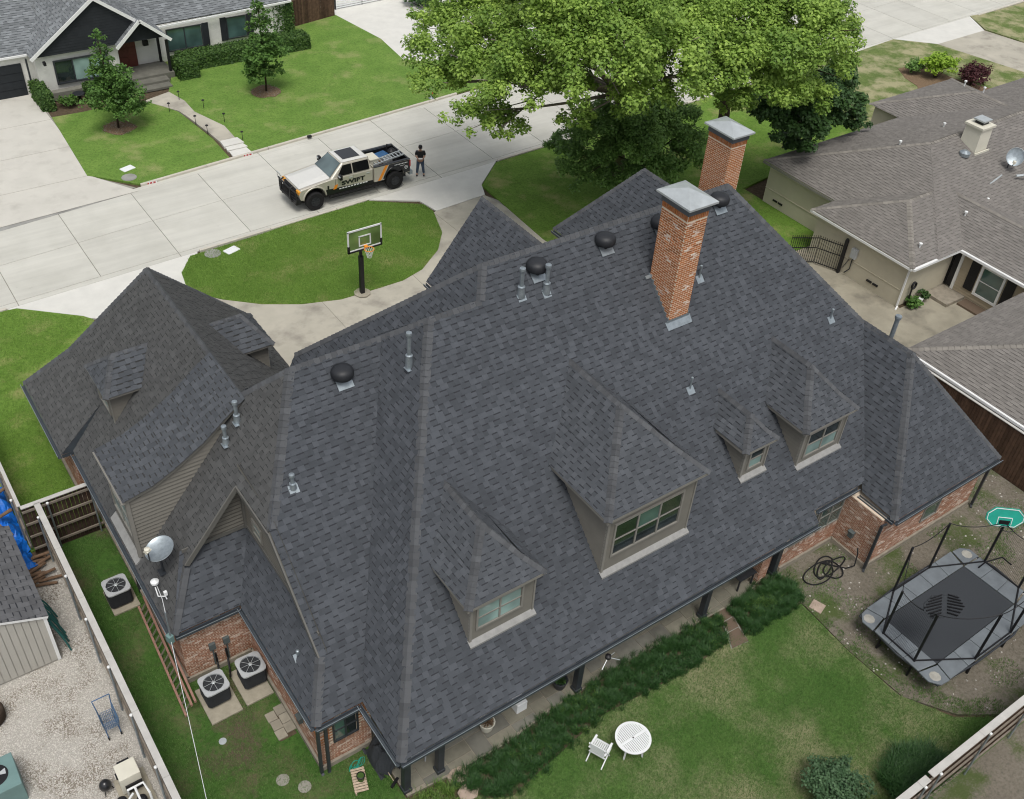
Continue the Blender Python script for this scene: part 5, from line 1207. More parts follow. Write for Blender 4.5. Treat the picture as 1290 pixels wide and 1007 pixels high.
tag(tp.build('tarp', M['tarp']), 'crumpled bright blue tarp spread over a pile beside the left fence', 'tarp')
ORD = ['first', 'second', 'third', 'fourth', 'fifth', 'sixth', 'seventh', 'eighth', 'ninth', 'tenth', 'eleventh', 'twelfth']
for k in range(12):
    q = MB(); x, y, z = 1.3+rnd.uniform(-.3, .3), 27.3+k*.13, .1+rnd.uniform(0, .12); a = rnd.uniform(-.35, .35)
    q.tube([(x-.4*cos(a), y-.4*sin(a), z), (x, y, z+.02), (x+.4*cos(a), y+.4*sin(a), z)], [.05, .06, .05], 7)
    tag(q.build('log', M['log']), '%s firewood log of the pile beside the fence, counted towards the tarp' % ORD[k], 'log', 'firewood logs by the fence')
for k in range(5):
    q = MB(); x, y = .7+rnd.uniform(-.4, .5), 29.2+k*.6; q.tube([(x-.3, y, .95), (x+.25, y+.15, 1.0)], [.06, .07], 7)
    tag(q.build('log', M['log']), '%s short log weighing down the blue tarp, counted from the shed' % ORD[k], 'log', 'logs on the blue tarp')

def ac_unit(loc, rz, label, blade=True):
    t = thing('air_conditioner', label, 'air conditioner', loc, rz, 'air conditioner units beside the brick house')
    b = MB(); b.prism([(.36*cx+.0, .36*cy) for cx, cy in ((-1, -.8), (-.8, -1), (.8, -1), (1, -.8), (1, .8), (.8, 1), (-.8, 1), (-1, .8))], .1, .74); b.build('casing', M['ac_dark'], t, world=False)
    for k in range(13):
        z = .13+k*.047; q = MB(); w_ = .385
        q.prism([(w_*cx, w_*cy) for cx, cy in ((-1, -.8), (-.8, -1), (.8, -1), (1, -.8), (1, .8), (.8, 1), (-.8, 1), (-1, .8))], z, z+.018); q.build('louvre', M['ac_dark'], t, world=False)
    # top plate with round opening
    q = MB(); n = 32; sq = []; ci = []; w_ = .41
    for j_ in range(n):
        a = 2*pi*j_/n+.0001; c_, s_ = cos(a), sin(a); rr_ = w_/max(abs(c_), abs(s_)); rr_ = min(rr_, w_*1.28); sq.append((rr_*c_, rr_*s_)); ci.append((.335*c_, .335*s_))
    for j_ in range(n):
        k = (j_+1) % n
        q.face([(*ci[j_], .80), (*sq[j_], .79), (*sq[k], .79), (*ci[k], .80)]); q.face([(*sq[j_], .74), (*sq[k], .74), (*sq[k], .79), (*sq[j_], .79)]); q.face([(*ci[j_], .8), (*ci[k], .8), (*ci[k], .72), (*ci[j_], .72)])
    q.build('top_plate', M['ac_grey'], t, world=False)
    q = MB(); q.lathe((0, 0, .6), [(.34, 0), (.34, .01)], 24); q.build('fan_well', M['black'], t, world=False)
    q = MB()
    for k in range(4):
        a = k*pi/2+.4; q.face([(.04*cos(a), .04*sin(a), .7), (.29*cos(a-.45), .29*sin(a-.45), .66), (.32*cos(a+.05), .32*sin(a+.05), .69), (.28*cos(a+.45), .28*sin(a+.45), .72)], mi=1 if (k == 3 and blade) else 0)
    q.build('fan_blades', [M['ac_dark'], M['white']], t, world=False)
    q = MB()
    for r in (.33,): q.tube([(r*cos(a), r*sin(a), .805) for a in np.linspace(0, 2*pi, 25)], .005, 4, cap=False)
    for k in range(8): a = k*pi/4; q.beam((.03*cos(a), .03*sin(a), .81), (.33*cos(a), .33*sin(a), .805), .011, .01)
    q.lathe((0, 0, .79), [(.06, 0), (.065, .02), (.04, .04), (.01, .045)], 14); q.build('fan_guard', M['galv_light'], t, world=False)
    return t
ac_unit((3.28, 25.32, .08), 0, 'air conditioner standing alone on the side yard grass by the long fence', False)
ac_unit((4.52, 19.9, .1), .02, 'left unit of the pair of air conditioners below the brick wall')
ac_unit((5.76, 19.92, .1), -.02, 'right unit of the pair of air conditioners, in the brick corner')
for (x0, y0, x1, y1), l in (((2.9, 24.75, 3.8, 25.95), 'concrete pad under the lone air conditioner by the fence'), ((4.02, 19.05, 5.05, 20.5), 'concrete pad under the left one of the paired air conditioners'), ((5.2, 19.1, 6.12, 20.55), 'concrete pad under the right air conditioner in the brick corner')):
    q = MB(); q.box(x0, y0, 0, x1, y1, .1); tag(q.build('equipment_pad', M['pad'], bevel=.015), l, 'concrete pad', 'pads under the air conditioners')
q = MB(); q.box(4.6, 19, .1, 4.61, 19.01, .11)

o = thing('ladder', 'faded red extension ladder lying on its side along the brick wall', 'ladder', (3.7, 22.3, 0))
for (x, z) in ((3.58, .12), (3.82, .5), (3.95, .6)):
    q = MB(); q.beam((x+.12, 24.65, z), (x-.12, 19.75, z), .07, .1); q.build('ladder_rail', M['ladder_red'], o)
for k in range(16):
    y = 24.4-k*.3; q = MB(); dx = .12-(24.65-y)*.049; q.beam((3.58+dx, y, .12), (3.82+dx, y-.02, .5), .035, .035); q.build('rung', M['rail'], o)
q = MB(); q.box(3.65, 19.75, .0, 3.75, 19.85, .3)
o = thing('satellite_dish', 'large pale oval satellite dish on the left roof slope above the side fence', 'satellite dish', (4.5, 22.4, 3.4))
dish(o, (4.42, 22.6, 4.6), .46, (-.22, -.12, .96), 'galv', (4.4, 22.75, 3.45))
o = thing('antenna_mast', 'thin galvanised mast with small antenna and brackets at the left eave corner', 'antenna', (3.8, 21, 2.5))
q = MB(); q.tube([(3.72, 20.7, 1.2), (3.78, 20.72, 4.0)], .025, 8); q.build('mast', M['galv'], o)
q = MB(); q.tube([(3.78, 20.72, 3.9), (3.95, 21.6, 3.6), (4.05, 22.5, 3.3)], .012, 5); q.build('cable', M['white'], o)
q = MB(); q.lathe((4.02, 22.5, 3.35), [(.05, 0), (.13, .05), (.13, .12), (.03, .18)], 12); q.box(4.1, 21.9, 3.3, 4.2, 22.0, 3.45); q.tube([(3.98, 22.4, 3.3), (3.95, 22.1, 3.2), (4.12, 21.9, 3.3), (4.1, 21.7, 3.4)], .02, 6); q.build('bracket', M['white'], o)
q = MB(); q.rbox((3.74, 20.75, 2.75), (.16, .2, .3), .3); q.build('junction_box', M['teal'], o)
q = MB(); q.tube([(3.74, 20.7, 2.7), (3.4, 19.0, 2.55), (3.0, 17.0, 2.65), (2.4, 14.0, 3.2)], .009, 5); tag(q.build('service_cable', M['white']), 'thin pale service cable sagging from the eave corner over the side lawn', 'cable')
q = MB(); q.lathe((4.07, 18.37, .02), [(.12, 0), (.12, .03), (.02, .035)], 12); tag(q.build('valve_cover', M['galv_light']), 'small round pale valve cover in the side lawn', 'valve cover')
for x, y, l in ((5.05, 16.2, 'round dark stepping stone left of the other one near the bottom edge'), (5.5, 15.65, 'round dark stepping stone near the corner downspout')):
    q = MB(); q.lathe((x, y, .02), [(.2, 0), (.2, .025), (.02, .03)], 14); tag(q.build('round_stone', M['joint']), l, 'stepping stone', 'round dark stones')
# things in the gravel yard
o = thing('pool_heater', 'beige box pool heater with black front vent on a slab beside the side fence', 'pool heater', (1.3, 18.5, 0))
q = MB(); q.box(.98, 18.2, .15, 1.58, 18.78, .9); q.build('casing', M['offwhite'], o, bevel=.02)
q = MB(); q.box(1.08, 18.15, .2, 1.56, 18.2, .55); q.box(.94, 18.4, .72, .98, 18.55, .85); q.box(1.1, 18.8, .6, 1.45, 18.9, .8); q.build('vent_panel', M['black'], o)
q = MB(); q.box(.85, 17.2, 0, 1.75, 18.85, .08); tag(q.build('equipment_pad', M['pad']), 'concrete slab under the pool heater and pump pipes', 'concrete pad')
o = thing('pool_pump', 'black pool pumps plumbed with white pipes at the bottom edge of the gravel yard', 'pump', (1.2, 17.6, 0))
for x, y in ((1.35, 17.65), (.85, 17.9)): q = MB(); q.lathe((x, y, .08), [(.12, 0), (.15, .1), (.15, .35), (.1, .42), (.02, .44)], 16); q.build('pump_housing', M['black'], o, smooth=True)
for pts in ([(1.1, 18.1, .2), (1.1, 18.0, .62), (1.55, 18.0, .62), (1.6, 17.6, .62), (1.6, 17.5, .2)], [(1.2, 17.9, .5), (1.0, 17.75, .5), (.7, 17.8, .45)], [(1.3, 18.0, .62), (1.3, 17.4, .62), (1.5, 17.2, .4)]):
    q = MB(); q.tube(pts, .035, 8); q.build('pipe', M['white'], o)
o = thing('pool_filter', 'round black ball pool filter standing beside the pool heater', 'tank', (.62, 18.68, 0)); q = MB(); q.lathe((.62, 18.68, .15), [(.03, 0), (.12, .03), (.17, .12), (.18, .2), (.15, .3), (.08, .37), (.01, .39)], 20); q.build('filter_ball', M['truck_black'], o, smooth=True)  # ball filter of the pool equipment
q = MB(); q.lathe((.62, 18.68, .53), [(.03, 0), (.03, .03)], 8); [q.beam((.62+.12*cos(a), 18.68+.12*sin(a), .25), (.62+.2*cos(a), 18.68+.2*sin(a), 0), .02, .02) for a in (0, 2.1, 4.2)]; q.build('stand', M['black'], o)
o = thing('shopping_cart', 'tipped blue wire shopping cart on the gravel by the fence', 'cart', (1.45, 20.7, 0))
def wire(mb, a, b_, r=.008): mb.tube([a, b_], r, 4)
q = MB()
for k in range(9): t = k/8; wire(q, (1.2+.4*t, 20.3, .5), (1.25+.38*t, 20.95, .55)); 
for k in range(9): t = k/8; wire(q, (1.2, 20.3+.65*t, .5+.05*t), (1.62, 20.3+.65*t, .5+.05*t))
q.build('basket_floor', M['cart_blue'], o)
for (a, b_) in (((1.2, 20.3), (1.2, 20.95)), ((1.62, 20.3), (1.62, 20.95)), ((1.2, 20.3), (1.62, 20.3))):
    q = MB()
    for k in range(9):
        t = k/8; x = a[0]+(b_[0]-a[0])*t; y = a[1]+(b_[1]-a[1])*t; wire(q, (x, y, .5), (x+(x-1.4)*.15, y, .82))
    for z in (.55, .65, .75, .82): s_ = (z-.5)*.47; wire(q, (a[0]+(a[0]-1.4)*s_, a[1], z), (b_[0]+(b_[0]-1.4)*s_, b_[1], z), .01)
    q.build('basket_side', M['cart_blue'], o)
q = MB(); wire(q, (1.2, 20.95, .55), (1.15, 21.15, 1.0), .015); wire(q, (1.62, 20.95, .55), (1.68, 21.15, 1.0), .015); wire(q, (1.15, 21.15, 1.0), (1.68, 21.15, 1.0), .02)
for x in (1.22, 1.6):
    wire(q, (x, 20.3, .5), (x, 20.3, .1), .012); wire(q, (x, 20.95, .5), (x, 20.95, .1), .012); wire(q, (x, 20.3, .12), (x, 20.95, .12), .012)
q.build('frame', M['blue'], o)
for x in (1.22, 1.6):
    for y in (20.3, 20.95): q = MB(); q.tube([(x-.02, y, .07), (x+.02, y, .07)], .06, 10); q.build('wheel', M['rubber'], o)
o = thing('air_conditioner', 'old teal air conditioner with a large open fan hole at the bottom left corner', 'air conditioner', (-1.6, 20.2, 0))
q = MB(); q.box(-2.6, 19.68, 0, -1.32, 20.85, .86); q.build('casing', M['teal'], o, bevel=.015)
q = MB(); q.lathe((-1.9, 20.3, .861), [(.36, 0), (.36, .012), (.34, .014)], 26); q.build('fan_well', M['black'], o); q = MB()
for k in range(3): a = k*2.1; q.face([(-1.9, 20.3, .89), (-1.9+.3*cos(a-.3), 20.3+.3*sin(a-.3), .88), (-1.9+.32*cos(a+.3), 20.3+.32*sin(a+.3), .9)])
q.build('fan_blades', M['ac_grey'], o)
q = MB(); q.lathe((-1.5, 22.85, 0), [(.3, 0), (.38, .1), (.4, .5), (.36, .6), (.3, .58)], 20); tag(q.build('clay_urn', M['bark_dark'], smooth=True), 'dark brown round urn cut by the left edge on the gravel', 'urn')

# ================================================================ PATIO THINGS AND BACK YARD
def pot(x, y, r, h, label, mt, plant='leaf_dark'):
    o = thing('flower_pot', label, 'flower pot', (x, y, .06)); q = MB(); q.lathe((x, y, .06), [(r*.65, 0), (r*.8, h*.3), (r, h*.9), (r*1.08, h), (r*.92, h), (r*.85, h*.8), (.01, h*.78)], 22); q.build('pot', M[mt], o, smooth=True)
    q = MB()
    for k in range(60):
        a = rnd.random()*6.28; l = r*rnd.uniform(.3, .9); q.face([(x, y, .06+h*.8), (x+l*cos(a-.12), y+l*sin(a-.12), .06+h*(1+rnd.random()*.3)), (x+l*1.15*cos(a), y+l*1.15*sin(a), .06+h*.95), (x+l*cos(a+.12), y+l*sin(a+.12), .06+h*(1+rnd.random()*.2))], rnd.random())
    q.build('plant', M[plant], o); return o
pot(11.14, 14.3, .25, .42, 'round white flower pot with a brownish plant on the patio edge', 'terracotta' if False else 'offwhite', 'mulch')
pot(14.04, 14.3, .25, .4, 'dark glazed flower pot half under the eave on the patio', 'dark_metal', 'leaf_dark')
pot(45.0, 23.0-.3, .0001, .001, 'x', 'white') if False else None
q = MB(); q.box(12.25, 14.2, .06, 12.65, 14.75, .5); tag(q.build('storage_box', M['white'], bevel=.02), 'white box half hidden under the patio eave', 'box')
q = MB(); q.box(8.35, 14.35, .5, 9.0, 15.4, .56); [q.box(x, y, .06, x+.05, y+.05, .5) for x in (8.38, 8.92) for y in (14.38, 15.32)]; tag(q.build('patio_table', M['ac_grey'], bevel=.01), 'pale grey low table between the two corner porch posts', 'table')
o = thing('garden_table', 'dark rectangular folding table top under the patio eave near the brick pier', 'table', (22.3, 14.5, 0)); q = MB(); q.box(21.9, 13.95, .68, 22.75, 14.9, .72); q.build('table_top', M['ac_dark'], o)
for x in (21.95, 22.65):
    for y in (14.0, 14.8): q = MB(); q.box(x, y, .06, x+.05, y+.05, .68); q.build('leg', M['ac_dark'], o)
o = thing('hanging_lantern', 'small black and pale wire light fixture hanging from the patio gutter', 'light fixture', (14.9, 13.25, 2.2)); q = MB(); q.lathe((14.9, 13.22, 2.25), [(.02, 0), (.1, .03), (.1, .12), (.02, .16)], 10); q.build('fixture', M['black'], o)  # hanging light fixture with thin rods
q = MB(); [q.tube([(14.9, 13.22, 2.3), (14.9+.4*cos(a), 13.22+.4*sin(a), 2.12)], .014, 5) for a in (-2.7, -.5, .3)]; q.build('fixture_rods', M['galv_light'], o)

o = thing('garden_table', 'round white slatted garden table on the back lawn', 'table', (14.55, 11.25, .03))
q = MB(); n = 40
for j_ in range(n):
    a, b_ = 2*pi*j_/n, 2*pi*(j_+1)/n
    p = [(.49, .70), (.57, .70), (.57, .73), (.49, .73)]
    V_ = [[(14.55+r*cos(t), 11.25+r*sin(t), z) for r, z in p] for t in (a, b_)]
    for k in range(4): q.face([V_[0][k], V_[0][(k+1) % 4], V_[1][(k+1) % 4], V_[1][k]])
q.build('rim', M['white'], o)
q = MB(); q.box(14.06, 11.21, .705, 15.04, 11.29, .728); q.build('cross_rail', M['white'], o)
for k in range(-7, 8):
    x = k*.065; h_ = sqrt(max(0, .5**2-x*x)); sl = MB(); sl.box(14.55+x-.024, 11.295, .707, 14.55+x+.024, 11.25+h_, .727); sl.build('slat', M['white'], o); sl = MB(); sl.box(14.55+x-.024, 11.25-h_, .707, 14.55+x+.024, 11.205, .727); sl.build('slat', M['white'], o)
for a in (.4, 2.0, 3.5, 5.1): q = MB(); q.beam((14.55+.35*cos(a), 11.25+.35*sin(a), .7), (14.55+.42*cos(a), 11.25+.42*sin(a), 0.0), .05, .05); q.build('leg', M['white'], o)
q = MB(); q.lathe((14.55, 11.25, .729), [(.03, 0), (.03, .004)], 10); q.build('parasol_hole', M['black'], o)
o = thing('garden_chair', 'white slatted folding chair beside the round garden table', 'chair', (13.55, 11.6, .03), radians(-66)); o.scale = (1.15, 1.15, 1.1)
def cb(name, *a): q = MB(); q.box(*a); return q.build(name, M['white'], o, world=False, bevel=.003)
for k in range(8): cb('seat_slat', -.22+k*.055, -.2, .43, -.18+k*.055, .22, .45)
cb('seat_frame', -.24, -.22, .41, .24, -.19, .45); cb('seat_frame', -.24, .2, .41, .24, .24, .45)
for k in range(5): q = MB(); q.beam((-.2, -.22-k*.012, .52+k*.09), (.2, -.22-k*.012, .52+k*.09), .015, .055); q.build('back_slat', M['white'], o, world=False)
for x in (-.23, .23):
    q = MB(); q.beam((x, -.3, .95), (x, .2, 0), .03, .04); q.build('leg', M['white'], o, world=False); q = MB(); q.beam((x, .2, .44), (x, -.3, 0), .03, .04); q.build('leg', M['white'], o, world=False)
    cb('armrest', x-.03, -.25, .64, x+.03, .2, .66); q = MB(); q.beam((x, .18, .45), (x, .18, .64), .025, .03); q.build('arm_post', M['white'], o, world=False)
# the corner by the small window
o = thing('slatted_pallet', 'small slatted wooden stand with a green bucket on the grass by the corner window', 'pallet', (6.94, 14.9, 0))
for k in range(9): q = MB(); q.rbox((6.94+.03*(k-4)*.9, 14.9+(k-4)*.085, .16), (.42, .065, .02), -.3); q.build('slat', M['slat_wood'], o)
for s_ in (-1, 1): q = MB(); q.beam((6.94-.12+s_*.17, 14.55, .1), (6.94+.12+s_*.17, 15.25, .1), .04, .1); q.build('bearer', M['slat_wood'], o)
o = thing('bucket', 'green bucket with a dark rim standing on the wooden slats', 'bucket', (6.98, 14.9, .17)); q = MB(); q.lathe((6.98, 14.88, .17), [(.1, 0), (.12, .2), (.13, .22)], 16); q.build('pail', M['board_green'] if False else M['leaf_hedge'], o); q = MB(); q.lathe((6.98, 14.88, .37), [(.13, 0), (.13, .04), (.11, .05), (.10, .01)], 16); q.build('rim', M['black'], o)
cv = MB()
n = 18; HH = {}
for i in range(n+1):
    for j_ in range(n+1):
        u_, v_ = i/n*2-1, j_/n*2-1; r_ = max(0, 1-u_*u_-v_*v_*.9)
        HH[i, j_] = (8.0+u_*.5, 15.2+v_*.62, .03+.75*sqrt(r_)+.07*sin(u_*9+v_*4)+.05*sin(v_*11)*(r_ > 0)+rnd.uniform(-.015, .015))
for i in range(n):
    for j_ in range(n): cv.face([HH[i, j_], HH[i+1, j_], HH[i+1, j_+1], HH[i, j_+1]])
tag(cv.build('grill_cover', M['mat_black']), 'black crumpled cover over a grill in the nook beside the corner window', 'grill cover')
o = thing('broom', 'long handled push broom lying on the ground by the black cover', 'broom', (7.8, 14.7, 0)); q = MB(); q.tube([(7.75, 15.2, .3), (7.8, 14.35, .08)], .014, 6); q.build('handle', M['slat_wood'], o); q = MB(); q.rbox((7.8, 14.28, .07), (.35, .08, .1), .5); q.build('brush', M['black'], o)
q = MB(); 
for k in range(5): q.tube([(7.15+.2*cos(t+k)+.05*k-.1, 15.45+.12*sin(t*1.3+k), .04+.05*sin(t*2+k)**2) for t in np.linspace(0, 5, 12)], .01, 4)
tag(q.build('wire_coil', M['board_green']), 'loose coil of thin green wire on the grass below the corner window', 'wire')
# garden hose
rr = random.Random(21); pts = []
for k in range(90):
    t = k/90*2*pi*4.2; pts.append((25.6+(.75+.25*sin(t*.37))*cos(t)*.8+.35*sin(t*.21), 12.95+(.32+.12*cos(t*.53))*sin(t)+.1*cos(t*.3)+.28*cos(t)*.3, .05+.015*(k % 7)/3))
pts += [(26.3, 12.6, .06), (26.55, 12.45, .2), (26.75, 12.6, .6), (26.78, 12.7, .8)]
q = MB(); q.tube(pts, .028, 6); tag(q.build('garden_hose', M['rubber'], smooth=True), 'black garden hose lying in tangled loops by the brick wing', 'hose')
q = MB(); q.prism([(23.72, 12.1), (24.15, 12.25), (24.3, 11.8), (23.85, 11.65)], 0, .05); tag(q.build('paving_stone', M['pink_stone'], bevel=.01), 'single square paving stone at the corner of lawn and bare ground', 'paving stone')

# trampoline
o = thing('trampoline', 'large rectangular black trampoline with grey corner pads and net poles', 'trampoline', (27.35, 8.9, 0)); Z = .8
outl = [(24.4, 10.55), (26.4, 10.72), (28.4, 10.7), (30.3, 10.5), (30.55, 9.3), (30.4, 7.5), (28.4, 7.05), (26.2, 7.05), (24.35, 7.2), (24.2, 8.8)]
mat_ = [(25.0, 9.95), (29.5, 9.95), (29.55, 7.85), (25.0, 7.75)]
q = MB(); q.prism(mat_, Z-.02, Z); q.build('jumping_mat', M['mat_black'], o)
def pad(p, name='safety_pad', mt='pad_grey'):
    q = MB(); q.prism(p, Z-.03, Z+.035); return q.build(name, M[mt], o, bevel=.02)
def q4(a, b_, c, d): return [a, b_, c, d]
def strip(a, b_, c, d, n):
    for k in range(n):
        t0, t1 = k/n+.002, (k+1)/n-.002; L2 = lambda p, r, t: (p[0]+(r[0]-p[0])*t, p[1]+(r[1]-p[1])*t)
        pad([L2(a, b_, t0), L2(a, b_, t1), L2(d, c, t1), L2(d, c, t0)])
strip((25.0, 9.97), (29.5, 9.97), (29.7, 10.68), (24.8, 10.62), 5); strip((25.0, 7.73), (29.55, 7.83), (29.8, 7.1), (24.85, 7.1), 5)
strip((24.98, 7.75), (24.98, 9.95), (24.25, 9.8), (24.2, 7.9), 3); strip((29.57, 7.85), (29.52, 9.95), (30.4, 9.9), (30.4, 8.0), 3)
for c_ in ([(24.97, 10.0), (24.78, 10.6), (24.45, 10.55), (24.2, 10.3), (24.22, 9.85)], [(24.82, 7.08), (24.96, 7.7), (24.18, 7.86), (24.15, 7.45), (24.4, 7.12)], [(29.6, 9.98), (30.4, 9.95), (30.42, 10.35), (30.15, 10.6), (29.75, 10.65)], [(29.62, 7.8), (29.82, 7.1), (30.15, 7.1), (30.45, 7.4), (30.42, 7.95)]): pad(c_)
for x, y in ((24.5, 10.25), (24.5, 7.45), (30.1, 10.25)):
    q = MB(); q.lathe((x, y, Z+.037), [(.2, 0), (.18, .004)], 9); q.build('worn_patch', M['pad_worn'], o)
q = MB(); q.tube([(x, y, Z-.06) for x, y in outl]+[(outl[0][0], outl[0][1], Z-.06)], .04, 8); q.build('frame', M['dark_metal'], o)
poles = [(24.4, 8.24, 3.35, -.12, -.05), (24.42, 9.57, 3.1, -.08, 0), (26.25, 10.6, 3.15, 0, .08), (28.3, 10.6, 3.2, 0, .08), (30.35, 9.66, 2.95, .08, .04), (30.35, 8.2, 3.1, .1, 0), (28.3, 7.15, 3.1, 0, -.08), (26.27, 7.15, 3.25, 0, -.08)]
tops = []
for x, y, h_, dx, dy in poles:
    q = MB(); tb = (x+dx*.3, y+dy*.3, h_); q.tube([(x, y, .0), (x, y, Z), tb], .045, 8); q.build('net_pole', M['black'], o); tops.append(tb)
    q = MB(); q.tube([(x, y, .02), (x-dx*3 if dx else x+.35, y-dy*3 if dy else y, .02)], .03, 6); q.build('leg', M['dark_metal'], o)
for i in range(8):
    a, b_ = Vector(tops[i]), Vector(tops[(i+1) % 8]); q = MB(); q.tube([a.lerp(b_, t)-Vector((0, 0, 4*t*(1-t)*.22)) for t in np.linspace(0, 1, 9)], .015, 5); q.build('net_rope', M['black'], o)
    a2, b2 = Vector((poles[i][0], poles[i][1], Z+.06)), Vector((poles[(i+1) % 8][0], poles[(i+1) % 8][1], Z+.06)); q = MB(); q.tube([a2, b2], .03, 6); q.build('net_hem', M['black'], o)
# safety net, gathered on the near left side and hanging at the right
for (i, j_) in ((0, 1), (4, 5)):
    a, b_ = Vector(tops[i]), Vector(tops[j_]); a2, b2 = Vector((poles[i][0], poles[i][1], Z)), Vector((poles[j_][0], poles[j_][1], Z)); q = MB(); n = 26
    for k in range(n+1):
        t = k/n; top = a.lerp(b_, t)-Vector((0, 0, 4*t*(1-t)*.22)); bt = a2.lerp(b2, t); q.tube([top, bt], .0025, 3, cap=False)
    for k in range(1, 14):
        s_ = k/14; q.tube([a.lerp(a2, s_), b_.lerp(b2, s_)], .0025, 3, cap=False)
    q.build('safety_net', M['net'], o)
def hoop_board(c, yaw, tilt, mt, ribs, name, label, pole):
    o = thing(name, label, 'basketball board', (c[0], c[1], 0)); R_ = Matrix.Rotation(yaw, 3, 'Z') @ Matrix.Rotation(tilt, 3, 'X'); c = Vector(c)
    oc = [(-.68, -.12), (-.68, .12), (-.42, .38), (.42, .38), (.68, .12), (.68, -.12), (.42, -.38), (-.42, -.38)]
    T = lambda x, y, z: c+R_ @ Vector((x, y, z))
    q = MB(); f = [T(x, -.02, z) for x, z in oc]; b_ = [T(x, .02, z) for x, z in oc]
    q.face(f); q.face(b_[::-1]); [q.face([f[k], f[(k+1) % 8], b_[(k+1) % 8], b_[k]]) for k in range(8)]; q.build('board', M[mt], o)
    if ribs:
        for k in range(7):
            z = -.3+k*.1; w_ = .42+.26*(1-abs(z)/.38); q = MB(); q.beam(T(-w_, -.05, z), T(-.1, -.05, z+.12), .03, .04); q.build('rib', M['black'], o); q = MB(); q.beam(T(w_, -.05, z), T(.1, -.05, z+.12), .03, .04); q.build('rib', M['black'], o)
    else:
        q = MB(); oo = [(x*.93, z*.9) for x, z in oc]
        for k in range(8): q.beam(T(oo[k][0], -.03, oo[k][1]), T(oo[(k+1) % 8][0], -.03, oo[(k+1) % 8][1]), .02, .025)
        for a, b2 in (((-.25, -.28), (-.25, .0)), ((-.25, 0), (.25, 0)), ((.25, 0), (.25, -.28))): q.beam(T(a[0], -.03, a[1]), T(b2[0], -.03, b2[1]), .02, .025)
        q.build('line', M['white'], o); q = MB(); q.rbox(T(0, -.03, -.2), (.36, .03, .2), yaw); q.build('rim_plate', M['black'], o)
        q = MB(); q.tube([T(.22*cos(t), -.3+.22*sin(t), -.3) for t in np.linspace(0, 2*pi, 17)], .015, 5); q.build('rim', M['black'], o)
    return o
hoop_board((30.35, 9.75, 3.15), radians(-40), radians(-18), 'board_green', False, 'basketball_board', 'green octagonal basketball board on the far right trampoline pole', None)
hoop_board((24.85, 8.35, 3.3), radians(-30), radians(-35), 'mat_black', True, 'basketball_board', 'black ribbed back of a basketball board over the trampoline mat', None)
q = MB(); q.tube([(30.7, 8.9, 1.2), (30.4, 9.2, 1.5), (30.0, 9.5, 1.2), (29.9, 9.6, .84)], .03, 6)
tag(q.build('loose_pole', M['black']), 'bent black plastic pole hanging at the right rim of the trampoline', 'pole')

# ================================================================ STREET: truck, man, hoop, small things
o = thing('basketball_hoop', 'basketball hoop with clear board on a black pole at the edge of the island lawn', 'basketball hoop', (19.43, 37.6, 0))
q = MB(); q.box(19.33, 37.5, 0, 19.53, 37.7, 2.2); q.box(19.37, 37.54, 2.2, 19.49, 37.66, 3.1); q.build('pole', M['black'], o, bevel=.01)
q = MB(); q.lathe((19.43, 37.6, .06), [(.42, 0), (.42, .03)], 8); q.build('footing', M['pad'], o)
q = MB(); q.beam((19.43, 37.6, 2.9), (19.43, 37.25, 3.5), .08, .08); q.beam((19.43, 37.6, 2.4), (19.43, 37.2, 3.1), .08, .08); q.build('arm', M['black'], o)
by, bx = 37.15, 19.43
q = MB(); q.box(bx-.86, by-.01, 2.93, bx+.86, by+.01, 3.93); q.build('board_glass', glass_mat('board_glass', (.16, .26, .08), .1), o)
q = MB()
for a in ((bx-.9, 2.88, bx+.9, 2.95), (bx-.9, 3.92, bx+.9, 3.99), (bx-.9, 2.9, bx-.83, 3.98), (bx+.83, 2.9, bx+.9, 3.98), (bx-.32, 3.08, bx-.26, 3.6), (bx+.26, 3.08, bx+.32, 3.6), (bx-.32, 3.55, bx+.32, 3.61), (bx-.32, 3.05, bx+.32, 3.1)): q.box(a[0], by-.035, a[1], a[2], by+.02, a[3])
q.build('board_frame', M['white'], o)
q = MB()
for x in (bx-.9, bx+.82): q.box(x, by-.05, 2.84, x+.09, by+.04, 3.2)
q.box(bx-.9, by-.05, 2.82, bx+.9, by+.04, 2.9); q.build('edge_padding', M['black'], o)
q = MB(); q.tube([(bx+.23*cos(t), by-.42+.23*sin(t), 3.05) for t in np.linspace(0, 2*pi, 21)], .018, 6); q.box(bx-.08, by-.2, 3.0, bx+.08, by-.03, 3.07); q.build('rim', M['orange'], o)
q = MB()
for k in range(12):
    a = k*pi/6; b_ = a+.5; q.tube([(bx+.23*cos(a), by-.42+.23*sin(a), 3.04), (bx+.15*cos(b_), by-.42+.15*sin(b_), 2.8), (bx+.1*cos(a), by-.42+.1*sin(a), 2.6)], .008, 3); q.tube([(bx+.23*cos(a), by-.42+.23*sin(a), 3.04), (bx+.15*cos(a-.5), by-.42+.15*sin(a-.5), 2.8), (bx+.1*cos(a), by-.42+.1*sin(a), 2.6)], .008, 3)
q.build('net', M['white'], o)

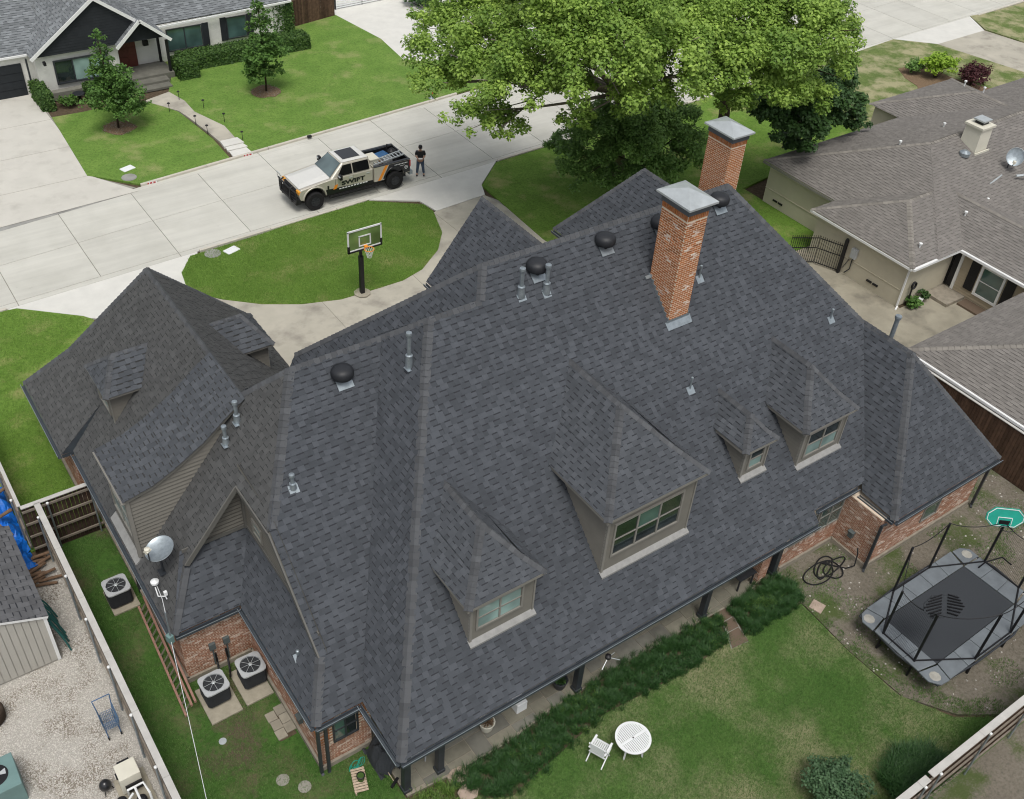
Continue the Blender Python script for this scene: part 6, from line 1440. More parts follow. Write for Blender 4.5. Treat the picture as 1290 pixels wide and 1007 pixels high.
# pickup truck, local x: nose at -x, near side at -y
tk = thing('pickup_truck', 'silver pickup truck with black lower panels and an orange slash parked at the kerb', 'truck', (0, 0, 0))
def ext(b, prof_, y0, y1, y0t=None, zt=None, mi=0):
    """extrude a side profile (x,z) between y0 and y1"""
    n = len(prof_); A = [(x, y0, z) for x, z in prof_]; B = [(x, y1, z) for x, z in prof_]
    b.idx(A+B, [tuple(range(n)), tuple(range(2*n-1, n-1, -1))]+[(i, n+i, n+(i+1) % n, (i+1) % n) for i in range(n)], mi=mi)
def arch(cx, r, z0, n=9, rev=False):
    p = [(cx-r*cos(pi*k/n), z0+r*sin(pi*k/n)) for k in range(n+1)]; return p[::-1] if rev else p
XF, XR, WR, W = -2.35, 2.35, .5, 1.0
zf_ = .78
low = [(-3.15, .75), (-3.2, 1.1), (-3.05, 1.28), (-1.25, 1.48), (1.05, 1.50), (1.05, .72)]+[p for p in arch(XF, .6, .72)][::-1]+[(-3.1, .72)]
q = MB(); prof_ = [(-3.15, .75), (-3.22, 1.12), (-3.08, 1.30), (-1.3, 1.50), (1.08, 1.50), (1.08, .68), (XF+.62, .68)]+arch(XF, .6, .68)[::-1][1:]+[(-3.12, .7)]
ext(q, prof_, -W, W); bd = q.build('body', M['silver'], tk, world=False, bevel=.09); bd.modifiers[0].segments = 3
# bonnet with a power dome
q = MB(); q.idx([(-3.12, -.82, 1.31), (-1.35, -.85, 1.51), (-1.35, .85, 1.51), (-3.12, .82, 1.31), (-2.95, -.5, 1.39), (-1.4, -.5, 1.58), (-1.4, .5, 1.58), (-2.95, .5, 1.39)], [(0, 1, 5, 4), (4, 5, 6, 7), (7, 6, 2, 3), (0, 4, 7, 3), (1, 2, 6, 5)]); q.build('bonnet', M['truck_white'], tk, world=False, bevel=.05)
# cab
def cabp(z): return None
c = MB()
b0 = [(-1.38, -.96, 1.5), (1.02, -.96, 1.5), (1.02, .96, 1.5), (-1.38, .96, 1.5)]; t0 = [(-.62, -.74, 2.12), (.92, -.76, 2.12), (.92, .76, 2.12), (-.62, .74, 2.12)]
c.idx(b0+t0, [(0, 1, 5, 4), (1, 2, 6, 5), (2, 3, 7, 6), (3, 0, 4, 7), (4, 5, 6, 7)]); co_ = c.build('cab', M['silver'], tk, world=False, bevel=.1); co_.modifiers[0].segments = 4
q = MB(); q.idx([(-.6, -.72, 2.13), (.9, -.74, 2.13), (.9, .74, 2.13), (-.6, .72, 2.13), (-.5, -.6, 2.17), (.82, -.62, 2.17), (.82, .62, 2.17), (-.5, .6, 2.17)], [(0, 1, 5, 4), (1, 2, 6, 5), (2, 3, 7, 6), (3, 0, 4, 7), (4, 5, 6, 7)]); q.build('cab_roof', M['truck_white'], tk, world=False)
q = MB(); q.idx([(-.42, -.5, 2.176), (.55, -.52, 2.176), (.55, .52, 2.176), (-.42, .5, 2.176), (-.42, -.5, 2.19), (.55, -.52, 2.19), (.55, .52, 2.19), (-.42, .5, 2.19)], [(4, 5, 6, 7), (0, 1, 5, 4), (3, 0, 4, 7)]); q.build('sunroof', M['tint'], tk, world=False)
lerp = lambda a, b_, t: tuple(a[i]+(b_[i]-a[i])*t for i in range(3))
def panel(name, A, B, C, D, off, mt):   # quad pushed outward
    n = (Vector(B)-Vector(A)).cross(Vector(D)-Vector(A)).normalized()*off; q = MB(); q.face([Vector(p)+n for p in (A, B, C, D)]); q.face([Vector(A), Vector(B), Vector(B)+n, Vector(A)+n]); q.face([Vector(D)+n, Vector(C)+n, Vector(C), Vector(D)]); return q.build(name, M[mt], tk, world=False)
panel('windscreen', (-1.36, .86, 1.53), (-1.36, -.86, 1.53), (-.66, -.68, 2.09), (-.66, .68, 2.09), .03, 'windscreen')
for s_ in (-1, 1):
    f = lambda x, z: (x, s_*(.965-.2*(z-1.5)/.62-.0), z)
    for pts in ([(-1.0, 1.56), (-.15, 1.56), (-.15, 2.04), (-.62, 2.04)], [(-.08, 1.56), (.86, 1.56), (.84, 2.04), (-.08, 2.04)]):
        q = MB(); q.face([(f(x, z)[0], f(x, z)[1]+s_*.045, z) for x, z in (pts if s_ < 0 else pts[::-1])]); q.build('side_window', M['tint'], tk, world=False)
panel('rear_window', (1.03, -.7, 1.6), (1.03, .7, 1.6), (.94, .62, 2.05), (.94, -.62, 2.05), .03, 'tint')
# load bed: floor, three walls
q = MB(); bp = [(1.12, .72), (1.12, 1.52), (3.3, 1.52), (3.3, .78), (XR+.62, .72)]+arch(XR, .6, .72)[::-1][1:]+[(XR-.62, .72)]
q = MB()
for y0, y1 in ((-1.0, -.86), (.86, 1.0)): ext(q, [(1.12, .7), (1.12, 1.52), (3.3, 1.52), (3.3, .8), (XR+.62, .74)]+arch(XR, .6, .72)[::-1]+[(XR-.62, .7)], y0, y1, mi=0)
q.box(1.12, -.86, .95, 1.18, .86, 1.52, mi=0); q.box(3.24, -.86, .8, 3.32, .86, 1.52, mi=1); q.box(1.15, -.86, .9, 3.25, .86, .98, mi=1); q.box(1.12, .855, .98, 3.25, .858, 1.5, mi=1); q.box(1.12, -.858, .98, 3.25, -.855, 1.5, mi=1)
q.box(1.12, -1.01, 1.52, 3.3, -.85, 1.55, mi=1); q.box(1.12, .85, 1.52, 3.3, 1.01, 1.55, mi=1)
q.build('load_bed', [M['silver'], M['truck_black']], tk, world=False, bevel=0)
# black lower band and rear quarter wrap, orange slash, lettering
for s_ in (-1, 1):
    y = s_*1.006
    def dec(name, pts, mt, off=0):
        q = MB(); q.face([(x, y+s_*off, z) for x, z in (pts if s_ < 0 else pts[::-1])]); return q.build(name, M[mt], tk, world=False)
    dec('black_wrap', [(2.02, 1.50), (3.29, 1.50), (3.29, .82), (2.95, .8), (2.82, 1.1), (2.5, 1.33), (2.2, 1.33), (1.95, 1.2), (1.76, .85), (1.6, .72)], 'truck_black')
    dec('orange_slash', [(1.78, 1.50), (1.97, 1.50), (1.52, .72), (1.33, .72)], 'orange', .001)
    dec('lower_band', [(-1.7, .98), (1.05, .86), (1.05, .70), (-1.72, .70)], 'truck_black', 0)
    q = MB(); q.box(-1.55, s_*1.0-.12*(s_ < 0), .5, 1.3, s_*1.0+.12*(s_ > 0), .58); q.build('running_board', M['black'], tk, world=False)
    q = MB(); q.tube([(XF-.0+.64*cos(a), s_*1.02, .68+.62*sin(a)) for a in np.linspace(0.05, pi-.05, 13)], .045, 6); q.build('fender_flare', M['silver'], tk, world=False, smooth=True)
    q = MB(); q.tube([(XR+.63*cos(a), s_*1.02, .70+.62*sin(a)) for a in np.linspace(0.05, pi-.05, 13)], .04, 6); q.build('fender_flare', M['truck_black'], tk, world=False, smooth=True)
    q = MB(); q.rbox((-.95, s_*1.2, 1.6), (.16, .26, .26), 0, 0, 0); q.beam((-1.0, s_*.95, 1.52), (-.95, s_*1.12, 1.55), .06, .06); mo = q.build('wing_mirror', M['black'], tk, world=False, bevel=.03)
    q = MB(); q.rbox((-.97, s_*1.22, 1.66), (.15, .22, .1)); q.build('mirror_cap', M['galv_light'], tk, world=False, bevel=.03)
    for x in (-.25, .75): q = MB(); q.box(x-.1, s_*1.01-.012, 1.33, x+.1, s_*1.01+.012, 1.37); q.build('door_handle', M['galv_light'], tk, world=False)
    for x in (-1.15, -.12, 1.02): q = MB(); q.box(x-.006, s_*1.003-.003, .72, x+.006, s_*1.003+.003, 1.48); q.build('door_seam', M['black'], tk, world=False)
    q = MB(); q.rbox((-3.1, s_*.82, 1.14), (.26, .34, .2)); q.build('headlight', M['amber'], tk, world=False, bevel=.03)
    q = MB(); q.rbox((3.3, s_*.93, 1.28), (.08, .17, .36)); q.build('tail_light', M['red'], tk, world=False, bevel=.02)
    for cx in (XF, XR):
        wname = MB(); wname.tube([(cx, s_*.72, WR), (cx, s_*.76, WR), (cx, s_*1.02, WR), (cx, s_*1.07, WR)], [WR*.9, WR, WR, WR*.9], 28); wh = wname.build('tyre', M['rubber'], tk, world=False)
        q = MB(); q.tube([(cx, s_*1.0, WR), (cx, s_*1.075, WR)], [.27, .25], 20); q.build('rim', M['vent_black'], wh, world=False)
        q = MB(); [q.beam((cx, s_*1.08, WR), (cx+.24*cos(k*pi/4), s_*1.085, WR+.24*sin(k*pi/4)), .05, .02, up=(0, 1, 0)) for k in range(8)]; q.build('spoke', M['ac_dark'], wh, world=False)
def text(body_, size, loc, rot, mt, name, sx=1.0, parent=tk):
    cu = bpy.data.curves.new(name, 'FONT'); cu.body = body_; cu.size = size; cu.extrude = .002; cu.offset = .014; cu.align_x = 'CENTER'
    to = bpy.data.objects.new(name, cu); scene.collection.objects.link(to); bpy.context.view_layer.update()
    me = bpy.data.meshes.new_from_object(to.evaluated_get(bpy.context.evaluated_depsgraph_get())); bpy.data.objects.remove(to)
    me.materials.clear(); me.materials.append(M[mt]); ob = bpy.data.objects.new(name, me); scene.collection.objects.link(ob); ob.parent = parent
    ob.location = loc; ob.rotation_euler = rot; ob.scale = (sx, 1, 1); return ob
tx = text('SWIFT', .31, (-.12, -1.015, 1.03), (pi/2, 0, 0), 'truck_black', 'lettering', 1.55); 
for v_ in list(tx.data.vertices): pass
tx2 = text('SWIFT', .36, (-.12, 1.015, 1.02), (pi/2, 0, pi), 'truck_black', 'lettering', 1.55)
q = MB()
for k in range(10): q.box(-.95+k*.17, -1.018, .83, -.95+k*.17+.12, -1.012, .89)
for k in range(9): q.box(2.35+k*.09, -1.012, 1.36, 2.35+k*.09+.06, -1.008, 1.41)
q.box(2.4, -1.012, 1.26, 2.95, -1.008, 1.28); q.build('small_print', M['white'], tk, world=False)
q = MB(); q.tube([(3.05+.09*cos(t), -1.012, 1.12+.09*sin(t)) for t in np.linspace(0, 2*pi, 15)], .012, 4); q.box(2.99, -1.014, 1.1, 3.11, -1.01, 1.14); q.build('round_logo', M['white'], tk, world=False)
q = MB(); q.box(-1.62, -1.012, .98, -1.52, -1.008, 1.18); q.build('badge', M['truck_black'], tk, world=False); q = MB(); q.face([(-1.3, -1.012, .9), (-1.12, -1.012, .9), (-1.0, -1.012, 1.14), (-1.18, -1.012, 1.14)]); q.build('badge', M['orange'], tk, world=False)
# front: grille, bumper, bull bar
q = MB(); q.box(-3.24, -.66, .85, -3.16, .66, 1.22); [q.box(-3.27, -.62, .9+k*.07, -3.24, .62, .93+k*.07) for k in range(5)]; q.build('grille', M['black'], tk, world=False)
q = MB(); q.box(-3.42, -.98, .5, -3.1, .98, .82); q.build('front_bumper', M['black'], tk, world=False, bevel=.05)
q = MB(); q.box(3.3, -.95, .55, 3.5, .95, .8); q.build('rear_bumper', M['galv'], tk, world=False, bevel=.03)
q = MB()
for y in (-.55, .55): q.tube([(-3.42, y, .55), (-3.5, y, .85), (-3.46, y, 1.32), (-3.3, y, 1.42)], .045, 7)
for y0, y1 in ((-.98, -.55), (.55, .98)): 
    s_ = -1 if y0 < 0 else 1; q.tube([(-3.46, s_*.55, 1.3), (-3.44, s_*.9, 1.3), (-3.36, s_*1.0, 1.2), (-3.36, s_*1.0, .7), (-3.46, s_*.55, .65)], .04, 7)
    for z in (.8, .95, 1.1): q.tube([(-3.46, s_*.55, z), (-3.38, s_*1.0, z)], .022, 6)
for z in (.75, 1.32): q.tube([(-3.48, -.55, z), (-3.48, .55, z)], .04, 7)
for k in range(7): q.tube([(-3.48, -.42+.14*k, .75), (-3.47, -.42+.14*k, 1.32)], .018, 5)
q.build('bull_bar', M['black'], tk, world=False); q = MB(); q.tube([(-3.46, .95, 1.3), (-3.47, .95, 1.62), (-3.47, .62, 1.62), (-3.46, .6, 1.32)], .018, 6); q.build('flag_hoop', M['galv_light'], tk, world=False)
q = MB(); q.box(-3.0, -.7, .4, 3.2, .7, .72); [q.tube([(cx, -.8, WR), (cx, .8, WR)], .08, 8) for cx in (XF, XR)]; q.build('chassis', M['black'], tk, world=False)
# cargo: rests in the bed
tk.location = (23.62, 47.05, 0); tk.scale = (1.06, 1.06, 1.06)
def cargo(name, label, cat, mb, mt):
    mb.v = [(x*1.06+23.62, y*1.06+47.05, z*1.06) for x, y, z in mb.v]; return tag(mb.build(name, M[mt] if isinstance(mt, str) else mt), label, cat)
q = MB()
for y in (-.62, -.2): q.beam((1.3, y, 1.46), (3.2, y+.1, 1.62), .05, .08)
for k in range(9): q.beam((1.45+k*.2, -.62, 1.48+k*.018), (1.45+k*.2, -.15, 1.48+k*.018), .04, .04)
cargo('stepladder', 'silver ladder lying along the near side of the truck bed', 'ladder', q, 'galv_light')
q = MB(); q.box(1.25, -.35, .98, 1.75, .35, 1.62); q.box(1.22, -.38, 1.6, 1.78, .38, 1.66); cargo('tool_box', 'white box standing behind the cab in the truck bed', 'box', q, 'offwhite')
q = MB(); q.rbox((2.3, .45, 1.2), (.8, .5, .4), .2); cargo('storage_tote', 'blue crate in the middle of the truck bed', 'crate', q, 'blue')
q = MB(); q.rbox((1.95, .1, 1.15), (.3, .5, .3), .4); cargo('wooden_box', 'small brown box in front of the blue crate in the truck bed', 'box', q, 'log')
q = MB(); q.lathe((2.95, .35, 1.0), [(.2, 0), (.28, .2), (.25, .5), (.1, .62), (.02, .64)], 10); q.lathe((2.9, -.15, 1.0), [(.2, 0), (.24, .3), (.15, .55), (.02, .6)], 9); q.tube([(2.7, .5, 1.4), (2.75, .5, 1.85)], .04, 6); cargo('equipment_bag', 'black equipment bags heaped at the tail of the truck bed', 'bag', q, 'black')
q = MB(); q.rbox((2.4, -.1, 1.3), (.5, .35, .3), .3); cargo('plastic_jug', 'grey blue bundle beside the ladder in the truck bed', 'bundle', q, 'ac_grey')

# man standing behind the truck, looking down at a remote in his hands
def skinned(name, joints, edges, mt, parent, lvl=2, root=0):
    me = bpy.data.meshes.new(name); me.from_pydata([j[:3] for j in joints], edges, []); o = bpy.data.objects.new(name, me); scene.collection.objects.link(o); o.parent = parent
    me.materials.append(mt); o.modifiers.new('skin', 'SKIN').use_smooth_shade = True
    for i, j in enumerate(joints): s_ = me.skin_vertices[0].data[i]; s_.radius = (j[3], j[4] if len(j) > 4 else j[3]); s_.use_root = (i == root)
    sb = o.modifiers.new('sub', 'SUBSURF'); sb.levels = lvl; sb.render_levels = lvl; return o
man = thing('person', 'man in a black shirt, dark cap and jeans standing behind the truck holding a remote', 'person', (28.2, 46.65, 0), radians(150)); man.scale = (1.12, 1.12, 1.08)
J = [(0, 0, .93, .15, .12), (0, 0, 1.12, .145, .105), (0, .01, 1.33, .17, .11), (0, .0, 1.45, .09, .08), (0, .03, 1.52, .055), (0, .06, 1.62, .08, .095), (0, .08, 1.7, .085, .1),
     (.19, .0, 1.40, .06), (.23, .0, 1.15, .045), (.12, .24, 1.12, .034), (.05, .3, 1.14, .028), (-.19, .0, 1.40, .06), (-.23, .0, 1.15, .045), (-.12, .24, 1.12, .034), (-.05, .3, 1.14, .028),
     (.1, 0, .86, .095), (.14, .02, .48, .062), (.17, -.02, .09, .042), (.18, .1, .04, .04), (-.1, 0, .86, .095), (-.14, .03, .48, .062), (-.18, -.01, .09, .042), (-.19, .11, .04, .04)]
E_ = [(0, 1), (1, 2), (2, 3), (3, 4), (4, 5), (5, 6), (2, 7), (7, 8), (8, 9), (9, 10), (2, 11), (11, 12), (12, 13), (13, 14), (0, 15), (15, 16), (16, 17), (17, 18), (0, 19), (19, 20), (20, 21), (21, 22)]
skinned('body', J, E_, M['skin'], man)
JS = [(0, 0, .95, .175, .14), (0, 0, 1.12, .17, .13), (0, .01, 1.33, .19, .13), (0, 0, 1.44, .1, .09), (.19, .0, 1.40, .085), (.23, .01, 1.2, .07), (-.19, .0, 1.40, .085), (-.23, .01, 1.2, .07)]
skinned('shirt', JS, [(0, 1), (1, 2), (2, 3), (2, 4), (4, 5), (2, 6), (6, 7)], M['black'], man)
JJ = [(0, 0, .94, .16, .13), (.1, 0, .84, .11), (.14, .02, .48, .08), (.17, -.02, .13, .065), (-.1, 0, .84, .11), (-.14, .03, .48, .08), (-.18, -.01, .13, .065)]
skinned('jeans', JJ, [(0, 1), (1, 2), (2, 3), (0, 4), (4, 5), (5, 6)], M['jeans'], man)
for s_ in (1, -1):
    skinned('shoe', [(.175*s_, -.06, .05, .05, .045), (.18*s_, .04, .05, .052, .045), (.185*s_, .16, .04, .045, .035)], [(0, 1), (1, 2)], M['black'], man, 1)
    for f in range(4): q = MB(); q.tube([(s_*.05-.01*f*s_, .3+.0*f, 1.15-.012*f), (s_*.035-.008*f*s_, .36, 1.155-.014*f), (s_*.015, .375, 1.14-.014*f)], [.009, .008, .006], 5); q.build('finger', M['skin'], man, world=False)
    q = MB(); q.tube([(s_*.05, .3, 1.17), (s_*.03, .33, 1.19)], [.011, .008], 5); q.build('thumb', M['skin'], man, world=False)
q = MB(); q.lathe((0, .07, 1.71), [(.1, 0), (.105, .04), (.085, .09), (.02, .115)], 16); q.beam((0, .15, 1.72), (0, .25, 1.69), .14, .015); q.build('cap', M['black'], man, world=False, smooth=True)
q = MB(); q.lathe((0, .045, 1.6), [(.07, 0), (.095, .05), (.1, .11)], 14); q.build('hair', M['bark_dark'], man, world=False, smooth=True)
q = MB(); q.tube([(0, .155, 1.64), (0, .18, 1.625), (0, .16, 1.61)], [.012, .016, .01], 5); [q.tube([(s_*.095, .05, 1.66), (s_*.1, .05, 1.62)], .015, 5) for s_ in (-1, 1)]; q.build('nose_and_ears', M['skin'], man, world=False)
q = MB(); q.rbox((0, .36, 1.15), (.22, .12, .03)); rc = q.build('remote_control', M['white'], None, world=False); rc.location = (28.2, 46.65, .1); rc.rotation_euler.z = radians(150); tag(rc, 'pale remote or paper held by the man behind the truck', 'remote')

# kerb numbers, lids, hydrant, path lights
for (x, lab) in ((14.4, 'red painted house number on the far kerb by the left drive'), (20.4, 'red painted house number on the far kerb by the front steps')):
    q = MB(); y = yf(x)-.053; q.box(x-.42, y-.004, .0, x+.42, y, .11); tp_ = q.build('kerb_number', M['white']); tag(tp_, lab, 'house number')
    for k in range(4): q = MB(); xx = x-.36+k*.19; q.box(xx, y-.009, .015, xx+.13, y-.004, .1); [q.box(xx+.04, y-.0115, .03+.035*j_, xx+.09, y-.009, .045+.035*j_) for j_ in range(2)]; q.build('painted_digit', M['paint_red'], tp_)
for x, y, l in ((*(13.92, 55.15), 'white rounded utility lid in the lawn near the left kerb'), (*(15.51, 44.28), 'white utility lid at the corner of the island lawn')):
    q = MB(); q.rbox((x, y, .08), (.75, .5, .06), .3); tag(q.build('manhole_cover', M['white'], bevel=.05), l, 'utility lid')
for x, y, l in ((*(13.65, 54.13), 'grey concrete utility lid below the white one by the left kerb'), (*(14.57, 44.47), 'grey concrete meter lid beside the white lid on the island corner')):
    q = MB(); q.lathe((x, y, .06), [(.42, 0), (.42, .02), (.02, .025)], 14); tag(q.build('manhole_cover', M['gutter_stain']), l, 'utility lid')
hy = thing('fire_hydrant', 'small silver topped fire hydrant in the lawn beside the far kerb', 'fire hydrant', (34.3, 55.35, 0)); q = MB(); q.lathe((34.3, 55.35, .0), [(.2, .05), (.2, .1), (.12, .12), (.12, .55), (.17, .57), (.17, .62), (.14, .72), (.05, .82), (.02, .86)], 14); q.build('barrel', M['galv'], hy, smooth=True)
q = MB(); q.tube([(34.1, 55.35, .42), (34.5, 55.35, .42)], .06, 8); q.tube([(34.3, 55.15, .42), (34.3, 55.35, .42)], .08, 8); q.build('nozzle', M['red'], hy)
for k, (x, y) in enumerate(((18.66, 61.14), (19.40, 58.72), (19.53, 57.18), (19.81, 62.51), (20.68, 60.61), (21.05, 58.23), (21.02, 55.43))):
    pl = thing('path_light', ['path light nearest the porch on the left side of the curved walk', 'middle path light on the left side of the curved walk', 'path light nearest the steps on the left side of the walk', 'path light nearest the house on the right side of the walk', 'second path light down the right side of the walk', 'third path light down the right side of the walk', 'path light beside the concrete steps on the right'][k], 'garden light', (x, y, 0), 0, 'path lights along the front walk')
    q = MB(); q.tube([(x, y, 0), (x, y, .62)], .018, 5); q.build('stem', M['black'], pl); q = MB(); q.lathe((x, y, .6), [(.1, 0), (.07, .05), (.01, .07)], 8); q.build('shade', M['black'], pl)
q = MB(); x, y = (24.66, 53.74); q.rbox((x, y+.1, .16), (.25, .16, .12)); tag(q.build('kerb_inlet', M['black']), 'small black object sitting on the far kerb above the truck', 'object')
q = MB(); q.lathe((*(26.32, 42.39), .06), [(.1, 0), (.1, .02)], 8)

# ================================================================ VEGETATION
rng = np.random.default_rng(5)
def quads(name, V_, vals, mt, parent):
    N_ = len(V_); me = bpy.data.meshes.new(name); off = np.array(wloc(parent)) if parent else np.zeros(3)
    co = (V_.reshape(-1, 3)-off).astype(np.float32); k = V_.shape[1]
    me.vertices.add(N_*k); me.vertices.foreach_set('co', co.ravel()); me.loops.add(N_*k); me.loops.foreach_set('vertex_index', np.arange(N_*k, dtype=np.int32))
    me.polygons.add(N_); me.polygons.foreach_set('loop_start', np.arange(0, N_*k, k, dtype=np.int32)); me.polygons.foreach_set('loop_total', np.full(N_, k, dtype=np.int32))
    me.materials.append(mt); at = me.attributes.new('v', 'FLOAT', 'FACE'); at.data.foreach_set('value', vals.astype(np.float32)); me.update(calc_edges=True)
    o = bpy.data.objects.new(name, me); scene.collection.objects.link(o); o.parent = parent; return o
def leafset(centres, normals, size, vals):
    N_ = len(centres); r = rng.normal(size=(N_, 3)); t = np.cross(normals, r); t /= np.linalg.norm(t, axis=1)[:, None]+1e-9; b = np.cross(normals, t)
    s = size*rng.uniform(.6, 1.35, (N_, 1)); a = s*.5; c_ = s*.34
    return np.stack([centres-t*a, centres+b*c_+normals*s*.08, centres+t*a, centres-b*c_+normals*s*.08], axis=1)
def clump_leaves(clumps, n, size, hollow=.5, squash=.75):
    C_ = np.array([c_[:3] for c_ in clumps]); R_ = np.array([c_[3] for c_ in clumps]); w = R_**2; idx = rng.choice(len(clumps), n, p=w/w.sum())
    # sub-clumps give an uneven, tufted outline
    sub = []; K = 26
    for i in range(len(clumps)):
        d = rng.normal(size=(K, 3)); d /= np.linalg.norm(d, axis=1)[:, None]; d[:, 2] = np.where(d[:, 2] < -.3, -d[:, 2]*.5, d[:, 2]); rr_ = R_[i]*rng.uniform(.45, 1.0, (K, 1)); sub.append(C_[i]+d*rr_*[1, 1, squash])
    sub = np.array(sub); sv = rng.random((len(clumps), K)); sk = rng.integers(0, K, n); cc = sub[idx, sk]; d = rng.normal(size=(n, 3)); d /= np.linalg.norm(d, axis=1)[:, None]
    rad = R_[idx][:, None]*.25*rng.random((n, 1))**.45; pos = cc+d*rad*[1, 1, .8]
    nn = d*.6+np.array([0, 0, .9])+rng.normal(size=(n, 3))*.45; nn /= np.linalg.norm(nn, axis=1)[:, None]
    v = np.clip(.18+.35*rng.random(n)+.6*sv[idx, sk]**1.2, 0, 1)*rng.uniform(.55, 1, n)
    return leafset(pos, nn, size, v), v
def tree(name, label, base, clumps, n, size, mt, bark, trunk, rt, group=None, cat='tree', branch=True):
    t = thing(name, label, cat, (base[0], base[1], 0), 0, group)
    V_, v = clump_leaves(clumps, n, size); o = quads('crown', V_, v, M[mt], t); o['kind'] = 'stuff'
    q = MB(); top = trunk[-1]; q.tube(trunk, [rt*(1-.55*k/max(1, len(trunk)-1)) for k in range(len(trunk))], 9)
    q.build('trunk', M[bark], t, smooth=True)
    if branch:
        for c_ in clumps:
            b = MB(); j_ = min(len(trunk)-1, max(1, int(len(trunk)*.6))); s_ = Vector(trunk[rnd.randint(j_, len(trunk)-1)]); e = Vector(c_[:3]); mid_ = s_.lerp(e, .5)+Vector((rnd.uniform(-.6, .6), rnd.uniform(-.6, .6), rnd.uniform(0, .8)))
            r0 = rt*.42*min(1, c_[3]/2.5); b.tube([s_, mid_, e], [r0, r0*.6, r0*.22], 6); 
            for _ in range(3): tip = e+Vector((rnd.uniform(-1, 1), rnd.uniform(-1, 1), rnd.uniform(-.3, .7)))*c_[3]*.8; b.tube([mid_.lerp(e, rnd.uniform(.2, 1)), tip], [r0*.35, r0*.1], 5)
            b.build('limb', M[bark], t, smooth=True)
    return t
def CL(lst): return [(*xy, z, r) for xy, z, r in lst]
c1_ = CL([((27.45, 43.10), 9, 2.3), ((26.14, 41.48), 8, 1.7), ((29.19, 42.88), 10, 2.8), ((27.40, 39.27), 9, 2.3), ((25.61, 37.60), 8, 1.4), ((27.38, 37.71), 7, 1.3), ((27.38, 36.44), 9.5, 2.3), ((29.00, 36.68), 11, 3.0), ((30.77, 36.13), 12, 3.2), ((30.80, 37.07), 8.5, 1.7), ((29.78, 33.44), 11, 2.6), ((32.69, 34.01), 9, 2.1), ((31.57, 32.59), 12, 3.1), ((29.65, 35.10), 8, 1.1), ((32.96, 32.19), 10.5, 2.4), ((35.25, 33.99), 12, 3.0), ((31.00, 41.39), 11, 3.0), ((31.47, 38.40), 13, 4), ((34.30, 37.11), 13, 4), ((31.14, 45.15), 11, 3), ((28.92, 46.63), 9, 1.5), ((28.43, 39.79), 10, 2.4), ((30.87, 33.95), 12, 2.8)])
tree('sycamore_tree', 'huge bright green tree spreading over the street at the top of the picture', (38.2, 40.8), c1_, 125000, .18, 'leaf_light', 'bark', [(38.2, 40.8, 0), (37.9, 40.6, 3), (37.6, 40.7, 5.5), (37.2, 41.2, 8)], .5)
c2_ = CL([((37.29, 32.61), 11, 3.0), ((37.98, 31.25), 9.5, 2.3), ((39.80, 31.37), 11, 2.9), ((43.64, 32.32), 9, 2.1), ((41.99, 31.78), 8, 1.8), ((46.56, 34.76), 9.5, 1.9), ((35.47, 31.93), 10.5, 2.2), ((40.31, 32.95), 12, 3.0), ((39.74, 35.38), 12, 3), ((45.66, 35.13), 11, 2), ((38.36, 33.11), 8, 1.2)])
tree('shade_tree', 'bright green tree with dark forked trunk right of the huge one, behind the far chimney', (46.4, 40.5), c2_, 70000, .18, 'leaf_light', 'bark_dark', [(46.4, 40.5, 0), (46.2, 40.4, 2.5), (45.6, 40.3, 5), (45.2, 40.8, 7.5)], .42)
c3_ = CL([((45.16, 34.29), 4.5, 1.9), ((47.22, 34.36), 4.5, 1.5), ((48.85, 34.06), 5, 1.7), ((50.21, 35.78), 5.5, 1.6), ((44.64, 35.65), 5, 1.4), ((46.33, 34.89), 3, 1.1), ((50.83, 34.64), 3.5, 1.1), ((45.19, 35.54), 5.5, 1.6), ((46.74, 34.43), 6, 1.7)])
tree('evergreen_tree', 'dark dense evergreen tree against the corner of the taupe roof', (51, 37.5), c3_, 24000, .22, 'leaf_dark', 'bark_dark', [(51, 37.5, 0), (50.6, 37, 2), (49.8, 36.6, 4)], .25)
c4_ = CL([((34.28, 40.23), 2.5, 1.2), ((36.03, 40.10), 3.5, 1.6), ((37.33, 38.56), 3, 1.8), ((39.31, 38.36), 3.5, 1.7), ((40.66, 37.91), 2.2, 1.2), ((36.47, 38.65), 1.6, 1.2), ((34.79, 39.56), 1.6, 1.1), ((38.64, 39.33), 4.2, 1.6), ((36.90, 40.69), 4.3, 1.3), ((34.86, 42.13), 2.2, .9), ((38.67, 37.78), 1.8, 1.2), ((36.80, 38.92), 4.4, 1.6), ((40.54, 39.05), 4, 1.3)])
c4_ = [(a, b, c, r*1.3) for a, b, c, r in c4_]
tree('holly_tree', 'rounded dark green bushy tree standing below the huge tree in front of the gables', (38.9, 39.2), c4_, 52000, .16, 'leaf_holly', 'bark_dark', [(38.9, 39.2, 0), (38.6, 39.2, 1.5), (38.3, 39.3, 3)], .2)
def young(label, x, y, h_, lean=0):
    cl = []
    for k in range(11):
        t = k/10; z = 1.25+(h_-1.25)*t; r = (1.2*(1-t)**.45+.25)*(.7+.6*rnd.random()); n_ = 3 if t < .6 else 1
        for j_ in range(n_): a = rnd.random()*6.28; cl.append((x+lean*t+cos(a)*r*.5*(n_ > 1), y+sin(a)*r*.5*(n_ > 1), z, r*.72))
    return tree('young_oak', label, (x, y), cl, 8500, .17, 'leaf_young', 'bark_dark', [(x, y, 0), (x+.05, y, 1.6), (x+lean*.5, y, h_*.6), (x+lean, y, h_*.9)], .07, 'young trees on the far front lawn', branch=False)
young('young pointed tree in the mulch ring in front of the white house gable', 15.2, 60.4, 6.0, -.2); young('young fuller tree on the right half of the far lawn, near the hedge', 25.2, 61.2, 6.2)
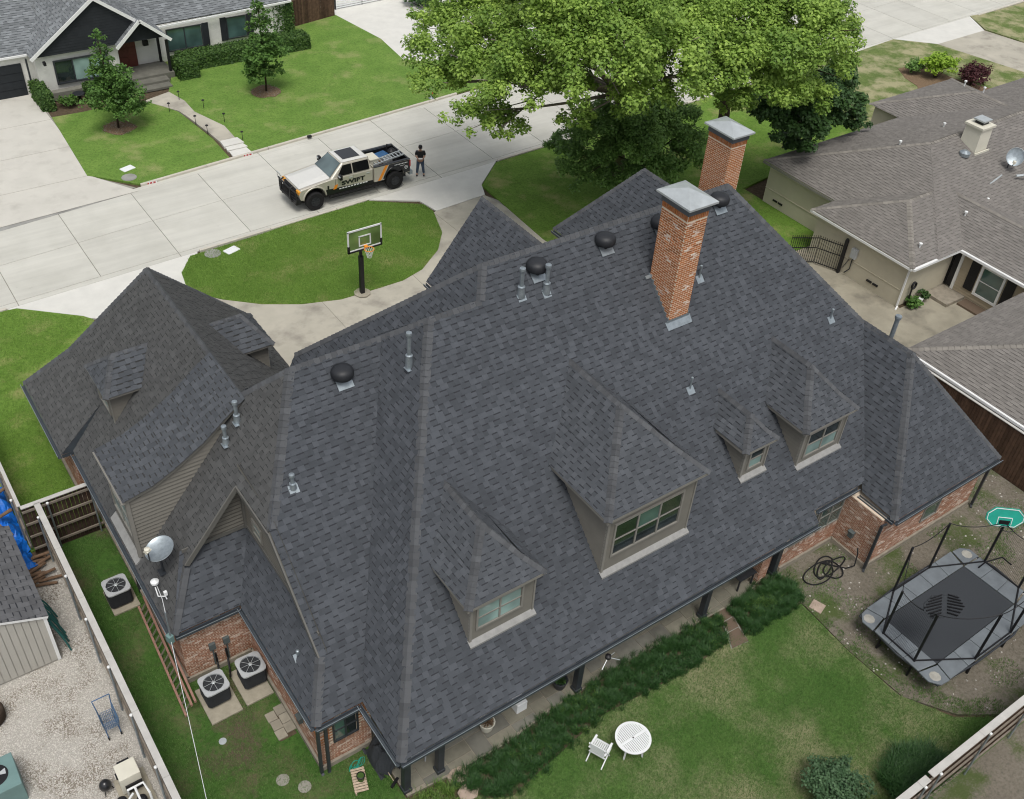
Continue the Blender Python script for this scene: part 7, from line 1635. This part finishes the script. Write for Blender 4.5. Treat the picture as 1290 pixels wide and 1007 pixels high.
def hedge(label, boxes, n, mt='leaf_hedge', size=.09, name='hedge', cat='hedge', group=None):
    t = thing(name, label, cat, (boxes[0][0], boxes[0][1], 0), 0, group); cc, nn = [], []; core = MB()
    for (x0, y0, x1, y1, h_) in boxes:
        core.box(x0+.08, y0+.08, 0, x1-.08, y1-.08, h_-.08); A = [(x1-x0)*(y1-y0), (x1-x0)*h_, (x1-x0)*h_, (y1-y0)*h_, (y1-y0)*h_]; A = np.array(A)/sum(A)
        m_ = int(n/len(boxes)); f = rng.choice(5, m_, p=A); u_, v_ = rng.random(m_), rng.random(m_); p = np.zeros((m_, 3)); q_ = np.zeros((m_, 3))
        X = x0+u_*(x1-x0); 
        for k in range(5):
            s_ = f == k
            if k == 0: p[s_] = np.stack([X[s_], y0+v_[s_]*(y1-y0), np.full(s_.sum(), h_)], 1); q_[s_] = (0, 0, 1)
            if k in (1, 2): p[s_] = np.stack([X[s_], np.full(s_.sum(), y0 if k == 1 else y1), v_[s_]*h_], 1); q_[s_] = (0, -1 if k == 1 else 1, .3)
            if k in (3, 4): p[s_] = np.stack([np.full(s_.sum(), x0 if k == 3 else x1), y0+u_[s_]*(y1-y0), v_[s_]*h_], 1); q_[s_] = (-1 if k == 3 else 1, 0, .3)
        p += rng.normal(size=p.shape)*.035; cc.append(p); nn.append(q_)
    cc = np.concatenate(cc); nn = np.concatenate(nn)+rng.normal(size=(len(cc), 3))*.45; nn /= np.linalg.norm(nn, axis=1)[:, None]; v = rng.random(len(cc))
    o = quads('foliage', leafset(cc, nn, size*1.6, v), v, M[mt], t); o['kind'] = 'stuff'; core.build('branches', M['leaf_dark'], t); return t
hedge('long clipped hedge running under the shuttered windows of the white house', [(21.6, 66.4, 31.0, 67.7, 1.0)], 9000)
hedge('rounded end block of hedge beside the porch steps', [(21.0, 65.2, 22.3, 66.8, 1.15)], 2600)
hedge('clipped block hedge between the garage drive and the white house wall', [(12.0, 64.6, 12.75, 67.1, 1.05)], 2400)
hedge('small clipped hedge under the picture window beside the young tree', [(14.9, 64.9, 17.2, 65.9, .85)], 2400)
hedge('tall ivy covered hedge between the white house and the brown fence', [(29.6, 69.3, 31.2, 70.7, 2.3)], 2600)
def bush(label, x, y, r, h_, n, size, mt, name='shrub', cat='shrub', k=7, group=None):
    cl = [(x+rnd.uniform(-.5, .5)*r, y+rnd.uniform(-.5, .5)*r, h_*rnd.uniform(.35, .7), r*rnd.uniform(.5, .7)) for _ in range(k)]
    t = thing(name, label, cat, (x, y, 0), 0, group); V_, v = clump_leaves(cl, n, size); o = quads('foliage', V_, v, M[mt], t); o['kind'] = 'stuff'
    q = MB(); [q.tube([(x, y, 0), c_[:3]], [.03, .01], 4) for c_ in cl]; q.build('stems', M['bark_dark'], t); return t
bush('round blue green shrub cut off by the bottom edge of the back lawn', 18.6, 6.7, 1.05, 1.3, 6500, .09, 'leaf_blue', k=12)
bush('small dark green shrub on the left of the mulch bed by the taupe roof', *(68.54, 42.91), .85, 1.2, 1500, .16, 'leaf_holly')
bush('bright lime green shrub in the middle of the mulch bed by the taupe roof', *(69.29, 41.23), 1.35, 2.0, 2600, .2, 'leaf_lime', k=10)
bush('dark purple leaved shrub behind the peak of the taupe roof', *(70.81, 39.18), 1.5, 1.4, 2600, .17, 'leaf_purple', k=10)
bush('leafy green shrub cut by the top edge beyond the right drive', 93.5, 43.5, 2, 2.2, 2500, .25, 'leaf_mid')
bush('dark low shrub at the top beside the pale drive across the street', 42.5, 70.5, 1.5, 1.2, 2200, .2, 'leaf_dark')
bush('low leafy plants in the bed between block hedge and dark pot', 13.6, 64.9, .7, .6, 900, .13, 'leaf_mid', k=6)
bush('bright leafy clump at the corner of the beige wall by the downspout', 43.1, 22.75, .5, .5, 700, .16, 'leaf_young', k=5)
bush('dark thin plant in a pot beside the door step of the beige house', 44.0, 22.75, .35, .7, 350, .12, 'leaf_dark', k=5)
q = MB(); q.lathe((14.4, 65.15, .1), [(.1, 0), (.12, .3), (.35, .4), (.38, .46), (.3, .46), (.02, .42)], 18); tag(q.build('bird_bath', M['vent_black'], smooth=True), 'dark round bird bath bowl in the planting bed under the picture window', 'bird bath')
q = MB(); q.lathe((43.75, 22.75, 0), [(.12, 0), (.16, .25), (.15, .28)], 12); tag(q.build('flower_pot', M['white']), 'small white pot on the courtyard beside the beige wall', 'flower pot')
# low plants along the beige wall base
def in_poly(px, py, poly):
    c_ = np.zeros(len(px), bool); n = len(poly)
    for i in range(n):
        (x0, y0), (x1, y1) = poly[i], poly[(i+1) % n]
        k = ((y0 > py) != (y1 > py)) & (px < (x1-x0)*(py-y0)/(y1-y0+1e-12)+x0); c_ ^= k
    return c_
def scatter(poly, n):
    xs = [p[0] for p in poly]; ys = [p[1] for p in poly]; px, py = rng.uniform(min(xs), max(xs), n), rng.uniform(min(ys), max(ys), n); k = in_poly(px, py, poly); return px[k], py[k]
def blades(name, poly, n, h_, w, lean, mt, label, cat, z=.03, segs=2, clump=0, keep=None):
    px_, py_ = scatter(poly, n)
    if keep is not None: k = keep(px_, py_); px_, py_ = px_[k], py_[k]
    N_ = len(px_)
    if clump: gx_, gy_ = np.round(px_/clump), np.round(py_/clump); px_ = gx_*clump+(np.mod(np.abs(np.sin(gx_*12.9+gy_*78.2)*9758.5), 1)-.5)*.2+rng.normal(size=N_)*clump*.3; py_ = gy_*clump+(np.mod(np.abs(np.sin(gx_*39.3+gy_*11.1)*7431.3), 1)-.5)*.2+rng.normal(size=N_)*clump*.3
    a = rng.random(N_)*2*pi; hh = h_*rng.uniform(.55, 1.2, N_)*((.5+.95*np.mod(np.abs(np.sin(np.round(px_/clump)*12.9898+np.round(py_/clump)*78.233)*43758.5453), 1)) if clump else 1); l = lean*rng.uniform(.2, 1.2, N_)*hh; dx, dy = np.cos(a), np.sin(a); sx, sy = -dy*w/2, dx*w/2
    b0 = np.stack([px_-sx, py_-sy, np.full(N_, z)], 1); b1 = np.stack([px_+sx, py_+sy, np.full(N_, z)], 1)
    m0 = np.stack([px_-sx*.9+dx*l*.45, py_-sy*.9+dy*l*.45, z+hh*.75], 1); m1 = np.stack([px_+sx*.9+dx*l*.45, py_+sy*.9+dy*l*.45, z+hh*.75], 1)
    t0 = np.stack([px_-sx*.2+dx*l, py_-sy*.2+dy*l, z+hh*.92], 1); t1 = np.stack([px_+sx*.2+dx*l, py_+sy*.2+dy*l, z+hh*.92], 1)
    v = rng.random(N_)
    if segs == 1: V_ = np.stack([b0, b1, t1, t0], 1); vv = v
    else: V_ = np.concatenate([np.stack([b0, b1, m1, m0], 1), np.stack([m0, m1, t1, t0], 1)]); vv = np.concatenate([v*.6, v])
    o = quads(name, V_, vv, M[mt] if isinstance(mt, str) else mt, None); o['kind'] = 'stuff'; tag(o, label, cat); return o
bed1 = [(9.1, 13.35), (9.9, 12.35), (10.6, 12.0), (12.2, 12.3), (14.65, 12.7), (18.3, 12.45), (20.1, 12.6), (20.45, 13.2), (20.5, 13.72), (18.8, 13.72), (15.6, 13.78), (13.5, 13.66), (11.48, 13.45)]
bed2 = [(20.95, 12.4), (21.8, 12.45), (23.0, 12.3), (23.8, 12.5), (24.0, 13.3), (23.5, 13.8), (22.3, 13.7), (21.25, 13.65)]
bed3 = [(7.3, 13.1), (8.2, 13.55), (9.2, 13.45), (9.1, 13.0), (8.9, 11.8), (8.0, 11.8)]
for poly in (bed1, bed2, bed3):
    sheet('planting_bed', poly, .05, M['soil'])
yl = lambda x, y: (np.sin(x*2.3)+np.sin(y*5+x*1.1)+np.sin(x*.9+2)) > .9
blades('grass_bed', bed1, 80000, .19, .011, .9, 'liriope', 'long bed of dark green clumping grass along the patio edge', 'ground cover', .05, clump=.2)
blades('grass_bed', bed2, 30000, .2, .011, .9, 'liriope', 'short bed of dark green clumping grass right of the stone path', 'ground cover', .05, clump=.2)
blades('grass_bed', bed3, 7000, .22, .012, .9, 'liriope_yellow', 'tufts of green grass below the patio corner at the bottom edge', 'ground cover', .05, clump=.2)
blades('grass_bed', bed1, 14000, .17, .011, .8, 'liriope_yellow', 'yellow green tufts among the long grass bed', 'ground cover', .06, clump=.2, keep=yl)
blades('grass_bed', bed2, 5000, .22, .011, .8, 'liriope_yellow', 'yellow green tufts in the short grass bed', 'ground cover', .06, clump=.2, keep=yl)
blades('grass_clump', [(20.3, 5.1), (22.6, 5.1), (22.5, 6.0), (21.6, 6.5), (20.4, 6.2)], 9000, .5, .02, .9, 'liriope', 'tall green grass clump against the back fence by the step in its cap', 'ground cover')
backpoly = [(9.0, 5), (9.0, 12.8), (12.0, 12.3), (14.65, 12.6), (18.3, 12.45), (20.2, 12.6), (23.55, 12.3), (23.4, 10.1), (23.45, 7.9), (24.4, 6.3), (26.5, 5)]
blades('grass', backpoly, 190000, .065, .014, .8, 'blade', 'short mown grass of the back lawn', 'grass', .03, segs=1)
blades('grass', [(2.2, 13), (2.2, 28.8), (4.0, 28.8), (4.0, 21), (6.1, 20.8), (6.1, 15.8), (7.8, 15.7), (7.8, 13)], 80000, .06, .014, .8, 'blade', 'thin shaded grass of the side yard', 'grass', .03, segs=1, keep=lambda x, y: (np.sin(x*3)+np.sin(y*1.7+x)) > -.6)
blades('grass', island, 130000, .06, .02, .8, 'blade_front', 'bright mown grass of the island lawn', 'grass', .06, segs=1)
blades('grass', [(3.7, 29.2), (0, 29.2), (-3, 36), (0, 44), (5, 44.3), (7.6, 41.9), (4.5, 39.4), (4.5, 36.4)], 70000, .06, .02, .8, 'blade_front', 'bright grass left of the garage', 'grass', .06, segs=1)
dirtp = [(23.1, 13.8), (23.7, 12.1), (23.5, 7.9), (24.6, 6.3), (26.7, 5.1), (35.8, 5.1), (35.8, 18), (33.6, 12.1), (27, 12.1), (27, 13.8)]
blades('weeds', dirtp, 60000, .07, .02, .9, 'blade', 'patchy weeds growing in the bare side yard', 'grass', .02, segs=1, keep=lambda x, y: (np.sin(x*2.1+y)+np.sin(y*2.7-x*.8)+np.sin(x*.7+3)) > .7)
blades('grass', [(23.3, 12.3), (23.9, 12.2), (24.0, 8.2), (25.2, 6.6), (27.5, 5.2), (26.4, 5.0), (24.3, 6.2), (23.3, 7.9)], 26000, .08, .016, .9, 'blade', 'ragged grass creeping from the back lawn into the bare yard', 'grass', .02, segs=1, keep=lambda x, y: (np.sin(x*7.1+y*3)+np.sin(y*9.7-x*4)+np.sin(x*2.3+y)) > .1)
# loose stones on the gravel and bare ground
def pebbles(poly, n, s0, s1, label, cat, z):
    px_, py_ = scatter(poly, n); N_ = len(px_); s = rng.uniform(s0, s1, N_); a = rng.random(N_)*pi; v = rng.random(N_); quad_ = []
    ca, sa = np.cos(a)*s, np.sin(a)*s; e = rng.uniform(.5, .9, N_)
    P0 = [np.stack([px_+k1*ca-k2*sa*e, py_+k1*sa+k2*ca*e, np.full(N_, z)], 1) for k1, k2 in ((1, 0), (0, 1), (-1, 0), (0, -1))]; T0 = [np.stack([px_+.55*(k1*ca-k2*sa*e), py_+.55*(k1*sa+k2*ca*e), z+s*.6], 1) for k1, k2 in ((1, 0), (0, 1), (-1, 0), (0, -1))]
    V_ = [np.stack(T0, 1)]+[np.stack([P0[k], P0[(k+1) % 4], T0[(k+1) % 4], T0[k]], 1) for k in range(4)]
    o = quads('pebbles', np.concatenate(V_), np.tile(v, 5), M['pebble'], None); o['kind'] = 'stuff'; tag(o, label, cat)
pebbles([(-4, 14), (1.9, 14), (1.9, 24), (-4, 24)], 60000, .012, .032, 'pale loose gravel covering the yard left of the fence', 'gravel', 0.0)
pebbles([(1.0, 24), (1.9, 24), (1.9, 28), (1.0, 28)], 2500, .018, .045, 'strip of loose gravel between shed and fence', 'gravel', 0.0)
pebbles(dirtp, 900, .015, .05, 'scattered small stones on the bare side yard', 'stones', .02)
print('triangles ok')
